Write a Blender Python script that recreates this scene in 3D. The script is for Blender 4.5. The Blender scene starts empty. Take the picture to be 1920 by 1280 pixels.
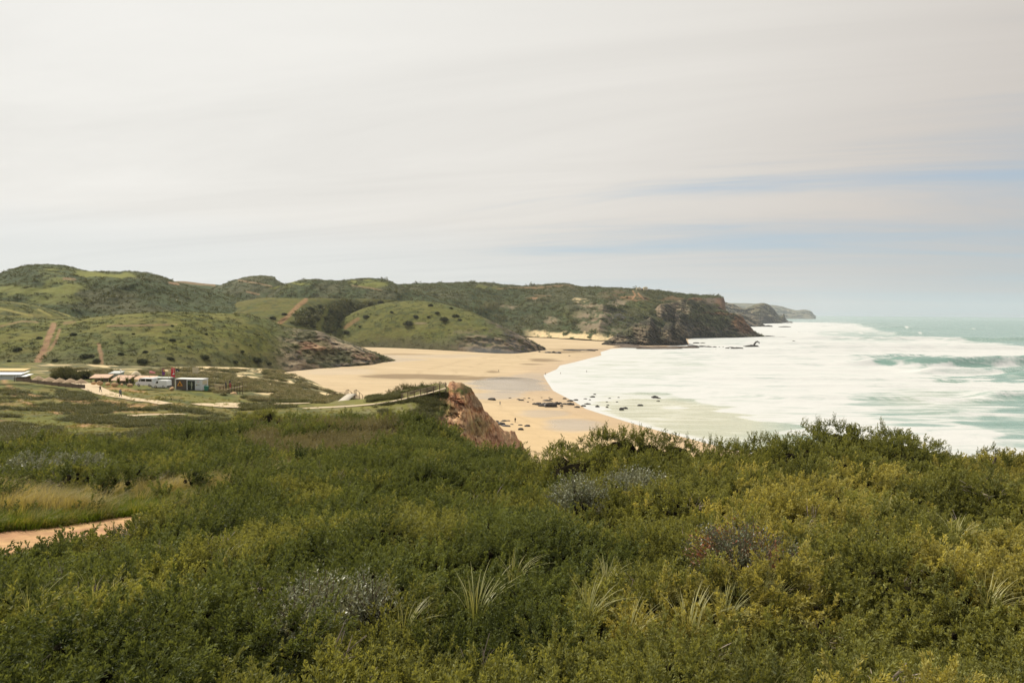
import bpy, bmesh, math, random
import numpy as np
from mathutils import Vector, Matrix, Euler

random.seed(7)
rng = np.random.default_rng(7)
SC = bpy.context.scene
COL = SC.collection
R = math.radians

# ------------------------------------------------------------------ camera
CAMZ = 36.0
FPX = 1280.0
PITCH = math.atan(53 / FPX)
ROLL = 0.0077
cam_d = bpy.data.cameras.new('camera')
cam_d.sensor_width = 36.0
cam_d.lens = 24.0
cam_d.clip_start = 0.3
cam_d.clip_end = 90000.0
cam = bpy.data.objects.new('camera', cam_d)
COL.objects.link(cam)
_F = np.array([0, math.cos(PITCH), -math.sin(PITCH)])
_R0 = np.array([1.0, 0, 0])
_U0 = np.cross(_R0, _F)
_Rv = math.cos(ROLL) * _R0 + math.sin(ROLL) * _U0
_Uv = np.cross(_Rv, _F)
M = Matrix(((_Rv[0], _Uv[0], -_F[0], 0), (_Rv[1], _Uv[1], -_F[1], 0), (_Rv[2], _Uv[2], -_F[2], CAMZ), (0, 0, 0, 1)))
cam.matrix_world = M
SC.camera = cam
SC.render.resolution_x, SC.render.resolution_y = 1024, 682

# ------------------------------------------------------------------ light
SUN_AZ = -48.0      # degrees left of straight ahead
SUN_EL = 47.0
SUN_DIR = np.array([math.sin(R(SUN_AZ)) * math.cos(R(SUN_EL)), math.cos(R(SUN_AZ)) * math.cos(R(SUN_EL)), math.sin(R(SUN_EL))])
sun_d = bpy.data.lights.new('sun', 'SUN')
sun_d.energy = 4.9
sun_d.angle = R(0.6)
sun_d.color = (1.0, 0.93, 0.80)
sun = bpy.data.objects.new('sun', sun_d)
COL.objects.link(sun)
sun.rotation_euler = Vector(SUN_DIR).to_track_quat('Z', 'Y').to_euler()
sun.location = (-300, 300, 400)


class NT:
    """tiny node-tree builder"""
    def __init__(self, tree):
        self.t = tree
        tree.nodes.clear()

    def n(self, typ, _in=None, **props):
        nd = self.t.nodes.new(typ)
        for k, v in props.items():
            setattr(nd, k, v)
        for k, v in (_in or {}).items():
            s = nd.inputs[k]
            if isinstance(v, bpy.types.NodeSocket):
                self.t.links.new(v, s)
            else:
                s.default_value = v
        return nd

    def math(self, op, a, b=0.0, clamp=False):
        nd = self.n('ShaderNodeMath', {0: a, 1: b}, operation=op, use_clamp=clamp)
        return nd.outputs[0]

    def ramp(self, fac, stops, interp='LINEAR'):
        nd = self.n('ShaderNodeValToRGB', {0: fac})
        cr = nd.color_ramp
        cr.interpolation = interp
        while len(cr.elements) < len(stops):
            cr.elements.new(0.5)
        for e, (p, c) in zip(cr.elements, stops):
            e.position = p
            if isinstance(c, (int, float)):
                c = (c, c, c)
            e.color = tuple(c) + (1,) if len(c) == 3 else c
        return nd.outputs[0]

    def mix(self, fac, a, b, blend='MIX'):
        nd = self.n('ShaderNodeMix', data_type='RGBA', blend_type=blend)
        for s, v in ((nd.inputs['Factor'], fac), (nd.inputs[6], a), (nd.inputs[7], b)):
            if isinstance(v, bpy.types.NodeSocket):
                self.t.links.new(v, s)
            elif isinstance(v, (int, float)):
                s.default_value = v if s == nd.inputs['Factor'] or s.type == 'VALUE' else (v, v, v, 1)
            else:
                s.default_value = tuple(v) + (1,) if len(v) == 3 else v
        return nd.outputs[2]

    def noise(self, vec, scale, detail=4, rough=0.55, dist=0.0):
        i = {'Scale': scale, 'Detail': detail, 'Roughness': rough, 'Distortion': dist}
        if vec is not None:
            i['Vector'] = vec
        return self.n('ShaderNodeTexNoise', i).outputs['Fac']

    def link(self, a, b):
        self.t.links.new(a, b)


# ------------------------------------------------------------------ sky
world = bpy.data.worlds.new('World')
SC.world = world
world.use_nodes = True
w = NT(world.node_tree)
sky = w.n('ShaderNodeTexSky', sky_type='NISHITA')
sky.sun_disc = False
sky.sun_elevation = R(SUN_EL)
sky.sun_rotation = R(SUN_AZ)
sky.altitude = 30
sky.air_density = 1.0
sky.dust_density = 1.4
sky.ozone_density = 1.0
tc = w.n('ShaderNodeTexCoord')
sep = w.n('ShaderNodeSeparateXYZ', {0: tc.outputs['Generated']})
X, Y, Z = sep.outputs
zc = w.math('MAXIMUM', Z, 0.0)
den = w.math('ADD', zc, 0.10)
px = w.math('DIVIDE', X, den)
py = w.math('DIVIDE', Y, den)
# streaks run from the left down to the horizon on the right (rotated cloud plane)
ang = R(-16)
sx = w.math('ADD', w.math('MULTIPLY', px, math.cos(ang)), w.math('MULTIPLY', py, math.sin(ang)))
sy = w.math('SUBTRACT', w.math('MULTIPLY', py, math.cos(ang)), w.math('MULTIPLY', px, math.sin(ang)))
cv = w.n('ShaderNodeCombineXYZ', {0: w.math('MULTIPLY', sx, 0.22), 1: w.math('MULTIPLY', sy, 1.0), 2: 0.0}).outputs[0]
n1 = w.noise(cv, 1.15, 8, 0.6, 0.7)
cv2 = w.n('ShaderNodeCombineXYZ', {0: w.math('MULTIPLY', sx, 0.10), 1: w.math('MULTIPLY', sy, 0.8), 2: 3.0}).outputs[0]
n2 = w.noise(cv2, 0.9, 4, 0.5, 0.3)
# cosine of the angle to the sun
dotv = w.n('ShaderNodeVectorMath', {0: tc.outputs['Generated'], 1: tuple(SUN_DIR)}, operation='DOT_PRODUCT').outputs['Value']
sunf = w.math('MULTIPLY', w.math('ADD', dotv, 0.25), 0.8, True)     # 0 far from the sun, 1 near it
# the veil thins out away from the sun and towards the horizon
thick = w.math('ADD', w.math('MULTIPLY', w.math('SUBTRACT', sunf, 0.08), 1.25), w.math('MULTIPLY', Z, 1.0))
cov = w.math('ADD', thick, w.math('MULTIPLY', w.math('SUBTRACT', w.math('ADD', w.math('MULTIPLY', n1, 0.8), w.math('MULTIPLY', n2, 0.4)), 0.58), 2.6))
cov = w.n('ShaderNodeMapRange', {0: cov, 1: 0.10, 2: 0.84, 3: 0.20, 4: 1.0}, interpolation_type='SMOOTHSTEP').outputs[0]
hz = w.n('ShaderNodeMapRange', {0: Z, 1: 0.0, 2: 0.10, 3: 0.62, 4: 0.0}, interpolation_type='SMOOTHSTEP').outputs[0]
cloud = w.ramp(sunf, [(0.0, (4.6, 4.5, 4.5)), (0.30, (5.9, 5.5, 5.15)), (0.45, (6.9, 6.5, 6.05)), (0.62, (8.1, 7.8, 7.3)), (0.85, (9.0, 8.85, 8.4)), (1.0, (9.5, 9.4, 9.1))])
shade = w.math('ADD', 0.94, w.math('MULTIPLY', w.math('SUBTRACT', n1, 0.5), 0.30))
shade = w.math('MINIMUM', w.math('MAXIMUM', shade, 0.78), 1.02)
cloud = w.mix(1.0, cloud, w.n('ShaderNodeCombineXYZ', {0: shade, 1: shade, 2: shade}).outputs[0], 'MULTIPLY')
blue = w.mix(0.6, sky.outputs[0], (4.6, 6.0, 7.3))
hazec = w.ramp(sunf, [(0.0, (5.0, 5.7, 5.9)), (0.3, (6.0, 6.7, 6.8)), (0.6, (7.2, 7.5, 7.3)), (1.0, (8.6, 8.6, 8.3))])
skyc = w.mix(hz, blue, hazec)
skyc = w.mix(w.math('MULTIPLY', cov, w.n('ShaderNodeMapRange', {0: Z, 1: 0.0, 2: 0.13, 3: 0.35, 4: 1.0}).outputs[0]), skyc, cloud)
bg = w.n('ShaderNodeBackground', {'Color': skyc, 'Strength': 0.1})
out = w.n('ShaderNodeOutputWorld', {0: bg.outputs[0]})

SC.view_settings.view_transform = 'Standard'
SC.view_settings.look = 'None'
SC.view_settings.exposure = 0.0
SC.view_settings.gamma = 1.0
SC.view_settings.use_curve_mapping = False
SC.cycles.max_bounces = 6
SC.cycles.diffuse_bounces = 3
SC.cycles.glossy_bounces = 2
SC.cycles.transmission_bounces = 3
SC.cycles.transparent_max_bounces = 6
SC.cycles.volume_bounces = 1
SC.cycles.use_denoising = True
SC.cycles.use_adaptive_sampling = False

# ------------------------------------------------------------------ pixel geometry (photograph pixels, 1920 x 1280)
CAM = np.array([0, 0, CAMZ])


def ray(u, v):
    a = (np.asarray(u, float) - 960) / FPX
    b = (640 - np.asarray(v, float)) / FPX
    return _F + a[..., None] * _Rv + b[..., None] * _Uv


def at(u, v, y):
    d = ray(u, v)
    return CAM + d * (np.asarray(y, float) / d[..., 1])[..., None]


def atz(u, v, z):
    d = ray(u, v)
    return CAM + d * ((np.asarray(z, float) - CAMZ) / d[..., 2])[..., None]


def proj(P):
    q = P - CAM
    f = q @ _F
    f = np.where(np.abs(f) < 1e-6, 1e-6, f)
    return 960 + FPX * (q @ _Rv) / f, 640 - FPX * (q @ _Uv) / f


# ------------------------------------------------------------------ noise
_T = np.random.default_rng(11).random(65536)


def _hash(ix, iy, iz):
    h = (ix * 73856093) ^ (iy * 19349663) ^ (iz * 83492791)
    h = (h ^ (h >> 13)) * 1274126177
    return _T[(h ^ (h >> 16)) & 65535]


def vnoise(x, y, z=0.0, seed=0):
    x, y, z = np.broadcast_arrays(np.asarray(x, float), np.asarray(y, float), np.asarray(z, float))
    fx, fy, fz = np.floor(x), np.floor(y), np.floor(z)
    ix, iy, iz = fx.astype(np.int64) + seed * 101, fy.astype(np.int64), fz.astype(np.int64)
    tx, ty, tz = x - fx, y - fy, z - fz
    tx, ty, tz = [t * t * t * (t * (t * 6 - 15) + 10) for t in (tx, ty, tz)]
    r = 0
    for dx in (0, 1):
        wx = tx if dx else 1 - tx
        for dy in (0, 1):
            wy = ty if dy else 1 - ty
            for dz in (0, 1):
                wz = tz if dz else 1 - tz
                r = r + wx * wy * wz * _hash(ix + dx, iy + dy, iz + dz)
    return r


def fbm(x, y, z=0.0, oct=4, seed=0, gain=0.5, ridged=False):
    s, a, t = 0, 1.0, 0
    for o in range(oct):
        n = vnoise(x * 2 ** o, y * 2 ** o, z * 2 ** o, seed + o * 7)
        if ridged:
            n = 1 - np.abs(2 * n - 1)
        s = s + a * n
        t += a
        a *= gain
    return s / t


def sstep(a, b, x):
    t = np.clip((x - a) / (b - a), 0, 1)
    return t * t * (3 - 2 * t)


def interp(xs, ys, x):
    """monotone smooth (pchip-like) interpolation"""
    xs, ys = np.asarray(xs, float), np.asarray(ys, float)
    if len(xs) < 3:
        return np.interp(x, xs, ys)
    h = np.diff(xs)
    d = np.diff(ys) / h
    m = np.zeros_like(ys)
    for i in range(1, len(xs) - 1):
        if d[i - 1] * d[i] > 0:
            w1, w2 = 2 * h[i] + h[i - 1], h[i] + 2 * h[i - 1]
            m[i] = (w1 + w2) / (w1 / d[i - 1] + w2 / d[i])
    m[0], m[-1] = d[0], d[-1]
    x = np.clip(np.asarray(x, float), xs[0], xs[-1])
    k = np.clip(np.searchsorted(xs, x) - 1, 0, len(xs) - 2)
    t = (x - xs[k]) / h[k]
    return ((2 * t ** 3 - 3 * t ** 2 + 1) * ys[k] + (t ** 3 - 2 * t ** 2 + t) * h[k] * m[k]
            + (-2 * t ** 3 + 3 * t ** 2) * ys[k + 1] + (t ** 3 - t ** 2) * h[k] * m[k + 1])


# ------------------------------------------------------------------ object helpers
def tag(o, label=None, cat=None, group=None, kind=None):
    if label:
        o['label'] = label
    if cat:
        o['category'] = cat
    if group:
        o['group'] = group
    if kind:
        o['kind'] = kind
    return o


def link(o, parent=None):
    COL.objects.link(o)
    if parent is not None:
        o.parent = parent
    return o


def empty(name, loc=(0, 0, 0), rz=0.0):
    o = bpy.data.objects.new(name, None)
    o.empty_display_size = 0.2
    o.location = loc
    o.rotation_euler = (0, 0, rz)
    return link(o)


def mesh_np(name, V, Fq, mats=None, smooth=True, col=None, attrs=None, matidx=None):
    """mesh from numpy arrays: V (n,3), Fq (m,k)"""
    me = bpy.data.meshes.new(name)
    V = np.ascontiguousarray(V, np.float32)
    Fq = np.ascontiguousarray(Fq, np.int32)
    k = Fq.shape[1]
    me.vertices.add(len(V))
    me.vertices.foreach_set('co', V.ravel())
    me.loops.add(Fq.size)
    me.loops.foreach_set('vertex_index', Fq.ravel())
    me.polygons.add(len(Fq))
    me.polygons.foreach_set('loop_start', np.arange(0, Fq.size, k, dtype=np.int32))
    me.polygons.foreach_set('loop_total', np.full(len(Fq), k, np.int32))
    if smooth:
        me.polygons.foreach_set('use_smooth', np.ones(len(Fq), bool))
    if matidx is not None:
        me.polygons.foreach_set('material_index', np.ascontiguousarray(matidx, np.int32))
    if col is not None:
        a = me.color_attributes.new('Col', 'FLOAT_COLOR', 'POINT')
        c = np.ones((len(V), 4), np.float32)
        c[:, :3] = np.clip(col, 0, 4)
        a.data.foreach_set('color', c.ravel())
    for an, av in (attrs or {}).items():
        a = me.attributes.new(an, 'FLOAT', 'POINT')
        a.data.foreach_set('value', np.ascontiguousarray(av, np.float32))
    me.update(calc_edges=True)
    for m in (mats or []):
        me.materials.append(m)
    return me


def grid_faces(nr, nc):
    i = np.arange(nr - 1)[:, None] * nc + np.arange(nc - 1)[None, :]
    return np.stack([i, i + 1, i + nc + 1, i + nc], -1).reshape(-1, 4)


def obj(name, me, parent=None, **kw):
    o = bpy.data.objects.new(name, me)
    link(o, parent)
    return tag(o, **kw)


class MB:
    """collects shapes into one mesh"""
    def __init__(self):
        self.v, self.f = [], []

    def add(self, vs, fs):
        b = len(self.v)
        self.v += [tuple(map(float, x)) for x in vs]
        self.f += [tuple(b + i for i in f) for f in fs]
        return self

    def box(self, c, s, rz=0.0, bev=0.0, mat=None):
        hx, hy, hz = s[0] / 2, s[1] / 2, s[2] / 2
        if bev > 0:
            b = min(bev, hx * .9, hy * .9, hz * .9)
            pr = []
            for z, i in ((-hz, b), (-hz + b, 0), (hz - b, 0), (hz, b)):
                ex, ey = hx - i, hy - i
                pr.append([(-ex + (b if not i else 0), -ey, z), (ex - (b if not i else 0), -ey, z), (ex, -ey + (b if not i else 0), z), (ex, ey - (b if not i else 0), z),
                           (ex - (b if not i else 0), ey, z), (-ex + (b if not i else 0), ey, z), (-ex, ey - (b if not i else 0), z), (-ex, -ey + (b if not i else 0), z)])
            vs = [p for ring in pr for p in ring]
            fs = [tuple(range(7, -1, -1)), tuple(range(24, 32))]
            for k in range(3):
                for j in range(8):
                    fs.append((k * 8 + j, k * 8 + (j + 1) % 8, (k + 1) * 8 + (j + 1) % 8, (k + 1) * 8 + j))
        else:
            vs = [(x, y, z) for z in (-hz, hz) for x, y in ((-hx, -hy), (hx, -hy), (hx, hy), (-hx, hy))]
            fs = [(3, 2, 1, 0), (4, 5, 6, 7), (0, 1, 5, 4), (1, 2, 6, 5), (2, 3, 7, 6), (3, 0, 4, 7)]
        cr, sr = math.cos(rz), math.sin(rz)
        vs = [(c[0] + x * cr - y * sr, c[1] + x * sr + y * cr, c[2] + z) for x, y, z in vs]
        return self.add(vs, fs)

    def tube(self, pts, rad, n=6, caps=True):
        pts = [Vector(p) for p in pts]
        if isinstance(rad, (int, float)):
            rad = [rad] * len(pts)
        rings = []
        for i, p in enumerate(pts):
            d = (pts[min(i + 1, len(pts) - 1)] - pts[max(i - 1, 0)]).normalized()
            a = d.orthogonal().normalized() if abs(d.z) < .95 else Vector((1, 0, 0)).cross(d).normalized()
            b = d.cross(a)
            rings.append([p + (a * math.cos(t) + b * math.sin(t)) * rad[i] for t in [2 * math.pi * k / n for k in range(n)]])
        vs = [q for r_ in rings for q in r_]
        fs = []
        for i in range(len(pts) - 1):
            for k in range(n):
                fs.append((i * n + k, i * n + (k + 1) % n, (i + 1) * n + (k + 1) % n, (i + 1) * n + k))
        if caps:
            fs.append(tuple(range(n - 1, -1, -1)))
            fs.append(tuple((len(pts) - 1) * n + k for k in range(n)))
        return self.add(vs, fs)

    def prism(self, poly, h0, h1, axis='y'):
        """poly: 2-D outline; extruded along axis from h0 to h1"""
        n = len(poly)
        def pt(a, b, h):
            return {'y': (a, h, b), 'z': (a, b, h), 'x': (h, a, b)}[axis]
        vs = [pt(a, b, h0) for a, b in poly] + [pt(a, b, h1) for a, b in poly]
        fs = [tuple(range(n)), tuple(range(2 * n - 1, n - 1, -1))] + [(i + n, (i + 1) % n + n, (i + 1) % n, i) for i in range(n)]
        return self.add(vs, fs)

    def lathe(self, prof, c=(0, 0, 0), n=12):
        vs = [(c[0] + r_ * math.cos(2 * math.pi * k / n), c[1] + r_ * math.sin(2 * math.pi * k / n), c[2] + z) for r_, z in prof for k in range(n)]
        fs = [(i * n + k, i * n + (k + 1) % n, (i + 1) * n + (k + 1) % n, (i + 1) * n + k) for i in range(len(prof) - 1) for k in range(n)]
        return self.add(vs, fs)

    def mesh(self, name, mat=None, smooth=False):
        me = bpy.data.meshes.new(name)
        me.from_pydata(self.v, [], self.f)
        bm = bmesh.new()
        bm.from_mesh(me)
        bmesh.ops.recalc_face_normals(bm, faces=bm.faces)
        bm.to_mesh(me)
        bm.free()
        if smooth:
            me.polygons.foreach_set('use_smooth', np.ones(len(me.polygons), bool))
        if mat:
            me.materials.append(mat)
        return me

    def build(self, name, mat, parent=None, smooth=False, **kw):
        return obj(name, self.mesh(name, mat, smooth), parent, **kw)


# ------------------------------------------------------------------ materials
MATS = {}


def new_mat(name):
    m = bpy.data.materials.new(name)
    m.use_nodes = True
    MATS[name] = m
    return m, NT(m.node_tree)


def plain(name, col, rough=0.7, var=0.25, scale=3.0, metal=0.0, spec=0.3, bump=0.0):
    m, t = new_mat(name)
    g = t.n('ShaderNodeTexCoord')
    f = t.noise(g.outputs['Object'], scale, 5, 0.6)
    c = t.mix(f, tuple(x * (1 - var) for x in col), tuple(min(1, x * (1 + var)) for x in col))
    b = t.n('ShaderNodeBsdfPrincipled', {'Base Color': c, 'Roughness': rough, 'Metallic': metal, 'Specular IOR Level': spec})
    if bump:
        b2 = t.n('ShaderNodeBump', {'Strength': bump, 'Distance': 0.02, 'Height': t.noise(g.outputs['Object'], scale * 4, 4, 0.6)})
        t.link(b2.outputs[0], b.inputs['Normal'])
    t.n('ShaderNodeOutputMaterial', {0: b.outputs[0]})
    return m


def terrain_mat(name, scale, amount=0.35, bump=0.4, bdist=0.5, rough=0.95, fine=6.0):
    """vertex colour 'Col' broken up by world-space noise"""
    m, t = new_mat(name)
    vc = t.n('ShaderNodeVertexColor', layer_name='Col').outputs[0]
    pos = t.n('ShaderNodeNewGeometry').outputs['Position']
    a = t.noise(pos, scale, 6, 0.65)
    b = t.noise(pos, scale * fine, 5, 0.7)
    f = t.math('ADD', t.math('MULTIPLY', a, 0.5), t.math('MULTIPLY', b, 0.5))
    k = t.n('ShaderNodeMapRange', {0: f, 1: 0.3, 2: 0.7, 3: 1 - amount, 4: 1 + amount}).outputs[0]
    c = t.mix(1.0, vc, t.n('ShaderNodeCombineXYZ', {0: k, 1: k, 2: k}).outputs[0], 'MULTIPLY')
    hs = t.n('ShaderNodeHueSaturation', {'Hue': t.n('ShaderNodeMapRange', {0: a, 1: .3, 2: .7, 3: .485, 4: .515}).outputs[0], 'Saturation': 1.0, 'Value': 1.0, 'Color': c})
    bs = t.n('ShaderNodeBsdfPrincipled', {'Base Color': hs.outputs[0], 'Roughness': rough, 'Specular IOR Level': 0.1})
    bp = t.n('ShaderNodeBump', {'Strength': bump, 'Distance': bdist, 'Height': f})
    t.link(bp.outputs[0], bs.inputs['Normal'])
    t.n('ShaderNodeOutputMaterial', {0: bs.outputs[0]})
    return m


def foliage_mat(name, dark, light, yellow=None, scale=0.35, trans=0.25, rough=0.6, redtip=None):
    m, t = new_mat(name)
    pos = t.n('ShaderNodeNewGeometry').outputs['Position']
    tip = t.n('ShaderNodeAttribute', attribute_name='tip').outputs['Fac']
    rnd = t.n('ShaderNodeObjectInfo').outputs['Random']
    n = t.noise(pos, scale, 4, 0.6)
    f = t.math('ADD', t.math('MULTIPLY', tip, 0.72), t.math('ADD', t.math('MULTIPLY', t.math('SUBTRACT', n, 0.5), 1.2), t.math('MULTIPLY', rnd, 0.25)), True)  # lighter tips: new growth, brightened further in colour to look sunlit
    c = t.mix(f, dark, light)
    if yellow:
        n2 = t.noise(pos, scale * 0.3, 3, 0.5)
        sx_ = t.n('ShaderNodeSeparateXYZ', {0: pos}).outputs[0]
        g = t.n('ShaderNodeMapRange', {0: t.math('ADD', t.math('MULTIPLY', t.math('SUBTRACT', n2, 0.5), 14.0), sx_), 1: -4.0, 2: 10.0, 3: 0.0, 4: 0.85}).outputs[0]
        g = t.math('MULTIPLY', g, t.math('ADD', t.math('MULTIPLY', f, 0.6), 0.4))
        c = t.mix(g, c, yellow)
    if redtip:
        n3 = t.noise(pos, 3.0, 2, 0.5)
        c = t.mix(t.math('MULTIPLY', t.n('ShaderNodeMapRange', {0: n3, 1: .52, 2: .62}).outputs[0], tip), c, redtip)
    core = t.n('ShaderNodeMapRange', {0: tip, 1: -1.0, 2: -.2, 3: 0.0, 4: 1.0}).outputs[0]       # opaque blob added inside each clump, coloured dark as its inner shade
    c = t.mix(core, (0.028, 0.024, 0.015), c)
    d = t.n('ShaderNodeBsdfPrincipled', {'Base Color': c, 'Roughness': rough, 'Specular IOR Level': t.math('MULTIPLY', core, 0.2)})
    tr = t.n('ShaderNodeBsdfTranslucent', {'Color': t.mix(1.0, c, (1.5, 1.35, 0.7), 'MULTIPLY')})
    mx = t.n('ShaderNodeMixShader', {0: trans, 1: d.outputs[0], 2: tr.outputs[0]})
    t.n('ShaderNodeOutputMaterial', {0: mx.outputs[0]})
    return m

# ------------------------------------------------------------------ ground (near slope, plain, dunes, spur)
def hv(u):
    return 587 + (u - 960) * 0.0077


_G = []
for u in (-400, 0, 300, 640, 960, 1300, 1700, 2200):
    for y, z in ((5.5, 32.35), (9.5, 31.5), (14, 30.75), (18, 30.1)):
        _G.append((((u - 960) / FPX) * y, y, z))
for x in (-12, 0, 12):
    _G += [(x, 0, 33.5), (x, -15, 34.8)]
for u, v, y in [(-250, 850, 42), (-250, 800, 70), (-250, 755, 120), (-200, 716, 190), (0, 900, 27), (0, 850, 42), (0, 800, 70), (0, 760, 110), (0, 726, 160), (0, 710, 200), (100, 690, 262), (250, 900, 27),
                (250, 850, 42), (250, 800, 72), (250, 772, 105), (226, 745.5, 136), (188, 736, 164), (500, 890, 28), (500, 850, 45), (500, 812, 72), (500, 792, 95), (450, 762, 128), (310, 756, 125), (370, 733, 160),
                (430, 738, 162), (300, 712, 200), (300, 690, 280), (400, 690, 300), (520, 694, 350), (560, 707, 310), (600, 727, 270), (645, 747, 225), (560, 741, 190), (480, 722, 220), (600, 752, 160), (655, 746, 172),
                (700, 890, 29), (700, 850, 45), (700, 802, 70), (700, 784, 85), (830, 862, 40), (830, 802, 65), (985, 890, 31), (985, 866, 40), (640, 764, 130), (560, 768, 126), (745, 752, 133), (800, 738, 134),
                (832, 730, 135), (690, 748, 148), (760, 737, 147), (822, 724, 141)]:
    q = at(np.array(u), np.array(v), np.array(y))
    if 25 < y < 101:
        q[2] -= .55
    _G.append(tuple(q))
for u, y, z in [(700, 115, 17.3), (600, 112, 18.6), (830, 85, 17), (830, 110, 13), (985, 60, 18), (985, 100, 3), (985, 125, -4), (1200, 30, 28), (1200, 45, 22), (1200, 80, 5), (1200, 110, -5), (1500, 28, 29.2),
                (1500, 45, 23), (1500, 80, 5), (1500, 110, -5), (1900, 24, 30), (1900, 32, 28.5), (1900, 45, 23), (1900, 80, 5), (1900, 110, -5), (2300, 30, 29), (2300, 60, 15), (2300, 110, -5), (760, 190, 2), (700, 205, 2),
                (830, 165, 3), (895, 128, 6), (870, 120, 11), (900, 160, -4), (850, 136, 20), (800, 300, -6), (700, 350, -6), (640, 320, -2), (900, 260, -6), (560, 380, -2), (520, 430, -4), (300, 420, 8), (0, 420, 9),
                (-300, 420, 10), (-300, 250, 15), (1000, 200, -6), (1200, 200, -8), (1500, 200, -8), (1900, 200, -8), (800, 430, -8), (1200, 430, -9), (1900, 430, -9)]:
    _G.append((((u - 960) / FPX) * y, y, z))
_G = np.array(_G)


def _warp(x, y):
    r = np.hypot(x, y) + 1e-6
    th = np.arctan2(x, y)
    lr = np.log(r + 12.0)
    return np.stack([th * 1.6, lr], -1)


_gp = _warp(_G[:, 0], _G[:, 1])
_D = np.sqrt(((_gp[:, None] - _gp[None]) ** 2).sum(-1) + 1e-4)
_A = np.zeros((len(_G) + 3,) * 2)
_A[:len(_G), :len(_G)] = _D + np.eye(len(_G)) * 0.004
_A[:len(_G), -3] = 1
_A[:len(_G), -2:] = _gp
_A[-3, :len(_G)] = 1
_A[-2:, :len(_G)] = _gp.T
_W = np.linalg.solve(_A, np.concatenate([_G[:, 2], [0, 0, 0]]))


def ground_h(x, y):
    x, y = np.asarray(x, float), np.asarray(y, float)
    sh = x.shape
    q = _warp(x.ravel(), y.ravel())
    z = np.empty(len(q))
    for i in range(0, len(q), 40000):
        c = q[i:i + 40000]
        d = np.sqrt(((c[:, None] - _gp[None]) ** 2).sum(-1) + 1e-4)
        z[i:i + 40000] = d @ _W[:-3] + _W[-3] + c @ _W[-2:]
    z = z.reshape(sh)
    r = np.hypot(x, y)
    amp = np.clip(r / 90, 0.06, 1.2)
    z = z + amp * (fbm(x / (6 + r * .06), y / (6 + r * .06), oct=3, seed=5) - .5) * 0.9
    return z


def seg_dist(px, py, poly):
    """distance in the plane to a polyline, and parameter along it"""
    best = np.full(np.shape(px), 1e9)
    for (x0, y0), (x1, y1) in zip(poly[:-1], poly[1:]):
        dx, dy = x1 - x0, y1 - y0
        t = np.clip(((px - x0) * dx + (py - y0) * dy) / (dx * dx + dy * dy + 1e-9), 0, 1)
        best = np.minimum(best, np.hypot(px - x0 - t * dx, py - y0 - t * dy))
    return best


def in_poly(px, py, poly):
    px, py = np.asarray(px, float), np.asarray(py, float)
    c = np.zeros(px.shape, bool)
    n = len(poly)
    for i in range(n):
        x0, y0 = poly[i]
        x1, y1 = poly[(i + 1) % n]
        if y0 == y1:
            continue
        c ^= ((y0 > py) != (y1 > py)) & (px < (x1 - x0) * (py - y0) / (y1 - y0) + x0)
    return c


def blend(col, wgt, c):
    wgt = np.clip(wgt, 0, 1)[..., None]
    return col * (1 - wgt) + np.array(c) * wgt


# colours (albedo)
GRASS = np.array((0.122, 0.123, 0.028))
GRASS_Y = np.array((0.200, 0.170, 0.052))
SCRUB = np.array((0.052, 0.066, 0.026))
SCRUB_D = np.array((0.030, 0.042, 0.020))
HEATH = np.array((0.150, 0.132, 0.072))
SOIL = np.array((0.36, 0.20, 0.10))
SAND = np.array((0.475, 0.365, 0.228))
DUNE = np.array((0.62, 0.48, 0.27))
ROCK = np.array((0.130, 0.098, 0.068))
ROCK_L = np.array((0.27, 0.205, 0.135))
ROCK_D = np.array((0.046, 0.041, 0.038))
RED = np.array((0.37, 0.165, 0.075))

# sandy track near the camera (photograph pixels on the ground)
def gpix(u, v, lo=3.0, hi=400.0):
    """ground point seen at a pixel"""
    d = ray(np.array(float(u)), np.array(float(v)))
    ys = np.geomspace(lo, hi, 500)
    P = CAM[None] + d[None] * (ys / d[1])[:, None]
    g = ground_h(P[:, 0], P[:, 1])
    k = np.argmax(P[:, 2] < g)
    if k == 0:
        return P[-1]
    a = (P[k - 1, 2] - g[k - 1]) / ((P[k - 1, 2] - g[k - 1]) - (P[k, 2] - g[k]) + 1e-9)
    return P[k - 1] + (P[k] - P[k - 1]) * a


TRACK = [tuple(gpix(u, v)[:2]) for u, v in ((-260, 1080), (-80, 1028), (60, 1005), (170, 990), (265, 975))]
NTH, NR = 440, 310
th = np.linspace(R(-58), R(56), NTH)
rr = np.concatenate([np.geomspace(1.0, 480, NR)])
TH, RR = np.meshgrid(th, rr)
GX, GY = RR * np.sin(TH), RR * np.cos(TH)
GZ = ground_h(GX, GY)
GP = np.stack([GX, GY, GZ], -1).reshape(-1, 3)
gu, gv = proj(GP)
r_ = np.hypot(GP[:, 0], GP[:, 1])
n_a = fbm(GP[:, 0] / 9, GP[:, 1] / 9, oct=4, seed=1)
n_b = fbm(GP[:, 0] / 2.2, GP[:, 1] / 3.2, oct=4, seed=2)
n_c = fbm(GP[:, 0] / 30, GP[:, 1] / 30, oct=3, seed=3)
col = np.tile(GRASS, (len(GP), 1))
col = blend(col, sstep(.42, .62, n_a), GRASS_Y * .8)
col = blend(col, sstep(.50, .62, n_b) * .75, SCRUB)
# near scrub floor, coloured darker so gaps between shrubs look shaded
near = 1 - sstep(.62, 1.0, r_ / np.interp(gu, [0, 300, 520, 900], [52, 60, 100, 105]))
col = blend(col, near * .85, SCRUB_D * .9)
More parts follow.
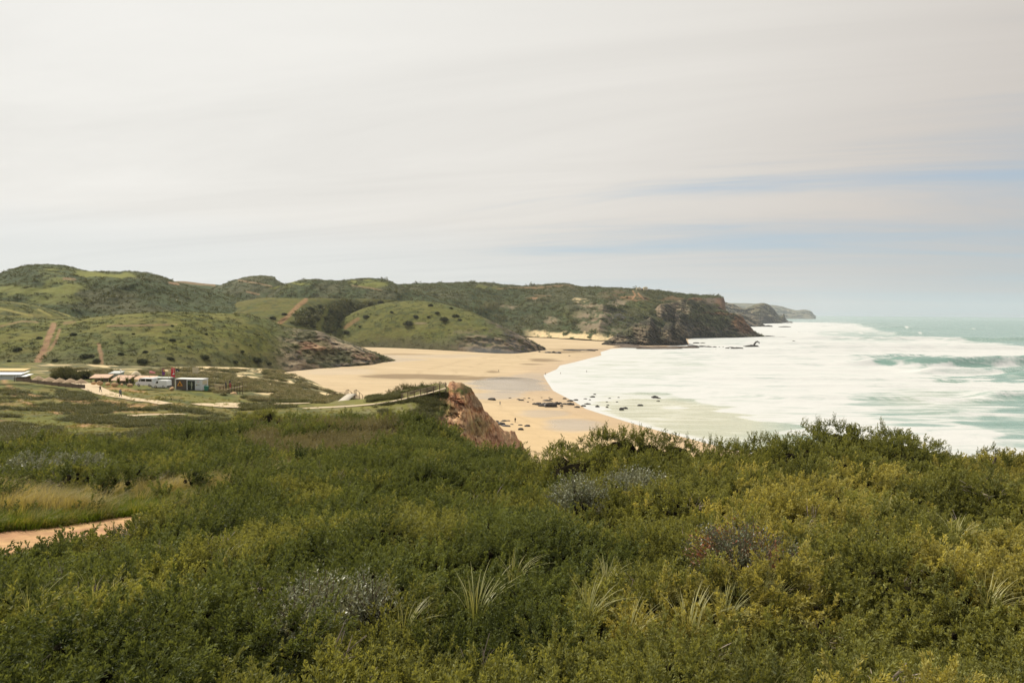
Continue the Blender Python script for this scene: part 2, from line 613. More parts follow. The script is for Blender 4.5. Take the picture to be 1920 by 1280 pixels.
# heathy dunes
dz = sstep(430, 520, gu) * (1 - sstep(640, 668, gu)) * sstep(140, 170, GP[:, 1]) + sstep(300, 420, gu) * (1 - sstep(500, 560, gu)) * sstep(175, 210, GP[:, 1]) + sstep(40, 100, gu) * (1 - sstep(380, 440, gu)) * sstep(205, 240, GP[:, 1]) * .8
col = blend(col, np.clip(dz, 0, 1) * (.55 + .45 * sstep(.35, .6, n_b)), HEATH)
col = blend(col, np.clip(dz, 0, 1) * sstep(.54, .64, n_b) * .8, SCRUB)
n_d = fbm(GP[:, 0] / 5, GP[:, 1] / 9, oct=3, seed=9)
edge = 1 - sstep(4, 26, seg_dist(GP[:, 0], GP[:, 1], [tuple(gpix(u, v, 100)[:2]) for u, v in ((380, 692), (450, 693), (520, 696), (560, 708), (600, 727), (640, 743))]))
col = blend(col, np.clip(dz, 0, 1) * sstep(.60 - .16 * edge, .66 - .16 * edge, n_d), DUNE)
# ochre soil on the plain
soil = sstep(.60, .70, fbm(GP[:, 0] / 11, GP[:, 1] / 5, oct=4, seed=13)) * sstep(45, 60, r_) * (1 - sstep(135, 165, r_)) * (1 - sstep(300, 420, gu))
col = blend(col, soil * .5, SOIL * .9)
for poly, wd in (([(60, 740), (130, 748), (200, 756), (250, 764)], 2.2), ([(250, 782), (180, 786), (140, 800)], .7), ([(205, 727), (235, 730), (262, 735)], 1.1), ([(0, 700), (40, 752), (110, 775)], .4), ([(150, 778), (220, 771), (300, 776)], .9)):
    d = seg_dist(GP[:, 0], GP[:, 1], [tuple(gpix(u, v)[:2]) for u, v in poly])
    col = blend(col, (1 - sstep(wd * .5, wd * 1.5, d + (n_b - .5) * wd * 3)) * .7, SOIL * 1.05)
# grassy turf along the spur and boardwalk
tz = sstep(560, 640, gu) * sstep(118, 126, GP[:, 1]) * (1 - sstep(160, 175, GP[:, 1])) * (gu < 990)
col = blend(col, tz * (.4 + .5 * n_a), np.array((0.17, 0.16, 0.045)))
col = blend(col, tz * sstep(.55, .66, n_b) * .7, HEATH * 1.3)
# near track
dt = seg_dist(GP[:, 0], GP[:, 1], TRACK) + (n_b - .5) * .5 + (fbm(GP[:, 0] / .5, GP[:, 1] / .5, oct=3, seed=21) - .5) * .35
trk = (1 - sstep(1.35, 1.85, dt))
bare = 1 - sstep(.3, .9, seg_dist(GP[:, 0], GP[:, 1], [tuple(gpix(u, v)[:2]) for u, v in ((365, 954), (405, 948))]) + (n_b - .5) * .8)
col = blend(col, np.maximum(trk, bare), np.array((0.42, 0.255, 0.13)) * (0.55 + .9 * fbm(GP[:, 0] / .35, GP[:, 1] / .35, oct=4, seed=22, gain=.7))[:, None])
M_ground = terrain_mat('ground_cover', 0.6, 0.32, 0.5, 0.25)
ground = obj('ground', mesh_np('ground', GP, grid_faces(NR, NTH)[:, ::-1], [M_ground], col=col), kind='structure', label='scrubby ground sloping down to the plain', cat='ground')

# ------------------------------------------------------------------ beach and sea
SHORE_PX = [(1445, 632.5), (1300, 633.5), (1289, 637), (1293, 646), (1230, 650.5), (1181, 651), (1146, 654), (1126, 660), (1128, 666), (1108, 671), (1077, 679), (1050, 685), (1044, 692), (1019, 703), (1025, 714), (1037, 732), (1058, 743), (1078, 753),
            (1098, 766), (1129, 776), (1171, 789), (1212, 801), (1250, 811), (1330, 832), (1480, 868), (1700, 930), (2100, 1010)]
SHORE = [tuple(atz(np.array(float(u)), np.array(float(v)), 0.0)[:2]) for u, v in SHORE_PX]
_SP = SHORE + [(4000, -200), (-4000, -200), (-4000, 2600), (SHORE[0][0], 2600)]


def shore_d(x, y):
    """distance inland of the waterline (negative at sea)"""
    d = seg_dist(x, y, SHORE)
    return np.where(in_poly(x, y, _SP), d, -d)


def beach_h(d):
    return np.where(d > 0, 4.6 * (1 - np.exp(-d * 0.026 / 4.6)), d * 0.03)


bu = np.linspace(300, 1560, 230)
bth = np.arctan((bu - 960) / FPX)
br = np.geomspace(110, 1120, 250)
TH, RR = np.meshgrid(bth, br)
bx, by = RR * np.sin(TH), RR * np.cos(TH)
bd = shore_d(bx.ravel(), by.ravel())
bz = beach_h(bd) + (fbm(bx / 26, by / 26, oct=3, seed=31).ravel() - .5) * .35 * sstep(0, 30, bd)
BP = np.stack([bx.ravel(), by.ravel(), bz], -1)
U, V = proj(BP)
nb = fbm(BP[:, 0] / 35, BP[:, 1] / 16, oct=4, seed=33)
wet = np.clip((1 - sstep(2, 34, bd + (nb - .5) * 26)) * 0.75, 0, 1)


def puddle(cx, cy, sx_, sy_, s=1.0, tilt=0.0):
    x_ = (U - cx) + tilt * (V - cy)
    y_ = (V - cy) - tilt * .1 * (U - cx)
    q = (x_ / sx_) ** 2 + (y_ / sy_) ** 2 + (nb - .5) * 2.2
    return s * (1 - sstep(.5, 1.3, q))


sheen = np.maximum.reduce([puddle(960, 722, 75, 14), puddle(1000, 705, 40, 8, .7), puddle(1075, 797, 75, 16, .9), puddle(1020, 775, 60, 9, .7), puddle(680, 672, 100, 7, .6), puddle(630, 697, 70, 6, .35), puddle(830, 668, 80, 4, .5), puddle(930, 742, 60, 6, .8)])
mud = np.maximum.reduce([puddle(790, 705, 105, 4.2, .9), puddle(880, 709, 80, 3.2, .9), puddle(1025, 675, 35, 4.5, .9), puddle(995, 683, 25, 1.8, .8), puddle(925, 697, 14, 2.5, .8), puddle(760, 664, 60, 1.6, .6), puddle(1060, 660, 45, 2.2, .8), puddle(1085, 655, 70, 1.6, .7)])
col = np.tile(SAND, (len(BP), 1)) * (0.92 + .16 * nb)[:, None]
col = blend(col, sstep(640, 520, V * 0 + U) * .6 + sstep(.55, .7, nb) * .3, np.array((0.53, 0.42, 0.275)))
col = blend(col, sstep(330, 180, BP[:, 1]) * .75, np.array((0.53, 0.385, 0.215)))
tide = vnoise(bd / 2.6 + nb * 5, BP[:, 0] / 220, seed=36)
col = blend(col, sstep(.70, .86, tide) * sstep(4, 14, bd) * (1 - sstep(60, 110, bd)) * .35, np.array((0.33, 0.245, 0.15)))
col = blend(col, wet * .75, np.array((0.40, 0.27, 0.155)))
col = blend(col, sheen * .55, np.array((0.34, 0.27, 0.19)))
col = blend(col, mud * .85, np.array((0.185, 0.13, 0.075)))
# dune grass and sand hummocks behind the far beach
dune = sstep(628, 620, V) * 0
m, t = new_mat('beach_sand')
vc = t.n('ShaderNodeVertexColor', layer_name='Col').outputs[0]
pos = t.n('ShaderNodeNewGeometry').outputs['Position']
a = t.noise(t.n('ShaderNodeMapping', {0: pos, 3: (.5, 1.6, 1)}).outputs[0], 0.10, 6, 0.6)
b = t.noise(pos, 1.2, 4, 0.6)
k = t.n('ShaderNodeMapRange', {0: t.math('ADD', t.math('MULTIPLY', a, .6), t.math('MULTIPLY', b, .4)), 1: .3, 2: .7, 3: .86, 4: 1.12}).outputs[0]
c = t.mix(1.0, vc, t.n('ShaderNodeCombineXYZ', {0: k, 1: k, 2: k}).outputs[0], 'MULTIPLY')
wt = t.n('ShaderNodeAttribute', attribute_name='wet').outputs['Fac']
bs = t.n('ShaderNodeBsdfPrincipled', {'Base Color': c, 'Roughness': t.n('ShaderNodeMapRange', {0: wt, 3: .95, 4: .16}).outputs[0], 'Specular IOR Level': t.n('ShaderNodeMapRange', {0: wt, 3: .1, 4: .55}).outputs[0]})
bp = t.n('ShaderNodeBump', {'Strength': t.n('ShaderNodeMapRange', {0: wt, 3: .35, 4: .02}).outputs[0], 'Distance': .12, 'Height': b})
t.link(bp.outputs[0], bs.inputs['Normal'])
t.n('ShaderNodeOutputMaterial', {0: bs.outputs[0]})
beach = obj('beach', mesh_np('beach', BP, grid_faces(len(br), len(bu))[:, ::-1], [m], col=col, attrs={'wet': np.maximum(sheen, wet * .6)}), kind='structure', label='wide golden sand beach around the bay', cat='beach')

# sea
# foam and open water: regions of the bay, traced on the water plane
REG = [(0.0, 3.0, [(1480, 584), (2400, 580), (2400, 662), (1920, 650), (1840, 641), (1760, 635), (1690, 631), (1650, 619), (1620, 611), (1560, 603), (1530, 598)]),
       (0.30, 8.0, [(1540, 625), (1640, 622), (1720, 630), (1700, 638), (1620, 636), (1550, 632)]),
       (0.02, 2.5, [(1590, 675), (1650, 668), (1715, 664), (1760, 668), (1830, 672), (1930, 676), (2400, 690), (2400, 704), (1930, 691), (1870, 684), (1800, 683), (1740, 690), (1680, 684), (1640, 680)]),
       (0.0, 2.0, [(1690, 704), (1760, 706), (1820, 707), (1850, 699), (1890, 695), (2400, 702), (2400, 728), (1920, 714), (1860, 712), (1780, 713), (1720, 709)]),
       (0.46, 12.0, [(1620, 738), (1700, 726), (1800, 735), (1860, 745), (1930, 742), (2400, 760), (2400, 860), (1930, 806), (1860, 800), (1800, 790), (1740, 800), (1680, 792), (1620, 768)]),
       (0.05, 5.0, [(1855, 745), (1890, 739), (1930, 741), (2400, 760), (2400, 834), (1930, 806), (1870, 797), (1815, 782), (1860, 766)]),
       (0.10, 2.5, [(1088, 758), (1125, 748), (1170, 742), (1215, 738), (1250, 742), (1268, 752), (1330, 763), (1400, 779), (1462, 798), (1520, 822), (1500, 890), (1330, 838), (1250, 814), (1170, 793), (1120, 777)]),
       (0.66, 18.0, [(1040, 692), (1120, 672), (1250, 658), (1340, 668), (1330, 690), (1260, 720), (1215, 738), (1150, 742), (1100, 752), (1060, 738)]),
       (0.60, 9.0, [(1290, 634), (1420, 636), (1400, 646), (1300, 644)]),
       (0.35, 6.0, [(1860, 800), (2000, 806), (2000, 840), (1900, 832)])]


def foam_field(x, y):
    u, v = proj(np.stack([x, y, np.zeros_like(x)], -1))
    k = np.clip((v - hv(u)) / 60, .12, 3)
    wx, wy = (fbm(x / 28, y / 13, oct=4, seed=47) - .5), (fbm(x / 30 + 40, y / 14, oct=4, seed=48) - .5)
    u2, v2 = u + wx * 70 * k, v + wy * 15 * k
    f = np.full(u.shape, .88)
    for val, soft, poly in REG:
        d = seg_dist(u2, v2, poly + [poly[0]])
        w_ = sstep(-soft * 1.5, soft * 1.5, np.where(in_poly(u2, v2, poly), d, -d))
        f = f * (1 - w_) + val * w_
    return f


su = np.linspace(-22, 56, 370)
sth = np.radians(su)
sr = np.concatenate([np.geomspace(120, 1300, 310), np.geomspace(1310, 60000, 90)])
TH, RR = np.meshgrid(sth, sr)
sx_, sy_ = (RR * np.sin(TH)).ravel(), (RR * np.cos(TH)).ravel()
sd = -shore_d(sx_, sy_)
foam = np.where(sr.repeat(len(su)) < 4000, foam_field(sx_, sy_), 0)
# waves: (pixel of the crest foot, ...) -> distance; rolling bands parallel to the horizon
sz = np.zeros_like(sx_)
nw = fbm(sx_ / 60, sy_ / 60, oct=3, seed=41) - .5


def wave(y0, x0, x1, A, wf, wb, slope=0.0, soft=40, lip=0.0):
    global sz, foam
    yc = y0 + slope * (sx_ - x0) + nw * 26
    d = sy_ - yc
    e = sstep(x0 - soft, x0 + soft, sx_) * (1 - sstep(x1 - soft, x1 + soft, sx_))
    h = np.exp(-np.where(d < 0, d / wf, d / wb) ** 2)
    sz = sz + A * e * h * (0.75 + .7 * (nw + .5))
    if lip:
        foam = np.maximum(foam, lip * e * np.exp(-((d + 1.0) / 2.2) ** 2))


wave(498, 262, 1200, 7.0, 6.0, 22, .03, 46, .35)
wave(430, 255, 330, 3.2, 4.0, 12, .05, 14, .0)
wave(412, 300, 1200, 3.8, 4.2, 14, .04, 14, .55)
wave(305, 212, 900, 2.6, 3.6, 12, .05, 9, .55)
wave(745, 300, 1500, 4.2, 8, 26, .05, 60, .9)
wave(1020, 350, 1600, 4.5, 10, 36, .02, 90, .3)
wave(1330, 520, 900, 5.0, 12, 40, .02, 60, 1.0)
wave(1900, 800, 1300, 7.0, 18, 50, .0, 100, 1.0)
wave(2600, 900, 1500, 9.0, 22, 60, .0, 120, 1.0)
wave(640, 130, 330, 1.6, 5, 12, .05, 40, .8)
wave(560, 90, 300, 1.2, 4, 10, .06, 40, .7)
wave(585, 140, 420, 2.0, 4, 12, .03, 50, .9)
wave(690, 190, 460, 2.4, 5, 14, .03, 60, .9)
wave(830, 260, 620, 2.8, 6, 18, .02, 70, .9)
wave(500, 100, 250, 1.3, 3, 9, -.05, 30, .8)
wave(455, 95, 240, 1.2, 3, 8, -.08, 30, .8)
wave(385, 110, 260, 1.2, 2.6, 8, -.06, 26, .8)
wave(300, 120, 215, 1.1, 2.2, 7, -.12, 16, .85)
wave(400, 70, 140, .8, 2.2, 6, -.35, 20, 1.0)
wave(330, 72, 130, .8, 2.0, 6, -.9, 16, 1.0)
wave(350, 120, 240, .9, 2.6, 7, -.1, 20, .6)
wave(255, 150, 230, .9, 2.2, 7, -.15, 16, .7)
chop = (fbm(sx_ / 22, sy_ / 7, oct=4, seed=44) - .5) * 0.9 * sstep(20, 120, sd) + (fbm(sx_ / 5, sy_ / 2.5, oct=3, seed=45) - .5) * .35 * sstep(3, 40, sd)
sz = sz + chop * np.clip(1.2 - foam * .5, .4, 1.2) * (sr.repeat(len(su)) < 6000)
sz = sz * sstep(2, 45, sd)
foam = np.maximum(foam, .95 * (1 - sstep(0.0, 7.0, sd)) * sstep(-3, 0, sd))
SP = np.stack([sx_, sy_, sz], -1)
m, t = new_mat('sea_water')
pos = t.n('ShaderNodeNewGeometry').outputs['Position']
fo = t.n('ShaderNodeAttribute', attribute_name='foam').outputs['Fac']
sh = t.n('ShaderNodeAttribute', attribute_name='shal').outputs['Fac']
st = t.n('ShaderNodeMapping', {0: pos, 3: (.22, 1.0, 1.0)}).outputs[0]
a = t.noise(st, .06, 8, .66, .8)
b = t.noise(t.n('ShaderNodeMapping', {0: pos, 3: (.45, 1.0, 1.0)}).outputs[0], .30, 7, .72, .8)
nn = t.math('ADD', t.math('MULTIPLY', a, .62), t.math('MULTIPLY', b, .38))
vo = t.n('ShaderNodeTexVoronoi', {'Vector': t.mix(.06, st, t.n('ShaderNodeTexNoise', {'Vector': st, 'Scale': .12, 'Detail': 3.0}).outputs['Color'], 'LINEAR_LIGHT'), 'Scale': .11}, feature='DISTANCE_TO_EDGE').outputs['Distance']
lace = t.n('ShaderNodeMapRange', {0: vo, 1: .03, 2: .16, 3: .30, 4: 0.0}).outputs[0]
ff = t.math('ADD', t.math('ADD', lace, t.math('MULTIPLY', fo, .90)), t.math('MULTIPLY', t.math('SUBTRACT', nn, .5), 1.9))
fm = t.n('ShaderNodeMapRange', {0: ff, 1: .16, 2: .92}, interpolation_type='SMOOTHSTEP').outputs[0]
deep = t.mix(t.noise(st, .012, 5, .6), (0.135, 0.235, 0.205), (0.215, 0.33, 0.28))
shal = t.mix(a, (0.40, 0.42, 0.31), (0.53, 0.50, 0.37))
wc = t.mix(sh, deep, shal)
c = t.mix(fm, wc, (0.535, 0.535, 0.515))
bs = t.n('ShaderNodeBsdfPrincipled', {'Base Color': c, 'Roughness': t.n('ShaderNodeMapRange', {0: fm, 3: .22, 4: .9}).outputs[0], 'Specular IOR Level': .4, 'IOR': 1.33})
bp = t.n('ShaderNodeBump', {'Strength': .8, 'Distance': 1.1, 'Height': nn})
t.link(bp.outputs[0], bs.inputs['Normal'])
t.n('ShaderNodeOutputMaterial', {0: bs.outputs[0]})
U, V = proj(SP)
shal = (1 - sstep(12, 75, sd)) * .9
q = np.exp(-(((U - 1330) / 130) ** 2 + ((V - 785) / 34) ** 2)) + .8 * np.exp(-(((U - 1200) / 90) ** 2 + ((V - 760) / 20) ** 2)) + .45 * np.exp(-(((U - 1740) / 100) ** 2 + ((V - 745) / 30) ** 2)) + .5 * np.exp(-(((U - 1250) / 120) ** 2 + ((V - 690) / 25) ** 2))
shal = np.clip(shal * .6 + q, 0, 1)
sea = obj('sea', mesh_np('sea', SP, grid_faces(len(sr), len(su))[:, ::-1], [m], attrs={'foam': np.clip(foam, 0, 1.3), 'shal': shal}), kind='structure', label='pale green sea with broad white surf', cat='sea')

# ------------------------------------------------------------------ hills and cliffs
M_hill = terrain_mat('hill_cover', 0.30, 0.38, 0.6, 1.2)
M_rock = terrain_mat('cliff_rock', 0.22, 0.42, 0.9, 1.6, fine=5.0)
M_far = terrain_mat('far_land', 0.03, 0.25, 0.4, 4.0)
HILLS = {}


def loft(name, pts, nc, nf, nb, mat, label, prof=1.5, back=120, relief=None, znoise=(1.0, 20.0), colour=None, seed=0, vjit=0.0):
    """pts rows: (u, v_top, y_top, z_foot, y_foot) in photograph pixels and metres of depth"""
    p = np.array(pts, float)
    u = np.linspace(p[0, 0], p[-1, 0], nc)
    vt, yt, zf, yf = [interp(p[:, 0], p[:, k], u) for k in (1, 2, 3, 4)]
    if vjit:
        vt = vt + vjit * ((fbm(u / 9, u * 0, oct=4, seed=seed + 300, gain=.7) - .5) * 3.2) * sstep(0, 12, u - u[0]) * sstep(0, 12, u[-1] - u)
    T = at(u, vt, yt)
    D = ray(u, vt)
    hd = D[:, :2] / D[:, 1:2]                        # horizontal direction per unit depth
    rows = []
    tt = np.linspace(0, 1, nf)
    for t_ in tt:
        y = yf + (yt - yf) * t_
        z = zf + (T[:, 2] - zf) * (1 - (1 - t_) ** prof)
        rows.append(np.column_stack([hd * y[:, None], z]))
    P = np.array(rows)
    if relief is not None:
        dpt = relief(u[None, :] + 0 * tt[:, None], tt[:, None] + 0 * u[None, :], P)
        y = P[..., 1] - dpt
        P = np.stack([hd[None, :, 0] * y, hd[None, :, 1] * y, P[..., 2]], -1)
    zn = znoise[0] * (fbm(P[..., 0] / znoise[1], P[..., 1] / znoise[1], P[..., 2] / znoise[1], oct=5, seed=seed, gain=.55) - .5) * 2
    bell = np.sin(np.pi * np.clip(tt, 0, 1)) ** .7
    P[..., 2] += zn * (0.25 + .75 * bell)[:, None]
    B = []
    for i in range(1, nb + 1):
        f = i / nb
        y = yt + back * f
        z = T[:, 2] - (T[:, 2] - np.minimum(zf, T[:, 2])) * f ** 1.7 - 3 * f
        B.append(np.column_stack([hd * y[:, None], z]))
    P = np.concatenate([P, np.array(B)], 0)
    tt2 = np.concatenate([tt, np.full(nb, 1.0)])
    n = P.shape[0]
    du = np.gradient(P, axis=1)
    dv = np.gradient(P, axis=0)
    nrm = np.cross(du, dv)
    nrm /= np.linalg.norm(nrm, axis=-1, keepdims=True) + 1e-9
    nrm *= np.sign(nrm[..., 2:3]) + (nrm[..., 2:3] == 0)
    UU, VV = proj(P.reshape(-1, 3))
    UU, VV = UU.reshape(n, nc), VV.reshape(n, nc)
    c = colour(P, UU, VV, tt2[:, None] + 0 * u[None, :], nrm)
    o = obj(name, mesh_np(name, P.reshape(-1, 3), grid_faces(n, nc), [mat], col=c.reshape(-1, 3)), kind='structure', label=label, cat='hill')
    HILLS[label] = (P, UU, VV, nrm, c)
    return o


def line_px(U, V, pts, wd):
    return 1 - sstep(wd * .4, wd, seg_dist(U, V, pts))


def ell(U, V, cx, cy, rx, ry, soft=.4):
    return 1 - sstep(1 - soft, 1 + soft, ((U - cx) / rx) ** 2 + ((V - cy) / ry) ** 2)


def poly_px(U, V, pts, soft=4.0):
    d = seg_dist(U, V, list(pts) + [pts[0]])
    return sstep(-soft, soft, np.where(in_poly(U, V, pts), d, -d))


def grassy(P, s, seed, base=GRASS, alt=GRASS_Y, dark=SCRUB, dk=.55):
    a = fbm(P[..., 0] / (26 * s), P[..., 1] / (26 * s), P[..., 2] / (10 * s), oct=4, seed=seed)
    b = fbm(P[..., 0] / (5 * s), P[..., 1] / (5 * s), P[..., 2] / (2.5 * s), oct=4, seed=seed + 3)
    c = np.broadcast_to(base, P.shape).copy()
    c = blend(c, sstep(.42, .66, a) * .55, alt)
    c = blend(c, sstep(.50, .68, b) * dk, dark)
    return c, a, b


# front green hill with the rocky nose
def col_front(P, U, V, t, n):
    c, a, b = grassy(P, .9, 50, base=np.array((.128, .128, .027)), alt=np.array((.175, .155, .045)), dk=.6)
    lrg = fbm(P[..., 0] / 48, P[..., 1] / 48, P[..., 2] / 20, oct=3, seed=57)
    c = blend(c, sstep(.48, .64, lrg) * .45, SCRUB * 1.5)
    terr = vnoise(P[..., 0] / 7, P[..., 1] / 5, P[..., 2] / .55, seed=8)
    c = blend(c, sstep(.55, .8, terr) * .3, SCRUB)
    c = blend(c, sstep(.25, 0, t) * .45, HEATH * .75)
    wob = (fbm(U / 22, V / 12, oct=3, seed=4) - .5) * 8
    for pts, wd, s in (([(100, 610), (92, 632), (82, 655), (66, 688)], 8, .9), ([(112, 618), (104, 640), (92, 657), (84, 664)], 4, .7), ([(184, 646), (190, 665), (192, 686)], 4.5, .8), ([(140, 604), (120, 606)], 4, .4), ([(200, 611), (260, 610), (330, 608)], 2.5, .45), ([(0, 612), (40, 602), (70, 604)], 2.5, .45)):
        c = blend(c, line_px(U + wob * .6, V, pts, wd) * s * sstep(.3, .5, b + .12), SOIL * np.array((.8, .85, .95)))
    rk = sstep(495, 575, U + wob * 3 + (V - 640) * .35) * (1 - .15 * b)
    s = fbm(P[..., 0] / 9 + P[..., 2] / 4, P[..., 1] / 9, P[..., 2] / 3, oct=5, seed=61)
    rc = blend(np.broadcast_to(ROCK * 1.1, P.shape), sstep(.42, .54, s), ROCK_L * 1.3)
    rc = blend(rc, sstep(.52, .42, b), ROCK_D * 1.3)
    rc = blend(rc, ell(U, V, 590, 652, 34, 16, .6) * .45, RED * 1.0)
    rc = blend(rc, ell(U, V, 690, 668, 30, 7, .6) * .3, RED * .9)
    rc = blend(rc, sstep(.50, .60, fbm(P[..., 0] / 12, P[..., 1] / 12, P[..., 2] / 8, oct=4, seed=66)) * .75 + sstep(690, 720, U) * .3, np.array((.085, .085, .04)))
    return blend(c, rk, 0) + rc * np.clip(rk, 0, 1)[..., None]


def rel_front(u, t, P):
    k = sstep(500, 580, u)
    s = fbm(P[..., 0] / 14 + P[..., 2] / 10, P[..., 1] / 60, P[..., 2] / 9, oct=5, seed=71, ridged=True) - .55
    s2 = fbm(P[..., 0] / 3.2 + P[..., 2] / 3, P[..., 1] / 14, P[..., 2] / 2.4, oct=4, seed=73, ridged=True) - .55
    return k * (s * 15 + s2 * 9) * np.sin(np.pi * t) ** .5 + (1 - k) * (fbm(P[..., 0] / 40, P[..., 1] / 200, P[..., 2] / 40, oct=3, seed=72) - .5) * 16 * np.sin(np.pi * t)


loft('green_hill', [(-160, 588, 380, 12, 290), (0, 592, 380, 12, 290), (60, 596, 380, 12, 290), (100, 598, 378, 12, 290), (150, 597, 380, 12, 290), (200, 592, 380, 12, 290), (280, 586, 388, 12, 294), (340, 585, 398, 11, 302), (400, 587, 412, 9, 318),
                    (450, 588, 425, 7, 337), (500, 598, 440, 4, 360), (540, 613, 450, 3, 380), (600, 621, 465, 1, 402), (640, 636, 468, 1, 415), (690, 656, 468, 1, 434), (725, 669, 476, 1, 462), (745, 677, 480, 0, 474)],
     410, 110, 12, M_hill, 'smooth green hill with a brown rocky nose above the beach', prof=1.7, back=90, relief=rel_front, znoise=(.9, 9), colour=col_front, seed=3)

# low spur on the far left
def col_l1(P, U, V, t, n):
    c, a, b = grassy(P, 1.2, 81, base=GRASS * .85, dk=.7)
    return blend(c, line_px(U, V, [(0, 578), (30, 585), (60, 592)], 3) * .7 + line_px(U, V, [(72, 580), (96, 592)], 3) * .6 + line_px(U, V, [(95, 578), (130, 592)], 3) * .5, GRASS_Y * 1.4)


loft('side_hill', [(-200, 550, 470, 20, 400), (0, 563, 470, 20, 410), (60, 571, 475, 20, 415), (100, 581, 478, 20, 420), (140, 594, 480, 20, 430), (170, 604, 485, 20, 440)], 160, 50, 8, M_hill,
     'low olive spur between the green hill and the high hill', prof=1.6, back=60, znoise=(1.2, 12), colour=col_l1, seed=5)


def dark_hill(seed, light=(), tracks=(), base=SCRUB * 1.15, s=1.6, dk=.6, lit=None):
    def f(P, U, V, t, n):
        c, a, b = grassy(P, s, seed, base=base, alt=HEATH * .75, dark=SCRUB_D, dk=dk)
        wob = (fbm(U / 30, V / 14, oct=4, seed=seed + 9) - .5)
        for (cx, cy, rx, ry, w_) in light:
            c = blend(c, ell(U + wob * 40, V + wob * 14, cx, cy, rx, ry, .8) * w_ * sstep(.35, .6, a + b * .4 - .1), GRASS * 1.5)
        for pts, wd, w_ in tracks:
            c = blend(c, line_px(U + wob * 4, V + wob * 3, pts, wd) * w_, SOIL * np.array((.95, 1.05, 1.15)))
        return c
    return f


def soft_rel(amp, sc, seed):
    return lambda u, t, P: (fbm(P[..., 0] / sc, P[..., 1] / (sc * 3), P[..., 2] / (sc * 2), oct=4, seed=seed) - .5) * amp * np.sin(np.pi * np.clip(t, 0, 1))


loft('high_hill', [(-220, 548, 640, 20, 470), (-60, 528, 640, 20, 470), (0, 513, 640, 20, 470), (30, 502, 640, 20, 470), (60, 497, 645, 20, 470), (90, 496, 650, 20, 475), (130, 500, 655, 20, 475), (165, 508, 660, 20, 480), (200, 509, 660, 20, 480), (240, 509, 665, 20, 485),
                   (275, 512, 670, 20, 490), (300, 517, 680, 20, 495), (325, 527, 690, 20, 500), (350, 534, 700, 18, 505), (400, 546, 710, 16, 510), (450, 560, 700, 14, 515), (490, 578, 690, 12, 520)],
     320, 90, 8, M_hill, 'high rounded hill of dark scrub on the far side of the valley', prof=1.45, back=140, relief=soft_rel(60, 60, 83), znoise=(1.6, 14), seed=11,
     colour=dark_hill(90, light=[(140, 520, 60, 16, .9), (120, 542, 50, 9, .8), (30, 545, 60, 12, .7), (90, 560, 60, 10, .6), (215, 516, 40, 5, .9), (10, 575, 50, 10, .6)], tracks=[([(120, 522), (140, 524)], 4, .5), ([(318, 530), (335, 533)], 3, .7)]))
loft('ridge_hill', [(280, 540, 1120, 40, 1000), (310, 528, 1120, 40, 1000), (340, 527, 1120, 40, 1000), (380, 531, 1120, 40, 1000), (410, 534, 1120, 40, 1000), (450, 545, 1120, 40, 1000)], 120, 30, 6, M_hill, 'far ridge with a bare ochre track along it',
     prof=1.5, back=100, znoise=(1.5, 25), seed=12, colour=dark_hill(95, tracks=[([(325, 527), (350, 529), (380, 533), (402, 535)], 3.5, .5)]))
loft('round_hill', [(370, 562, 1010, 36, 880), (400, 540, 1010, 36, 880), (415, 534, 1010, 36, 880), (440, 525, 1010, 36, 880), (470, 518, 1010, 36, 880), (490, 516.5, 1010, 36, 880), (508, 518, 1010, 36, 880), (520, 525, 1015, 36, 880), (532, 533, 1020, 36, 880), (560, 546, 1025, 36, 880),
                    (610, 566, 1030, 36, 880)], 200, 60, 8, M_hill, 'round dark hill crossed by a thin dirt track', prof=1.6, back=110, relief=soft_rel(40, 60, 84), znoise=(1.4, 20), seed=13,
     colour=dark_hill(99, light=[(520, 538, 20, 4, .9)], tracks=[([(448, 526), (480, 530), (508, 536)], 2, .5), ([(462, 546), (486, 552)], 2.4, .55)]))
loft('saddle_hill', [(440, 590, 950, 34, 840), (480, 562, 950, 34, 840), (510, 545, 950, 34, 840), (535, 533, 950, 34, 840), (560, 526, 950, 34, 840), (582, 523.5, 950, 34, 840), (610, 525, 950, 34, 840), (640, 526, 950, 34, 840), (665, 523, 950, 34, 840), (690, 521, 955, 34, 840),
                     (715, 523, 960, 34, 840), (735, 529, 965, 34, 840), (752, 536, 970, 34, 840), (800, 552, 980, 34, 840), (850, 570, 980, 34, 840)], 300, 90, 8, M_hill, 'twin-topped dark hill in the middle of the ridge', prof=1.5, back=120,
     relief=soft_rel(70, 55, 85), znoise=(1.4, 18), seed=14, colour=dark_hill(104, light=[(690, 530, 34, 6, .8), (560, 530, 18, 3, .8), (545, 545, 12, 10, .5)], tracks=[([(660, 535), (700, 540)], 2, .4), ([(700, 541), (715, 544)], 2, .35)]))


def col_valley(P, U, V, t, n):
    c, a, b = grassy(P, 1.3, 110, base=GRASS * .8, alt=GRASS_Y * .7, dk=.6)
    wob = (fbm(U / 18, V / 10, oct=4, seed=119) - .5)
    dk = poly_px(U + wob * 26, V + wob * 16, [(535, 606), (560, 585), (600, 568), (660, 560), (720, 566), (690, 590), (660, 605), (640, 632), (600, 618)], 6)
    gap = line_px(U + wob * 10, V, [(612, 580), (604, 598), (596, 616)], 7)
    c = blend(c, np.clip(dk - gap, 0, 1) * .8, SCRUB * .85)
    c = blend(c, gap * .6, GRASS * 1.2)
    c = blend(c, line_px(U + wob * 4, V, [(574, 562), (560, 573), (540, 592), (524, 606)], 5.5) * .75, SOIL * .75)
    return blend(c, sstep(556, 552, V) * .8, SCRUB)


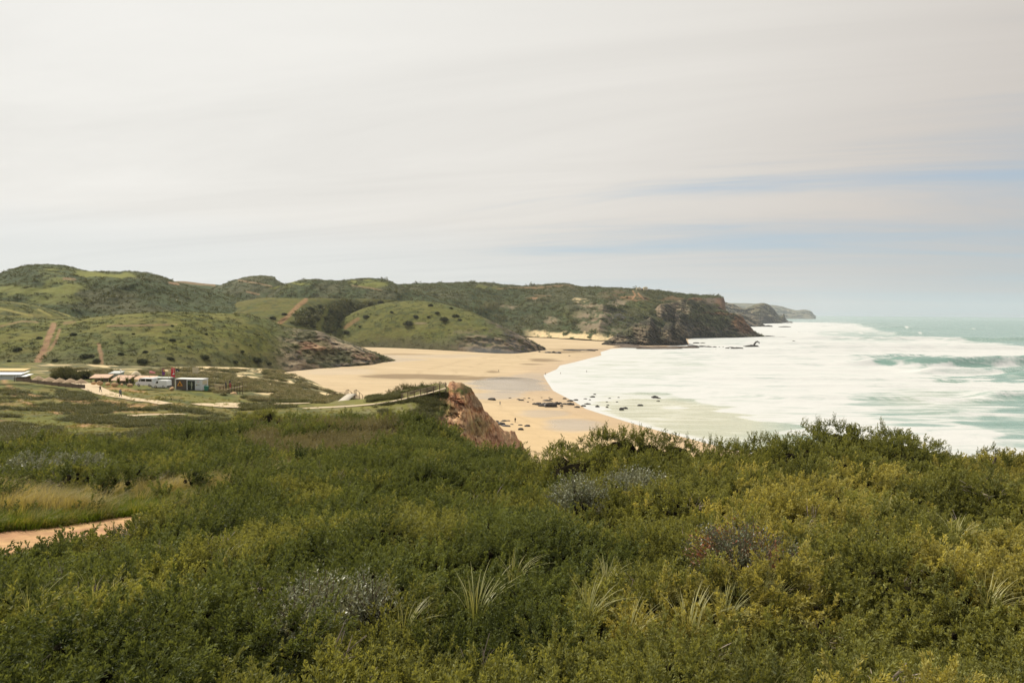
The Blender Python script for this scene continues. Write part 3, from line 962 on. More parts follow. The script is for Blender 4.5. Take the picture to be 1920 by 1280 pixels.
loft('valley_hill', [(380, 592, 660, 10, 480), (420, 574, 655, 10, 480), (460, 563, 650, 9, 480), (500, 558, 650, 8, 485), (560, 559, 655, 6, 500), (600, 559, 690, 5, 560), (640, 560, 745, 4, 660), (680, 560, 800, 4, 740), (740, 563, 820, 4, 770), (790, 570, 830, 4, 790)], 300, 90, 8, M_hill,
     'green slope with a straight dirt track and a dark bushy gully', prof=1.25, back=60, relief=soft_rel(40, 30, 86), znoise=(1.2, 12), colour=col_valley, seed=15)


def col_dome(P, U, V, t, n):
    c, a, b = grassy(P, 1.3, 120, base=np.array((.112, .113, .027)), alt=np.array((.15, .137, .042)), dk=.55)
    wob = (fbm(U / 18, V / 9, oct=4, seed=129) - .5)
    lrg = fbm(P[..., 0] / 60, P[..., 1] / 60, P[..., 2] / 25, oct=3, seed=127)
    c = blend(c, sstep(.46, .62, lrg) * .5, SCRUB * 1.4)
    c = blend(c, line_px(U + wob * 6, V, [(672, 598), (660, 606), (648, 614)], 5) * .6, SOIL * .7)
    c = blend(c, ell(U, V, 788, 606, 12, 2, .7) * .6, ROCK_L)
    c = blend(c, sstep(.16, .02, t + wob * .1) * .8, HEATH * .6)
    rk = sstep(0, 1, (U - 905 - (V - 600) * .35) / 40 + wob * 1.6) * sstep(592, 604, V)
    rk = np.maximum(rk, sstep(.42, .16, t + wob * .5) * sstep(820, 890, U + wob * 60) * .9)
    s = fbm(P[..., 0] / 10 + P[..., 2] / 5, P[..., 1] / 10, P[..., 2] / 4, oct=5, seed=131)
    rc = blend(np.broadcast_to(ROCK * .8, P.shape), sstep(.42, .6, s), ROCK_L * .8)
    rc = blend(rc, sstep(.55, .42, b), ROCK_D)
    rc = blend(rc, sstep(.12, .03, t) * sstep(860, 900, U) * .8, np.array((.10, .105, .11)))
    return blend(c, rk, 0) + rc * np.clip(rk, 0, 1)[..., None]


def rel_dome(u, t, P):
    k = np.maximum(sstep(890, 930, u), sstep(.5, .15, t) * sstep(820, 880, u))
    s = fbm(P[..., 0] / 16 + P[..., 2] / 12, P[..., 1] / 60, P[..., 2] / 10, oct=5, seed=133, ridged=True) - .55
    return k * s * 22 * np.sin(np.pi * t) ** .6 + (fbm(P[..., 0] / 60, P[..., 1] / 200, P[..., 2] / 60, oct=3, seed=134) - .5) * 26 * np.sin(np.pi * t)


loft('dome_hill', [(560, 640, 660, 3, 600), (600, 622, 670, 3, 610), (630, 606, 690, 3, 625), (660, 587, 710, 3, 632), (700, 573, 725, 3, 635), (740, 566, 730, 3, 630), (780, 564, 730, 3, 622), (830, 570, 725, 2, 608), (870, 580, 715, 1, 596), (900, 592, 705, 1, 585),
                   (930, 606, 692, 1, 580), (960, 620, 675, 1, 582), (985, 632, 660, 1, 600), (1005, 643, 655, 1, 625), (1022, 652, 655, 0, 645)], 370, 105, 10, M_hill, 'smooth green dome ending in a grey rocky point on the sand', prof=1.8, back=110,
     relief=rel_dome, znoise=(2.6, 30), colour=col_dome, seed=16)


def col_back(P, U, V, t, n):
    c, a, b = grassy(P, 1.9, 140, base=SCRUB * 1.1, alt=HEATH * .7, dark=SCRUB_D, dk=.65)
    wob = (fbm(U / 20, V / 10, oct=4, seed=149) - .5)
    for cx, cy, rx, ry, w_, k in ((930, 572, 26, 10, .8, GRASS_Y * .55), (910, 538, 30, 3, .8, GRASS), (1010, 537, 70, 3, .5, SOIL * .5), (1160, 552, 40, 8, .5, SOIL * .5), (1225, 575, 40, 14, .7, GRASS * .85), (1075, 590, 20, 9, .6, GRASS * .8),
                                 (960, 577, 14, 4, .8, ROCK_L), (1035, 602, 14, 6, .7, ROCK_L), (1000, 558, 16, 2.5, .7, SOIL * .8), (1016, 553, 14, 2, .5, SOIL * .7), (1090, 565, 16, 3, .9, DUNE * .8), (1110, 572, 26, 3, .7, ROCK_L), (1160, 569, 24, 5, .8, ROCK_L * .9),
                                 (1175, 556, 12, 3, .7, SOIL * .8), (1190, 560, 30, 5, .6, SOIL * .65), (1260, 560, 30, 5, .5, SOIL * .7), (975, 615, 24, 8, .4, HEATH), (1108, 600, 28, 18, .75, ROCK_L * .95), (1132, 590, 12, 16, .6, ROCK_L), (1165, 598, 22, 14, .85, ROCK_D * 1.2), (1125, 618, 40, 6, .6, ROCK_L)):  # dark patch paints the rib's shaded right face, tan beside it the lit one
        c = blend(c, ell(U + wob * 26, V + wob * 14, cx, cy, rx, ry, .8) * w_ * sstep(.36, .55, b), k)
    c = blend(c, line_px(U + wob * 6, V + wob * 3, [(930, 541), (1000, 539), (1040, 536), (1070, 535)], 1.6) * .35, SOIL * .7)
    c = blend(c, line_px(U + wob * 5, V, [(1186, 545), (1192, 553), (1186, 560)], 2.2) * .8 + line_px(U + wob * 5, V, [(1197, 550), (1206, 560)], 2.2) * .8, SOIL * .9)
    # bare cliff under the plateau edge
    rk = sstep(1295, 1330, U) * sstep(556, 560, V)
    s = fbm(P[..., 0] / 22, P[..., 1] / 22, P[..., 2] / 9, oct=5, seed=151)
    rc = blend(np.broadcast_to(ROCK * .8, P.shape), sstep(.45, .6, s), ROCK_D * 1.3)
    rc = blend(rc, sstep(1335, 1350, U) * .4, RED * .6)
    c = blend(c, rk, 0) + rc * rk[..., None]
    # sand hummocks at the foot
    sa = sstep(.085, .045, t + wob * .08) * sstep(975, 1010, U) * (1 - sstep(1190, 1225, U))
    sb = fbm(P[..., 0] / 7, P[..., 1] / 16, P[..., 2] / 4, oct=4, seed=155)
    return blend(c, sa * sstep(.40, .52, sb + .1 * sstep(.06, .02, t)), DUNE * 1.0)


def rel_back(u, t, P):
    a = (fbm(P[..., 0] / 90, P[..., 1] / 400, P[..., 2] / 120, oct=4, seed=157) - .5) * 150 * np.sin(np.pi * t)
    k = sstep(1040, 1100, u) * sstep(.95, .5, t)
    x = (u - (1122 + 22 * t)) / 60
    a = a + 30 * np.where(x < 0, np.clip(1 + x, 0, 1), np.clip(1 - x / .35, 0, 1)) * np.clip(t * 5, 0, 1) * np.clip((.75 - t) * 3, 0, 1)
    x = (u - (1058 + 20 * t)) / 40
    a = a + 20 * np.where(x < 0, np.clip(1 + x, 0, 1), np.clip(1 - x / .5, 0, 1)) * np.clip(t * 5, 0, 1) * np.clip((.7 - t) * 3, 0, 1)
    return a + k * (fbm(P[..., 0] / 30 + P[..., 2] / 20, P[..., 1] / 90, P[..., 2] / 20, oct=5, seed=158, ridged=True) - .5) * 50 * np.sin(np.pi * t)


loft('headland_hill', [(660, 560, 1150, 20, 800), (700, 544, 1180, 20, 810), (750, 534, 1200, 18, 830), (800, 531, 1210, 15, 860), (850, 530, 1220, 12, 890), (880, 529, 1230, 10, 900), (920, 531, 1240, 8, 915), (950, 534, 1250, 6, 930), (985, 536, 1250, 5, 935), (1010, 534, 1250, 4, 925),
                       (1040, 532, 1250, 4, 905), (1060, 532, 1250, 4, 890), (1090, 537, 1250, 4, 868), (1130, 539, 1250, 3, 850), (1190, 541, 1250, 2, 870), (1225, 543, 1250, 2, 930), (1260, 548, 1250, 2, 990), (1300, 552, 1255, 0, 1060), (1340, 554, 1260, 0, 1120), (1353, 556, 1260, 0, 1150),
                       (1358, 560, 1260, 0, 1180), (1362, 590, 1260, 0, 1230)], 500, 110, 8, M_hill, 'long scrub-covered headland with dunes at its foot', prof=1.35, back=200, relief=rel_back, znoise=(2.2, 16), colour=col_back, seed=17)


def rocky(seed, green=(), bare=(), base=ROCK, dark=.6, shelf=True, s=1.0, gamt=.35):
    def f(P, U, V, t, n):
        a = fbm(P[..., 0] / (18 * s) + P[..., 2] / (14 * s), P[..., 1] / (24 * s), P[..., 2] / (7 * s), oct=5, seed=seed)
        b = fbm(P[..., 0] / (5 * s), P[..., 1] / (5 * s), P[..., 2] / (5 * s), oct=4, seed=seed + 2)
        c = blend(np.broadcast_to(base, P.shape), sstep(.45, .62, a) * .8, ROCK_L * .85)
        c = blend(c, sstep(.55, .40, a) * dark, ROCK_D)
        c = blend(c, sstep(.54, .64, b) * .5, ROCK_D * .8)
        stv = vnoise((P[..., 2] * .8 + P[..., 0] * .55) / (2.6 * s) + a * 3, P[..., 1] / (60 * s), seed=seed + 8)
        c = blend(c, sstep(.58, .72, stv) * .45, ROCK_D * .7)
        c = blend(c, sstep(.36, .26, stv) * .35, ROCK_L * .8)
        g = sstep(.55, .8, n[..., 2]) * sstep(.38, .56, b + .25 * t - .06) * gamt
        wob = (fbm(U / 16, V / 10, oct=4, seed=seed + 5) - .5)
        for cx, cy, rx, ry, w_ in green:
            g = np.maximum(g, ell(U + wob * 22, V + wob * 14, cx, cy, rx, ry, .7) * w_ * sstep(.3, .5, b + .1))
        c = blend(c, g, np.array((.085, .088, .035)))
        for cx, cy, rx, ry, w_, k in bare:
            c = blend(c, ell(U + wob * 18, V + wob * 10, cx, cy, rx, ry, .7) * w_, k)
        if shelf:
            c = blend(c, sstep(5, 1.5, P[..., 2]) * .7, ROCK_D * .7)
        return c
    return f


def ribs(seed, amp, sc, lst=()):
    """ridged relief plus named buttresses: (u_top, u_foot, half width px, depth m)"""
    def f(u, t, P):
        k = np.sin(np.pi * np.clip(t, 0, 1)) ** .5
        d = (fbm(P[..., 0] / sc + P[..., 2] / (sc * 1.1), P[..., 1] / (sc * 4), P[..., 2] / (sc * .9), oct=5, seed=seed, ridged=True) - .55) * amp * k
        d = d + (fbm(P[..., 0] / (sc * .25) + P[..., 2] / (sc * .3), P[..., 1] / sc, P[..., 2] / (sc * .22), oct=4, seed=seed + 3, ridged=True) - .55) * amp * .75 * k
        for ut, uf, hw, dep in lst:
            c = uf + (ut - uf) * t
            x = (u - c) / hw
            d = d + dep * np.where(x < 0, np.clip(1 + x, 0, 1), np.clip(1 - x / .45, 0, 1)) * np.clip(t * 6, 0, 1) * np.clip((1 - t) * 3, 0, 1)
        return d
    return f


loft('cliff_hill', [(1190, 614, 1040, 0, 985), (1210, 597, 1050, 0, 985), (1228, 579, 1062, 0, 990), (1240, 570, 1072, 0, 1000), (1262, 567, 1085, 0, 1010), (1290, 561, 1100, 0, 1030), (1308, 557, 1120, 0, 1050), (1325, 566, 1125, 0, 1060), (1342, 576, 1128, 0, 1068), (1360, 583, 1128, 0, 1075), (1380, 589, 1126, 0, 1080), (1393, 593, 1124, 0, 1085), (1399, 604, 1120, 0, 1090), (1408, 614, 1115, 0, 1093), (1420, 625, 1108, -1, 1096), (1434, 633, 1104, -2, 1100)], 340, 130, 10, M_rock, 'big dark sea cliff falling to the surf at the headland tip',
     prof=.9, back=70, relief=ribs(161, 26, 26, [(1243, 1236, 30, 11), (1298, 1284, 36, 20), (1345, 1335, 50, 12), (1266, 1262, 26, -22)]), znoise=(3.0, 10), seed=19, vjit=1.2,
     colour=rocky(180, green=[(1330, 590, 40, 16, .9), (1345, 605, 44, 10, .8), (1305, 575, 20, 12, .6), (1220, 590, 14, 14, .7)], bare=[(1235, 580, 8, 14, .8, ROCK_L * .9), (1360, 588, 40, 2.0, .7, RED * .35), (1393, 607, 18, 14, .6, RED * .62), (1300, 560, 30, 4, .5, RED * .6), (1276, 561, 12, 2.5, .8, DUNE * .8)],  # tall tan patch at the left paints the lit rock face
                  base=ROCK * .75, dark=.95))
loft('buttress_hill', [(1128, 644, 800, 0, 770), (1145, 634, 808, 0, 773), (1160, 624, 815, 0, 776), (1172, 618, 818, 0, 778), (1184, 613, 822, 0, 780), (1192, 606, 824, 0, 781), (1202, 602, 826, 0, 782), (1211, 600, 828, 0, 783), (1219, 595, 830, 0, 784), (1226, 604, 830, 0, 786), (1234, 612, 828, 0, 788), (1242, 615, 828, 0, 790), (1249, 606, 830, 0, 791), (1257, 603, 832, 0, 793), (1264, 609, 832, 0, 795), (1270, 606, 830, 0, 796), (1276, 614, 828, 0, 798), (1281, 624, 824, 0, 801), (1290, 644, 815, -1, 806)], 260, 110, 8, M_rock, 'jagged dark rock buttress standing at the end of the sand', prof=.9, back=50, relief=ribs(162, 20, 14, [(1219, 1212, 30, 14), (1256, 1250, 20, 14), (1184, 1176, 24, 8)]), znoise=(2.6, 7), seed=20, vjit=2.0,
     colour=rocky(190, green=[(1180, 622, 24, 8, .7), (1200, 612, 14, 6, .5)], bare=[(1200, 625, 12, 12, .5, ROCK_L), (1160, 636, 16, 5, .7, ROCK_L)], base=ROCK * .8, dark=.75))
loft('second_headland_hill', [(1340, 575, 3300, 0, 2900), (1357, 566.5, 3300, 0, 2900), (1375, 570, 3300, 0, 2900), (1395, 578, 3280, 0, 2900), (1405, 575, 3280, 0, 2900), (1420, 569, 3280, 0, 2900), (1431, 567.5, 3280, 0, 2900), (1441, 571, 3280, 0, 2900), (1452, 581, 3260, 0, 2920), (1464, 592, 3240, 0, 2950),
                              (1467, 591, 3230, 0, 2960), (1470, 588.5, 3230, 0, 2970), (1473, 597, 3230, 0, 2990), (1479, 602, 3220, -2, 3010), (1488, 606, 3200, -6, 3050)], 200, 70, 6, M_rock, 'hazy rocky headland with a cone-shaped peak behind the cliff', prof=1.2, back=300,
     relief=ribs(163, 220, 90, [(1425, 1425, 26, 160)]), znoise=(6, 40), seed=21, vjit=.7, colour=rocky(200, base=ROCK * .6, dark=.8, s=3.5, gamt=.6, green=[(1430, 585, 20, 8, .5)]))
loft('low_point_hill', [(1370, 588, 2300, 0, 2060), (1385, 586, 2300, 0, 2060), (1398, 590, 2290, 0, 2080), (1412, 597, 2280, 0, 2100), (1424, 603, 2260, 0, 2120), (1436, 610, 2240, -2, 2140), (1446, 614, 2200, -4, 2150)], 120, 50, 6, M_rock, 'low brown rocky point between the two headlands',
     prof=1.3, back=100, relief=ribs(164, 120, 60), znoise=(4, 25), seed=22, colour=rocky(210, base=ROCK * .9, dark=.5, s=2.5))
loft('distant_headland_hill', [(1320, 570, 7600, 0, 7000), (1362, 568, 7600, 0, 7000), (1400, 568.5, 7600, 0, 7000), (1440, 571, 7600, 0, 7000), (1465, 574, 7600, 0, 7000), (1480, 578.5, 7600, 0, 7000), (1495, 581.5, 7600, 0, 7000), (1507, 580.5, 7600, 0, 7000), (1516, 581.5, 7600, 0, 7000),
                               (1522, 584, 7600, 0, 7050), (1526, 589.5, 7600, -5, 7100), (1530, 592, 7600, -20, 7150)], 120, 30, 5, M_far, 'faint blue-grey headland far down the coast', prof=1.2, back=600, relief=ribs(165, 300, 250), znoise=(8, 120), seed=23,
     colour=rocky(220, base=ROCK * .9, dark=.4, s=9, gamt=.6))


# red cliff at the end of the near spur
def col_red(P, U, V, t, n):
    a = fbm(P[..., 0] / 5 + P[..., 2] / 6, P[..., 1] / 6, P[..., 2] / 3, oct=5, seed=230)
    b = fbm(P[..., 0] / 1.6, P[..., 1] / 1.6, P[..., 2] / 1.6, oct=4, seed=231)
    c = blend(np.broadcast_to(RED * 1.35, P.shape), sstep(.45, .62, a) * .75, np.array((.60, .37, .20)))
    c = blend(c, sstep(.52, .38, a) * .6, RED * .5)
    c = blend(c, sstep(.55, .63, b) * .45, RED * .42)
    stv = vnoise((P[..., 2] * .9 + P[..., 0] * .45) / .8, P[..., 1] / 30, seed=238)
    c = blend(c, sstep(.62, .78, stv) * .55, RED * .38)
    c = blend(c, sstep(.34, .2, stv) * .4, np.array((.50, .33, .22)))
    wob = (fbm(U / 14, V / 14, oct=4, seed=233) - .5)
    rub = fbm(P[..., 0] / .7, P[..., 1] / .7, P[..., 2] / .55, oct=3, seed=239)
    c = blend(c, sstep(.56, .66, rub) * .6, np.array((.64, .44, .26)))
    c = blend(c, sstep(.42, .34, rub) * .6, RED * .35)
    c = blend(c, sstep(905, 950, U) * .5, np.array((.57, .36, .215)) * (.75 + .5 * a[..., None]))
    g = np.maximum(ell(U + wob * 30, V + wob * 20, 800, 770, 52, 26, .5), ell(U + wob * 20, V + wob * 14, 868, 728, 26, 12, .6) * .95)
    g = np.maximum(g, ell(U + wob * 16, V + wob * 12, 895, 800, 26, 16, .6) * .6)
    gc = blend(np.broadcast_to(np.array((.115, .12, .035)), P.shape), sstep(.4, .6, b), np.array((.17, .12, .05)))
    c = blend(c, g, 0) + gc * np.clip(g, 0, 1)[..., None]
    c = blend(c, ell(U + wob * 10, V + wob * 6, 842, 724, 20, 7, .6) * .8, np.array((.52, .28, .16)))
    c = blend(c, ell(U + wob * 10, V + wob * 10, 893, 752, 10, 12, .6) * .5, ROCK_L)
    return c


def rel_red(u, t, P):
    s = fbm(P[..., 0] / 4 + P[..., 2] / 5, P[..., 1] / 18, P[..., 2] / 3.5, oct=5, seed=235, ridged=True) - .55
    k = sstep(800, 850, u)
    d = k * s * 6.5 * np.sin(np.pi * t) ** .5
    s2 = fbm(P[..., 0] / 1.1 + P[..., 2] / 1.6, P[..., 1] / 5, P[..., 2] / .9, oct=4, seed=236, ridged=True) - .55
    st_ = vnoise((P[..., 2] * .9 + P[..., 0] * .45) / 1.1, P[..., 1] / 30, seed=237) - .5
    d = d + k * (s2 * 2.6 + st_ * 1.3) * np.sin(np.pi * t) ** .4
    for ut, uf, hw, dep in ((868, 880, 26, 5), (905, 915, 20, 4), (945, 955, 18, 3.5)):
        x = (u - (uf + (ut - uf) * t)) / hw
        d = d + dep * np.where(x < 0, np.clip(1 + x, 0, 1), np.clip(1 - x / .4, 0, 1)) * np.clip((1 - t) * 4, 0, 1)
    return d


loft('red_cliff_hill', [(735, 764, 131, 13, 104), (770, 753, 133, 12, 106), (800, 741, 134.5, 11, 108), (822, 734, 136, 10, 110), (836, 727, 137.5, 9, 112), (848, 714.5, 139, 8, 114), (862, 716, 141, 7, 117), (874, 722, 143, 6, 120), (884, 730, 145, 5, 123), (893, 743, 147, 4, 126), (902, 754, 149, 3, 128), (908, 768, 151, 2.5, 130),
                        (918, 777, 153, 2, 133), (930, 788, 156, 1.5, 137), (940, 802, 158, 1, 141), (952, 808, 161, 1, 144), (964, 806, 164, .5, 148), (971, 820, 167, .5, 153), (980, 832, 170, 0, 159), (985, 846, 173, 0, 165), (988, 858, 175, -1, 170)],
     330, 130, 12, M_rock, 'weathered red cliff at the end of the grassy spur', prof=1.25, back=16, relief=rel_red, znoise=(1.0, 2.6), colour=col_red, seed=24, vjit=2.6)

# ------------------------------------------------------------------ vegetation
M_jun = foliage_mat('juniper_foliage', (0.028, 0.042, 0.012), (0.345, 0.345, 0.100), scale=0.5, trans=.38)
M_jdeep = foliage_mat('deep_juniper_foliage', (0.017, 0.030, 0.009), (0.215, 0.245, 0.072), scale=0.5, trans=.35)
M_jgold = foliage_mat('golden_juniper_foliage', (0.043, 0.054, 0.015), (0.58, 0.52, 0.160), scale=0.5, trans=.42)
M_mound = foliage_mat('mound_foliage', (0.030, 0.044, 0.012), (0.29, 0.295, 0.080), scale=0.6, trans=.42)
M_plain = foliage_mat('plain_foliage', (0.045, 0.057, 0.018), (0.165, 0.158, 0.052), scale=0.12, trans=.15)
M_hsh = foliage_mat('hill_foliage', (0.050, 0.062, 0.024), (0.135, 0.134, 0.046), scale=0.05, trans=.2)
M_dbush = foliage_mat('dark_bush_foliage', (0.030, 0.042, 0.018), (0.075, 0.085, 0.032), scale=0.2, trans=.15)
M_heath = foliage_mat('heath_foliage', (0.085, 0.078, 0.038), (0.31, 0.265, 0.13), scale=0.3, trans=.2)
M_grass = foliage_mat('grass_blades', (0.085, 0.105, 0.020), (0.27, 0.245, 0.070), scale=0.9, trans=.4)
M_turf = foliage_mat('turf_blades', (0.09, 0.10, 0.024), (0.24, 0.205, 0.065), scale=0.2, trans=.3)
M_straw = foliage_mat('straw_blades', (0.13, 0.12, 0.035), (0.40, 0.33, 0.14), scale=0.9, trans=.4)
M_lush = foliage_mat('lush_grass', (0.065, 0.105, 0.012), (0.13, 0.185, 0.022), scale=0.6, trans=.35)
M_marram = foliage_mat('marram_blades', (0.16, 0.18, 0.055), (0.55, 0.51, 0.24), scale=1.2, trans=.3, rough=.4)
M_grey = foliage_mat('grey_leaves', (0.085, 0.105, 0.055), (0.40, 0.40, 0.28), scale=1.5, trans=.15, rough=.38)
M_redleaf = foliage_mat('reddish_leaves', (0.055, 0.065, 0.035), (0.19, 0.20, 0.13), scale=1.6, trans=.15, rough=.38, redtip=(0.36, 0.10, 0.05))
M_dead = plain('dead_twig_bark', (0.34, 0.28, 0.22), .9, .3, 8)
M_twig = plain('twig_bark', (0.16, 0.12, 0.085), .9, .4, 8)


def unit(v):
    return v / (np.linalg.norm(v, axis=-1, keepdims=True) + 1e-9)


def diamonds(base, d, L, W, side=None, tip0=None, tip1=None):
    """n leaf-shaped quads; returns V (4n,3), tip (4n)"""
    n = len(base)
    L, W = np.broadcast_to(L, n)[:, None], np.broadcast_to(W, n)[:, None]
    if side is None:
        side = unit(np.cross(d, rng.normal(size=(n, 3))))
    m = base + d * L * .5
    nrm = np.cross(d, side)
    V = np.stack([base, m + side * W * .5 + nrm * L * .04, base + d * L, m - side * W * .5 + nrm * L * .04], 1)
    t0 = np.zeros(n) if tip0 is None else tip0
    t1 = np.ones(n) if tip1 is None else tip1
    T = np.stack([t0, (t0 + t1) / 2, t1, (t0 + t1) / 2], 1)
    return V.reshape(-1, 3), T.reshape(-1)


def leaf_mesh(name, V, T, mat):
    return mesh_np(name, V, np.arange(len(V)).reshape(-1, 4), [mat], smooth=False, attrs={'tip': T})


def juniper_clump(ns, nb, nn, size=.3, nl=.036, nw=.0095, spread=.9, lean=(.12, .0, 0)):
    """several feathery sprays rising from one point"""
    Vs, Ts = [], []
    for s in range(ns):
        az = 2 * math.pi * (s + rng.random() * .8) / ns
        tl = spread * (0.15 + .85 * rng.random())
        ax = unit(np.array([math.cos(az) * math.sin(tl), math.sin(az) * math.sin(tl), math.cos(tl)]) + np.array(lean))
        L = size * (.65 + .5 * rng.random())
        t = np.linspace(.18, 1, nb)
        bend = np.array([.25, 0, .25])
        P = ax[None] * (t * L)[:, None] + bend[None] * (t ** 2 * L * .35)[:, None]
        sd = unit(np.cross(ax, rng.normal(size=3)))
        up = np.cross(ax, sd)
        for i in range(nb):
            a = rng.uniform(0, 2 * math.pi)
            out = unit(sd * math.cos(a) + up * math.sin(a) * .8 + ax * (.9 + .5 * t[i]))
            bl = L * .21 * (1.2 - .75 * t[i])
            q = np.linspace(0.1, 1, nn)
            B = P[i][None] + out[None] * (q * bl)[:, None]
            d = unit(out[None] + rng.normal(size=(nn, 3)) * .42 + np.array([0.05, 0, .1]))
            sc = size / .3
            V, T = diamonds(B, d, nl * sc * (.7 + .6 * rng.random(nn)), nw * sc * (.7 + .6 * rng.random(nn)), tip0=np.full(nn, t[i] * .55), tip1=np.full(nn, t[i] * .55) + .45 * q)
            Vs.append(V)
            Ts.append(T)
    return np.concatenate(Vs), np.concatenate(Ts)


ICO = None


def bushlet(nsp, nn, Rr, nl, nw, core=.62, lean=(.25, 0, .45), plume=1.0, zlo=-.45):
    """a rounded tuft: added opaque core, coloured as inner shade, clothed with short feathery sprigs"""
    global ICO
    if ICO is None:
        bm = bmesh.new()
        bmesh.ops.create_icosphere(bm, subdivisions=1, radius=1)
        ICO = (np.array([v.co[:] for v in bm.verts]), [[v.index for v in f.verts] for f in bm.faces])
        bm.free()
    Vs, Ts = [], []
    z = rng.uniform(zlo, 1, nsp)
    a = rng.uniform(0, 6.283, nsp)
    s = np.sqrt(np.clip(1 - z * z, 0, 1))
    D = np.stack([s * np.cos(a), s * np.sin(a), z], -1)
    lump = .75 + .5 * vnoise(D[:, 0] * 2 + rng.random() * 50, D[:, 1] * 2, D[:, 2] * 2)
    B = D * (Rr * core * .8 * lump)[:, None]
    O = unit(D + np.array(lean) + rng.normal(size=D.shape) * .22)
    for k in range(nsp):
        q = np.linspace(.1, 1, nn)
        L = Rr * .62 * plume * rng.uniform(.7, 1.25)
        P = B[k][None] + O[k][None] * (q * L)[:, None]
        d = unit(O[k][None] * .8 + rng.normal(size=(nn, 3)) * .55)
        V, T = diamonds(P, d, nl * rng.uniform(.7, 1.3, nn), nw * rng.uniform(.7, 1.3, nn), tip0=q * .75, tip1=.15 + q * .95)
        Vs.append(V)
        Ts.append(T)
    V, T = np.concatenate(Vs), np.concatenate(Ts)
    if core > 0:
        iv, fi = ICO
        iv = iv * Rr * core * .72 * (.8 + .3 * rng.random((len(iv), 1))) * np.array([1, 1, .9])
        cv = np.concatenate([iv[[f[0], f[1], f[2], f[2]]] for f in fi])
        # keep quads valid: split the last corner off a little
        cv = cv.reshape(-1, 4, 3)
        cv[:, 3] = (cv[:, 2] + cv[:, 0]) / 2
        V = np.concatenate([V, cv.reshape(-1, 3)])
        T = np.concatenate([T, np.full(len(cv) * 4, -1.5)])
    return V, T


def with_core(VT, rad):  # adds an opaque core coloured dark for the shade inside the tuft
    V, T = VT
    if ICO is None:
        bushlet(1, 1, .1, .01, .01)
    iv, fi = ICO
    iv = iv * rad * (.8 + .4 * rng.random((len(iv), 1))) + np.array([0, 0, rad * .3])
    cv = np.concatenate([iv[[f[0], f[1], f[2], f[2]]] for f in fi]).reshape(-1, 4, 3)
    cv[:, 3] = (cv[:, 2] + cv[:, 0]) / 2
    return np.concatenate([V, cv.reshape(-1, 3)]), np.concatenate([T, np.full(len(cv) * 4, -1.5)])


def grass_clump(n, h, spread, wd, lean=(.35, .05), seg=3, curl=.6):
    Vs, Fs, Ts = [], [], []
    b = 0
    for i in range(n):
        az = rng.uniform(0, 2 * math.pi)
        r0 = spread * math.sqrt(rng.random())
        base = np.array([math.cos(az) * r0, math.sin(az) * r0, 0])
        L = h * rng.uniform(.55, 1.15)
        dx = np.array([math.cos(az), math.sin(az), 0]) * rng.uniform(.1, curl) + np.array([lean[0], lean[1], 0]) * rng.uniform(.5, 1.4)
        sd = unit(np.cross(dx + np.array([1e-3, 0, 0]), np.array([0, 0, 1.0])))
        for k in range(seg + 1):
            f = k / seg
            c = base + np.array([0, 0, 1]) * L * (f - .42 * np.linalg.norm(dx) * f ** 2.3) + dx * L * f ** 1.7
            w_ = wd * (1 - f ** 1.6) + wd * .08
            Vs += [c - sd * w_ / 2, c + sd * w_ / 2]
            Ts += [f, f]
            if k:
                Fs.append((b + 2 * k - 2, b + 2 * k - 1, b + 2 * k + 1, b + 2 * k))
        b += 2 * (seg + 1)
    return np.array(Vs), np.array(Fs), np.array(Ts)


def grass_mesh(name, mat, *a, **k):
    V, Fq, T = grass_clump(*a, **k)
    return mesh_np(name, V, Fq, [mat], smooth=True, attrs={'tip': T})


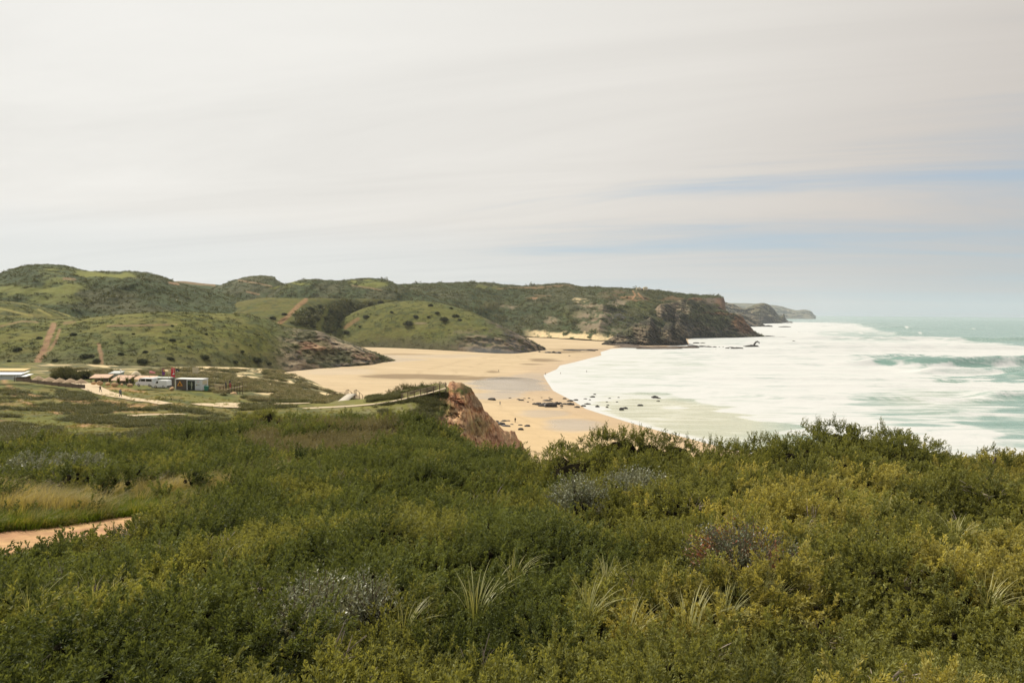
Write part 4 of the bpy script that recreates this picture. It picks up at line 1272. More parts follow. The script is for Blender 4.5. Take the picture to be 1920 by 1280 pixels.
def gn_scatter(name, pts, rots, scales, idx, meshes, label, cat):
    """one 'stuff' object: leafy clumps instanced on points"""
    src = bpy.data.collections.new(name + '_source')
    for k, me in enumerate(meshes):
        o = bpy.data.objects.new('%s_source_%02d' % (name, k), me)
        src.objects.link(o)
    me = bpy.data.meshes.new(name)
    me.vertices.add(len(pts))
    me.vertices.foreach_set('co', np.ascontiguousarray(pts, np.float32).ravel())
    a = me.attributes.new('rot', 'FLOAT_VECTOR', 'POINT')
    a.data.foreach_set('vector', np.ascontiguousarray(rots, np.float32).ravel())
    a = me.attributes.new('scl', 'FLOAT_VECTOR', 'POINT')
    sc3 = scales if scales.ndim == 2 else np.repeat(scales[:, None], 3, 1)
    a.data.foreach_set('vector', np.ascontiguousarray(sc3, np.float32).ravel())
    a = me.attributes.new('idx', 'INT', 'POINT')
    a.data.foreach_set('value', np.ascontiguousarray(idx, np.int32))
    o = obj(name, me, label=label, cat=cat, kind='stuff')
    ng = bpy.data.node_groups.new(name, 'GeometryNodeTree')
    ng.interface.new_socket('Geometry', in_out='INPUT', socket_type='NodeSocketGeometry')
    ng.interface.new_socket('Geometry', in_out='OUTPUT', socket_type='NodeSocketGeometry')
    gi = ng.nodes.new('NodeGroupInput')
    go = ng.nodes.new('NodeGroupOutput')
    ci = ng.nodes.new('GeometryNodeCollectionInfo')
    ci.inputs['Collection'].default_value = src
    ci.inputs['Separate Children'].default_value = True
    ci.inputs['Reset Children'].default_value = True
    ip = ng.nodes.new('GeometryNodeInstanceOnPoints')
    ip.inputs['Pick Instance'].default_value = True

    def attr(nm, typ):
        n = ng.nodes.new('GeometryNodeInputNamedAttribute')
        n.data_type = typ
        n.inputs['Name'].default_value = nm
        return n.outputs['Attribute']
    L = ng.links.new
    L(gi.outputs[0], ip.inputs['Points'])
    L(ci.outputs[0], ip.inputs['Instance'])
    L(attr('idx', 'INT'), ip.inputs['Instance Index'])
    L(attr('rot', 'FLOAT_VECTOR'), ip.inputs['Rotation'])
    L(attr('scl', 'FLOAT_VECTOR'), ip.inputs['Scale'])
    L(ip.outputs[0], go.inputs[0])
    md = o.modifiers.new('scatter', 'NODES')
    md.node_group = ng
    return o


def align_euler(nrm, spin):
    """euler angles that take +Z to nrm with a random spin about it (XYZ order)"""
    n = unit(nrm)
    # build matrices
    a = unit(np.cross(np.broadcast_to(np.array([0., 1., 0.]), n.shape), n) + np.array([1e-6, 0, 0]))
    b = np.cross(n, a)
    c, s = np.cos(spin)[:, None], np.sin(spin)[:, None]
    x, y = a * c + b * s, b * c - a * s
    m20, m21, m22 = x[:, 2], y[:, 2], n[:, 2]
    m10, m00 = x[:, 1], x[:, 0]
    cy = np.hypot(m00, m10)
    return np.stack([np.arctan2(m21, m22), np.arctan2(-m20, cy), np.arctan2(m10, m00)], -1)


def dome_points(c, rad, hgt, n, zmin=.08):
    """points and normals on the upper part of an ellipsoid with lumpy surface"""
    z = rng.uniform(zmin, 1, n)
    a = rng.uniform(0, 2 * math.pi, n)
    s = np.sqrt(1 - z * z)
    d = np.stack([s * np.cos(a), s * np.sin(a), z], -1)
    k = .80 + .34 * fbm(d[:, 0] * 1.8 + c[0], d[:, 1] * 1.8 + c[1], d[:, 2] * 1.8, oct=2, seed=77)
    P = np.array(c) + d * np.array([rad, rad, hgt]) * (k * rng.uniform(.86, 1.04, n))[:, None]
    return P, unit(d / np.array([rad, rad, hgt]) * rad)


# --- the low scrub that carpets the near slope -------------------------------------------------
ZONE = [(-400, 876), (0, 864), (110, 846), (260, 846), (330, 828), (420, 822), (470, 812), (560, 799), (700, 802), (830, 815), (900, 834), (985, 868), (1060, 862), (1200, 855), (1500, 855), (1950, 838), (2500, 840), (2500, 2500), (-400, 2500)]
MEADOW = [(-200, 925), (0, 925), (100, 932), (200, 915), (330, 918), (430, 905), (520, 884), (590, 876), (615, 886), (560, 905), (480, 922), (420, 938), (330, 958), (200, 982), (60, 992), (-200, 1010)]
HEATHZ = [(440, 838), (520, 815), (640, 800), (760, 812), (720, 850), (640, 880), (560, 880), (470, 870)]
def cells(x, y, size, seed):
    """rounded lumps with sharp creases between them (0 in the creases, 1 on the crowns)"""
    x, y = np.asarray(x, float) / size, np.asarray(y, float) / size
    x = x + (vnoise(x * 1.7, y * 1.7, seed=seed) - .5) * .5
    ix, iy = np.floor(x).astype(np.int64), np.floor(y).astype(np.int64)
    best = np.full(x.shape, 9.0)
    amp = np.zeros(x.shape)
    for dx in (-1, 0, 1):
        for dy in (-1, 0, 1):
            cx, cy = ix + dx, iy + dy
            px, py = cx + _hash(cx, cy, cx * 0 + seed), cy + _hash(cx, cy, cx * 0 + seed + 9)
            d = (x - px) ** 2 + (y - py) ** 2
            a = _hash(cx, cy, cx * 0 + seed + 23)
            d = d + (1 - a) * .35
            m = d < best
            best = np.where(m, d, best)
            amp = np.where(m, a, amp)
    return np.sqrt(np.clip(1 - best / 1.0, 0, 1)) * (.55 + .45 * amp)


def canopy(x, y):
    """height of the scrub above the ground"""
    r = np.hypot(x, y)
    big = sstep(.28, .72, fbm(x / 5.0, y / 5.0, oct=2, seed=55))
    w1, w3 = 1 - sstep(14, 40, r), sstep(30, 70, r)
    w2 = sstep(4, 14, r) * (1 - .5 * w3)
    h = .26 * big + (.50 * w1 * cells(x, y, .85, 3) + .68 * w2 * cells(x, y, 1.7, 5) + .5 * w3 * cells(x, y, 3.0, 7)) * (.50 + .8 * big) - .06
    dt = seg_dist(x, y, TRACK)
    return h * (.08 + .92 * sstep(1.6, 6.5, dt))


TRACKPX = [(-80, 980), (60, 983), (170, 969), (285, 958), (296, 970), (215, 999), (120, 1017), (45, 1042), (-80, 1066)]
SHRUB_PX = [(60, 905, 1.9), (150, 900, 1.5), (1195, 985, 1.25), (1085, 1010, 1.0), (1070, 905, 1.6), (590, 1275, .62), (690, 1255, .42), (1390, 1165, 1.0)]
SHRUB_SPOTS = [(gpix(a_, b_), c_) for a_, b_, c_ in SHRUB_PX]

pts = []
r = 4.2
while r < 108:
    s = .185 * (1 + r / 24) ** 1.0
    n = int(r * R(98) / s)
    a = R(-49) + R(98) * (np.arange(n) + rng.random(n)) / n
    q = r + s * (rng.random(n) - .5) * 1.2
    pts.append(np.column_stack([q * np.sin(a), q * np.cos(a), np.full(n, s)]))
    r += s * .9
pts = np.concatenate(pts)
gz = ground_h(pts[:, 0], pts[:, 1])
u, v = proj(np.column_stack([pts[:, 0], pts[:, 1], gz]))
ok = in_poly(u, v, ZONE) & (seg_dist(pts[:, 0], pts[:, 1], TRACK) > 1.45 + .8 * vnoise(pts[:, 0] * .9, pts[:, 1] * .9, seed=58)) & (pts[:, 1] > 4.4)
mead = in_poly(u + (vnoise(pts[:, 0] / 2, pts[:, 1] / 2, seed=57) - .5) * 60, v + (vnoise(pts[:, 0] / 2, pts[:, 1] / 2, seed=59) - .5) * 26, MEADOW)
ok &= ~mead | (vnoise(pts[:, 0] / 1.1, pts[:, 1] / 1.1, seed=61) > .70)
for (q_, rad_) in SHRUB_SPOTS:
    ok &= np.hypot(pts[:, 0] - q_[0], pts[:, 1] - q_[1]) > rad_ * (.75 + .35 * vnoise(pts[:, 0] * 2, pts[:, 1] * 2, seed=63))
ok &= ~((u > 985) & (pts[:, 1] > 30))
pts, gz, u, v = pts[ok], gz[ok], u[ok], v[ok]
H = canopy(pts[:, 0], pts[:, 1])
# nothing stands in front of the bare sand of the track
cu_, cv_ = proj(np.column_stack([pts[:, 0], pts[:, 1], gz + H + .12]))
keep = ~in_poly(cu_ + rng.normal(size=len(pts)) * 7, cv_ + rng.normal(size=len(pts)) * 4, TRACKPX)
pts, gz, u, v, H = pts[keep], gz[keep], u[keep], v[keep], H[keep]
# leave the creases between the shrubs open
rr_ = np.hypot(pts[:, 0], pts[:, 1])
crease = np.where(rr_ < 26, np.minimum(cells(pts[:, 0], pts[:, 1], .85, 3) + .10, cells(pts[:, 0], pts[:, 1], 1.7, 5) + .04), cells(pts[:, 0], pts[:, 1], 1.7, 5))
keep = (crease > .27) | (rng.random(len(pts)) < .12)
pts, gz, u, v, H = pts[keep], gz[keep], u[keep], v[keep], H[keep]
heath = in_poly(u, v, HEATHZ) & (vnoise(pts[:, 0] / 3, pts[:, 1] / 3, seed=62) + rng.random(len(pts)) * .3 > .62)
jun_meshes = []
for mt in (M_jdeep, M_jun, M_jgold):
    for k, sp_ in enumerate((.8, 1.0, 1.2, .65)):
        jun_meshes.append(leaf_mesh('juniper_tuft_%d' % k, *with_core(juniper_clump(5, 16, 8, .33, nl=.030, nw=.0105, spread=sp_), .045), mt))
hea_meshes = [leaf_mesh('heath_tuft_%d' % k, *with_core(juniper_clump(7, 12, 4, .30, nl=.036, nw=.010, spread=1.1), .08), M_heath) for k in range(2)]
twg = []
for k in range(3):
    tb = MB()
    for j in range(6):
        az, tl_, L_ = rng.uniform(0, 6.28), rng.uniform(.5, 1.3), rng.uniform(.2, .42)
        d_ = np.array([math.cos(az) * math.sin(tl_), math.sin(az) * math.sin(tl_), math.cos(tl_)])
        m_ = d_ * L_ * .55 + rng.normal(size=3) * .03
        tb.tube([(0, 0, -.05), m_, d_ * L_ + np.array([.05, 0, .03])], [.008, .006, .003], 3)
        tb.tube([m_, m_ + unit(d_ + rng.normal(size=3) * .5) * L_ * .4], [.005, .002], 3)
    twg.append(tb.mesh('bare_twig_%d' % k, M_dead))
n = len(pts)
sc = pts[:, 2] / .225 * rng.uniform(.7, 1.35, n)
top = np.column_stack([pts[:, 0], pts[:, 1], gz + H + rng.normal(size=n) * .05 * sc - .10 * sc])
low = np.column_stack([pts[:, 0] + rng.normal(size=n) * .08, pts[:, 1] + rng.normal(size=n) * .08, gz + H * .45 - .1 * sc])[::2]
P_ = np.concatenate([top, low])
S_ = np.concatenate([sc, sc[::2] * 1.1])
# one tint per shrub: deep green left, partly painted shading; golden lower right
tint = .62 * vnoise(pts[:, 0] / 1.6, pts[:, 1] / 1.6, seed=71) + .38 * fbm(pts[:, 0] / 6, pts[:, 1] / 6, oct=2, seed=72) - .5
east = sstep(-5, 7, pts[:, 0] + (12 - pts[:, 1]) * .12)
tv = tint * 1.9 + east * 1.2 - .29
kind_ = np.where(tv < 0.05, 0, np.where(tv < .72, 1, 2))
I_ = np.where(heath, 12 + rng.integers(0, 2, n), kind_ * 4 + rng.integers(0, 4, n))
I_ = np.where((rng.random(n) < .022) & (pts[:, 1] < 30), 14 + rng.integers(0, 3, n), I_)
I_ = np.concatenate([I_, I_[::2]])
# tilt the tufts with the slope of the canopy, and with the wind
e = .06 + P_[:, 1] * .004
gx = (canopy(P_[:, 0] + e, P_[:, 1]) - canopy(P_[:, 0] - e, P_[:, 1])) / (2 * e)
gy = (canopy(P_[:, 0], P_[:, 1] + e) - canopy(P_[:, 0], P_[:, 1] - e)) / (2 * e)
N_ = unit(np.column_stack([-gx * 1.0 + .12, -gy * 1.0, np.full(len(P_), .75)]) + rng.normal(size=P_.shape) * .2)
spin = rng.normal(size=len(P_)) * .9
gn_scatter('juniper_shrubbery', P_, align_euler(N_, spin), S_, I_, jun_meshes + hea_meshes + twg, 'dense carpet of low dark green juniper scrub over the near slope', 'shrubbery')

# --- meadow grass and thin grass among the scrub ------------------------------------------------
def ground_scatter(n, poly, ylo, yhi, keep=None):
    """random ground points whose pixel falls inside poly (uniform over the picture)"""
    us = [p[0] for p in poly]
    out = []
    a0, a1 = math.atan((min(us) - 960) / FPX), math.atan((max(us) - 960) / FPX)
    while len(out) < n:
        a = rng.uniform(a0, a1, 4 * n)
        q = 1 / rng.uniform(1 / yhi, 1 / ylo, 4 * n)
        x, y = q * np.tan(a), q
        z = ground_h(x, y)
        u, v = proj(np.column_stack([x, y, z]))
        k = in_poly(u, v, poly)
        if keep is not None:
            k &= keep(x, y, u, v)
        new = np.column_stack([x, y, z])[k]
        if len(new) == 0:
            break
        out += list(new)
    return np.array(out[:n])


offtrack = lambda x, y, u, v: seg_dist(x, y, TRACK) > 1.0
gm = [grass_mesh('meadow_clump_%d' % k, M_grass, 30, .34, .17, .008, (.5, .05), 3) for k in range(3)]
sm = [grass_mesh('straw_clump_%d' % k, M_straw, 30, .50, .2, .007, (.6, .05), 4) for k in range(2)]
lm = [grass_mesh('lush_clump_%d' % k, M_lush, 26, .22, .16, .012, (.2, .02), 2) for k in range(2)]
A = ground_scatter(5200, MEADOW, 12, 48, offtrack)
u, v = proj(A)
lush = ((v > 936 - (u - 250) * .02) & (u < 330) & (vnoise(A[:, 0] / 1.5, A[:, 1] / 1.5, seed=66) > .35)) | (ell(u, v, 262, 945, 60, 14) > .3)
idx = np.where(lush & (rng.random(len(A)) < .8), 3 + rng.integers(0, 2, len(A)), np.where(fbm(A[:, 0] / 1.6, A[:, 1] / 1.6, oct=3, seed=67) > .5, 5 + rng.integers(0, 2, len(A)), rng.integers(0, 3, len(A))))
rz = rng.normal(size=len(A)) * .5
gn_scatter('meadow_grass', A, np.column_stack([rng.normal(size=(len(A), 2)) * .12, rz]), rng.uniform(.75, 1.35, len(A)) * (1 + A[:, 1] / 60), idx, gm + lm + sm, 'band of wind-bent yellow-green grass beside the sandy track', 'grass')
B = ground_scatter(420, [(1100, 905), (1500, 945), (1920, 930), (2100, 960), (2100, 1400), (1250, 1400), (1150, 1100), (1250, 1000)], 5, 24)
B[:, 2] += canopy(B[:, 0], B[:, 1]) - .1
gn_scatter('slope_grass', B, np.column_stack([rng.normal(size=(len(B), 2)) * .2, rng.normal(size=len(B)) * .8]), rng.uniform(.5, .9, len(B)), rng.integers(0, 3, len(B)), gm, 'thin golden grass growing through the scrub towards the lower right', 'grass')

# --- scrub on the plain, dunes and spur ---------------------------------------------------------
pl = ground_scatter(7500, [(-200, 715), (160, 735), (200, 758), (320, 762), (470, 775), (420, 795), (400, 826), (330, 838), (260, 852), (110, 855), (0, 872), (-200, 880)], 30, 190,
                    lambda x, y, u, v: (fbm(x / 7, y / 5, oct=3, seed=91) > .52))
dn = ground_scatter(5200, [(90, 692), (380, 691), (520, 694), (560, 707), (600, 727), (648, 746), (610, 756), (470, 752), (455, 735), (420, 742), (300, 706), (160, 712), (110, 704)], 120, 380,
                    lambda x, y, u, v: (fbm(x / 6, y / 8, oct=3, seed=92) > .47) & (fbm(x / 5, y / 9, oct=3, seed=9) < .60))
sg = np.concatenate([ground_scatter(500, [(455, 745), (600, 752), (610, 760), (450, 770)], 110, 175, lambda x, y, u, v: (fbm(x / 6, y / 6, oct=3, seed=93) > .5)), ground_scatter(420, [(690, 746), (770, 733), (835, 720), (838, 724), (800, 735), (740, 748), (690, 754)], 125, 175, lambda x, y, u, v: (fbm(x / 4, y / 4, oct=3, seed=94) > .52)), ground_scatter(420, [(700, 762), (760, 752), (835, 735), (850, 760), (830, 790), (720, 780)], 100, 135, lambda x, y, u, v: (fbm(x / 4, y / 4, oct=3, seed=95) > .48))])
pg = ground_scatter(5200, [(-200, 715), (160, 735), (230, 728), (330, 738), (470, 752), (640, 766), (760, 752), (830, 742), (800, 770), (470, 792), (420, 812), (330, 838), (110, 852), (-200, 880)], 30, 190)
cm = [leaf_mesh('plain_clump_%d' % k, *bushlet(50, 4, .3, .07, .028, zlo=-.1), M_plain) for k in range(3)]
hm = [leaf_mesh('dune_clump_%d' % k, *bushlet(50, 4, .3, .07, .028, zlo=-.1), M_heath) for k in range(2)]
pgm = [leaf_mesh('turf_clump_%d' % k, *bushlet(40, 3, .3, .10, .024, core=.3, zlo=.1), mt_) for k, mt_ in enumerate((M_grass, M_turf))]
A = np.concatenate([pl, dn, sg, pg])
idx = np.concatenate([rng.integers(0, 3, len(pl)), np.where(rng.random(len(dn)) < .6, rng.integers(3, 5, len(dn)), rng.integers(0, 3, len(dn))), rng.integers(0, 3, len(sg)), rng.integers(5, 7, len(pg))])
sc = rng.uniform(1.0, 2.2, len(A)) * (A[:, 1] / 110) ** .7
sc[-len(pg):] *= .55
sc3 = np.column_stack([sc * 1.35, sc * 1.35, sc * .8])
A[:, 2] -= .05
gn_scatter('plain_shrubbery', A, np.column_stack([rng.normal(size=(len(A), 2)) * .15, rng.uniform(0, 6.28, len(A))]), sc3, idx, cm + hm + pgm, 'low mixed scrub and heath over the plain and dunes', 'shrubbery')

# --- scrub on the hills ---------------------------------------------------------------------------
hb = [leaf_mesh('hill_clump_%d' % k, *bushlet(26, 3, .5, .18, .10, zlo=-.1), M_hsh) for k in range(3)]
HP, HS, HI = [], [], []


def hill_scatter(key, n, size, thr=.10, keep=None):
    P, U, V, nrm, c = HILLS[key]
    lum = c.sum(-1)
    P2, w_ = P.reshape(-1, 3), ((lum < thr * 3) & (nrm[..., 2] > .25)).reshape(-1).astype(float)
    if keep is not None:
        w_ *= keep(U, V).reshape(-1)
    # weight by the ground each vertex stands for
    w_ /= w_.sum()
    k = rng.choice(len(P2), n, p=w_)
    nc = P.shape[1]
    k2 = np.clip(k + rng.choice([-1, 1], n), 0, len(P2) - 1)
    k3 = np.clip(k + rng.choice([-nc, nc], n), 0, len(P2) - 1)
    f, g = rng.uniform(0, .5, (n, 1)), rng.uniform(0, .5, (n, 1))
    Q = P2[k] + (P2[k2] - P2[k]) * f + (P2[k3] - P2[k]) * g
    good = (np.linalg.norm(P2[k2] - P2[k], axis=1) < 40) & (np.linalg.norm(P2[k3] - P2[k], axis=1) < 40)
    Q = Q[good]
    HP.append(Q)
    HS.append(size * rng.lognormal(0, .5, len(Q)))


hill_scatter('smooth green hill with a brown rocky nose above the beach', 5200, .75, .095)
hill_scatter('low olive spur between the green hill and the high hill', 600, 1.0, .09)
hill_scatter('high rounded hill of dark scrub on the far side of the valley', 6000, 1.5)
hill_scatter('twin-topped dark hill in the middle of the ridge', 3000, 1.8)
hill_scatter('round dark hill crossed by a thin dirt track', 1500, 1.8)
hill_scatter('green slope with a straight dirt track and a dark bushy gully', 1800, 2.0, .05)
hill_scatter('smooth green dome ending in a grey rocky point on the sand', 2600, .8, .085)
hill_scatter('long scrub-covered headland with dunes at its foot', 9000, 2.6, .075)
hill_scatter('big dark sea cliff falling to the surf at the headland tip', 700, 2.0, .06)
HP, HS = np.concatenate(HP), np.concatenate(HS)
HP[:, 2] -= .25 * HS
gn_scatter('hill_shrubbery', HP, np.column_stack([rng.normal(size=(len(HP), 2)) * .15, rng.uniform(0, 6.28, len(HP))]), np.column_stack([HS * 1.5, HS * 1.5, HS]), rng.integers(0, 3, len(HP)), hb, 'dark scrub scattered over the far hills and headland', 'shrubbery')


def hill_pt(key, u, v):
    P, U, V, nrm, c = HILLS[key]
    d = (U - u) ** 2 + (V - v) ** 2
    k = np.argsort(d, axis=None)[:6]
    Q = P.reshape(-1, 3)[k]
    return Q[np.argmin(Q[:, 1])]


# single dark bushes that stand out on the green slopes
def bush_mesh(name, mat, n, rad, hgt, cl, lobes=4):
    Vs, Ts = [], []
    for l in range(lobes):
        c = np.array([rng.uniform(-.45, .45) * rad, rng.uniform(-.45, .45) * rad, 0]) if l else np.zeros(3)
        k = .62 if l else .85
        P, N = dome_points(c, rad * k, hgt * (k + rng.uniform(0, .15)), n // lobes, -.05)
        N = unit(N + np.array([.1, 0, .35]) + rng.normal(size=N.shape) * .25)
        E = align_euler(N, rng.uniform(0, 6.28, len(P)))
        for p, e in zip(P, E):
            V, T = cl[rng.integers(0, len(cl))]
            Rm = np.array(Euler(e).to_matrix())
            Vs.append((V * rng.uniform(.75, 1.25)) @ Rm.T + p)
            Ts.append(T)
    return leaf_mesh(name, np.concatenate(Vs), np.concatenate(Ts), mat)


hcl = [bushlet(16, 2, .34, .16, .10) for _ in range(3)]
hbm = [bush_mesh('hillside_bush_foliage_%d' % k, M_dbush, 60, 1.0, .85, hcl) for k in range(2)]
tm = MB().tube([(0, 0, -.5), (.05, 0, .1), (.1, .02, .5)], [.09, .07, .03], 5).mesh('bush_trunk', M_twig)


def place_bush(name, me, loc, s, label, group=None, cat='bush', trunk=tm, sz=None, parts=True):
    e = empty(name, loc, rng.uniform(0, 6.28))
    e.scale = (s, s, sz or s * .85)
    tag(e, label, cat, group)
    obj('crown', me, e)
    obj('trunk', trunk, e)
    return e


ORD = ['first', 'second', 'third', 'fourth', 'fifth', 'sixth', 'seventh', 'eighth', 'ninth', 'tenth', 'eleventh', 'twelfth', 'thirteenth', 'fourteenth', 'fifteenth', 'sixteenth', 'seventeenth', 'eighteenth', 'nineteenth', 'twentieth',
       'twenty-first', 'twenty-second', 'twenty-third', 'twenty-fourth', 'twenty-fifth', 'twenty-sixth', 'twenty-seventh', 'twenty-eighth']


def ordinals(items, band):
    """rank of every item from the left within its band"""
    out_ = {}
    for b_ in set(band(t_) for t_ in items):
        for k_, t_ in enumerate(sorted([t_ for t_ in items if band(t_) == b_])):
            out_[t_] = (ORD[k_], b_)
    return out_


FH = 'smooth green hill with a brown rocky nose above the beach'
FB = ((34, 655, 1.7), (74, 634, 1.3), (17, 675, .8), (138, 627, 1.5), (105, 675, 1.2), (158, 668, 2.0), (172, 668, 1.5), (181, 676, 1.6), (230, 642, .8), (226, 663, 1.2), (270, 678, 2.0), (274, 659, 1.1), (324, 639, 1.4), (320, 672, 1.4), (385, 671, 2.0), (388, 626, .9), (324, 611, .8), (481, 676, 2.6), (455, 659, 1.2), (356, 650, .9), (60, 643, .9), (470, 648, .8), (420, 610, .7), (250, 625, .7), (443, 680, 1.4), (505, 681, 1.6))
for t_, (od, bd_) in ordinals(FB, lambda t_: 'near the crest' if t_[1] < 636 else 'halfway down' if t_[1] < 661 else 'near the foot').items():
    place_bush('hillside_bush', hbm[rng.integers(0, 2)], hill_pt(FH, t_[0], t_[1]), t_[2], '%s dark bush, %s from the left %s of the front green hill' % ('big' if t_[2] > 1.4 else 'small', od, bd_), 'bushes dotted over the front green hill')
DH = 'smooth green dome ending in a grey rocky point on the sand'
DB = ((687, 594, 3.0), (766, 608, 4.6), (778, 594, 2.6), (804, 594, 1.7), (820, 587, 2.4), (832, 599, 4.2), (854, 593, 3.2), (734, 585, 1.8), (651, 623, 2.8), (808, 573, 2.6), (861, 600, 2.0), (674, 612, 1.3), (846, 578, 1.8))
for t_, (od, bd_) in ordinals(DB, lambda t_: 'upper' if t_[1] < 592 else 'lower').items():
    place_bush('hillside_bush', hbm[rng.integers(0, 2)], hill_pt(DH, t_[0], t_[1]), t_[2], '%s dark bush, %s from the left on the %s half of the green dome' % ('big' if t_[2] > 2.5 else 'small', od, bd_), 'bushes dotted over the green dome')
VH = 'green slope with a straight dirt track and a dark bushy gully'
for k in range(70):
    u, v = rng.uniform(540, 720), rng.uniform(562, 632)
    if in_poly(np.array(u), np.array(v), [(538, 606), (565, 585), (600, 570), (660, 562), (720, 568), (690, 590), (660, 605), (632, 632), (600, 618)]) and abs(u - (612 - (v - 580) * .45)) > 6:
        place_bush('gully_bush', hbm[rng.integers(0, 2)], hill_pt(VH, u, v), rng.uniform(2.2, 3.8), 'dark bush in the gully below the twin-topped hill', 'bushes filling the dark gully')
for u, v, s, lb in ((532, 589, 2.2, 'dark bush right beside the straight dirt track on the far slope'), (513, 597, 2.4, 'dark bush left of the lower end of the straight dirt track'), (600, 574, 3.0, 'dark bush at the top of the bright grass strip in the gully')):
    place_bush('hillside_bush', hbm[0], hill_pt(VH, u, v), s, lb)

# --- the two big juniper mounds, built as whole bushes ---------------------------------------------
mcl = [juniper_clump(4, 8, 3, .28, nl=.052, nw=.024, spread=1.0) for _ in range(4)]
shoot = [juniper_clump(4, 6, 3, .27, nl=.052, nw=.021, spread=.6) for _ in range(3)]
_bm = bmesh.new()
bmesh.ops.create_icosphere(_bm, subdivisions=2, radius=1)
_HV, _HF = np.array([v_.co[:] for v_ in _bm.verts]), [[v_.index for v_ in f_.verts] for f_ in _bm.faces]
_bm.free()


def heart(c, rx, rz):  # opaque blob added inside a bush against see-through, coloured dark as inner shade
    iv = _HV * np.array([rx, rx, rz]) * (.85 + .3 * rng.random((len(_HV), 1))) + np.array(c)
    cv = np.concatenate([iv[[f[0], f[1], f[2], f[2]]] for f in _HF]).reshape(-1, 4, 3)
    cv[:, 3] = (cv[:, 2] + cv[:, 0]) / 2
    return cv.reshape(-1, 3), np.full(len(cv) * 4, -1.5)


M_jtrunk = plain('juniper_bark', (0.13, 0.095, 0.07), .9, .4, 6)


def mound(name, sil, rows, step, label, rad=1.1, dens=62, mat=None, sc=1.0):
    us, vs = [s_[0] for s_ in sil], [s_[1] for s_ in sil]
    Vs, Ts = [], []
    trunks = []
    base = None
    for y, dv in rows:
        for u in np.arange(us[0], us[-1] + 1, step):
            u_ = u + rng.uniform(-.3, .3) * step
            vt = float(interp(us, vs, u_)) + dv * rng.uniform(.75, 1.25) + 2
            T = at(np.array(u_), np.array(vt), np.array(y + rng.uniform(-.4, .4)))
            gz = float(ground_h(T[0:1], T[1:2])[0])
            h = max(T[2] - gz, .5)
            rv = min(h, rad * rng.uniform(.85, 1.2))
            rd = rad * rng.uniform(.8, 1.2) * (.6 if h < 1 else 1)
            c = (T[0], T[1], T[2] - rv)
            base = base or (T[0], T[1], gz)
            n = int(dens * rd * (rd + rv) / 2.2)
            P, N = dome_points(c, rd, rv, n, -.35)
            hV, hT = heart((c[0], c[1], c[2] - .1 * rv), rd * .60, rv * .64)
            if rad > .7:
                Vs.append(hV)
                Ts.append(hT)
            N = unit(N * .7 + np.array([.10, 0, .55]) + rng.normal(size=N.shape) * .25)
            E = align_euler(N, rng.uniform(0, 6.28, n))
            if True:
                trunks.append([(T[0] + .1, T[1], gz - .3), (T[0], T[1] + .1, gz + .4 * h), (c[0] + .15, c[1], c[2] + .4 * rv)])
            for p, e in zip(P, E):
                V, T_ = mcl[rng.integers(0, 4)]
                Rm = np.array(Euler(e).to_matrix())
                Vs.append((V * sc * rng.uniform(.8, 1.3)) @ Rm.T + p - Rm[:, 2] * .15 * sc)
                Ts.append(T_)
    # upright leader shoots along the top
    for k in range(int((us[-1] - us[0]) / 26)):
        u_ = rng.uniform(us[0] + 8, us[-1] - 8)
        vt = float(interp(us, vs, u_)) + 9
        T = at(np.array(u_), np.array(vt), np.array(rows[-1][0] + rng.uniform(-.8, 0)))
        for j in range(int(rng.integers(2, 5))):
            V, T_ = shoot[rng.integers(0, 3)]
            Vs.append((V * np.array([.5, .5, .9])) * sc + T + np.array([rng.normal() * .03, 0, -.12 + .09 * j * sc]))
            Ts.append(T_)
    e = empty(name, base)
    tag(e, label, 'bush')
    b = np.array(base)
    me = leaf_mesh('crown', np.concatenate(Vs) - b, np.concatenate(Ts), mat or M_mound)
    obj('crown', me, e)
    for tp in trunks[::2] or trunks:
        MB().tube([np.array(q) - b for q in tp], [.09, .06, .03], 5).build('trunk', M_jtrunk, e)
    return e


mound('juniper_bush', [(1405, 838), (1425, 822), (1450, 818), (1480, 806), (1510, 797), (1540, 790), (1570, 786), (1600, 792), (1640, 797), (1670, 797), (1700, 808), (1730, 824), (1760, 838), (1790, 846)], [(19.6, 105), (20.8, 55), (22.2, 22), (23.4, 0)], 52,
      'largest juniper mound, standing against the white surf at the right', 1.05, 104)
mound('juniper_bush', [(1012, 862), (1035, 840), (1065, 822), (1095, 810), (1130, 806), (1170, 803), (1210, 805), (1250, 812), (1300, 820), (1350, 826), (1395, 832)], [(21.5, 72), (23.2, 32), (25, 0)], 52,
      'broad juniper mound in front of the curving waterline', 1.05, 104)
mound('juniper_bush', [(1838, 852), (1852, 838), (1868, 833), (1884, 842)], [(20.5, 30), (21.3, 0)], 20, 'small pointed juniper shrub near the right edge against the water', .5, 70, sc=.7)
mound('juniper_bush', [(478, 774), (490, 765), (502, 762), (514, 767), (522, 776)], [(72, 6), (74, 0)], 14, 'upright dark bush standing above the scrub beside the boardwalk', .9, 40, sc=1.6, mat=M_jun)
mound('juniper_bush', [(446, 780), (454, 771), (462, 778)], [(74, 0)], 8, 'small dark bush left of the upright bush near the boardwalk', .6, 50, sc=1.5, mat=M_jun)
mound('juniper_bush', [(290, 752), (305, 746), (325, 747), (336, 754)], [(128, 3), (130, 0)], 11, 'flat dark bush at the lower end of the gravel path', 1.0, 26, sc=2.4, mat=M_plain)
mound('juniper_bush', [(104, 696), (112, 690), (122, 686), (132, 689), (142, 693)], [(196, 6), (198, 0)], 9, 'fresh green bush behind the thatched huts', 1.7, 18, sc=3.2, mat=M_plain)
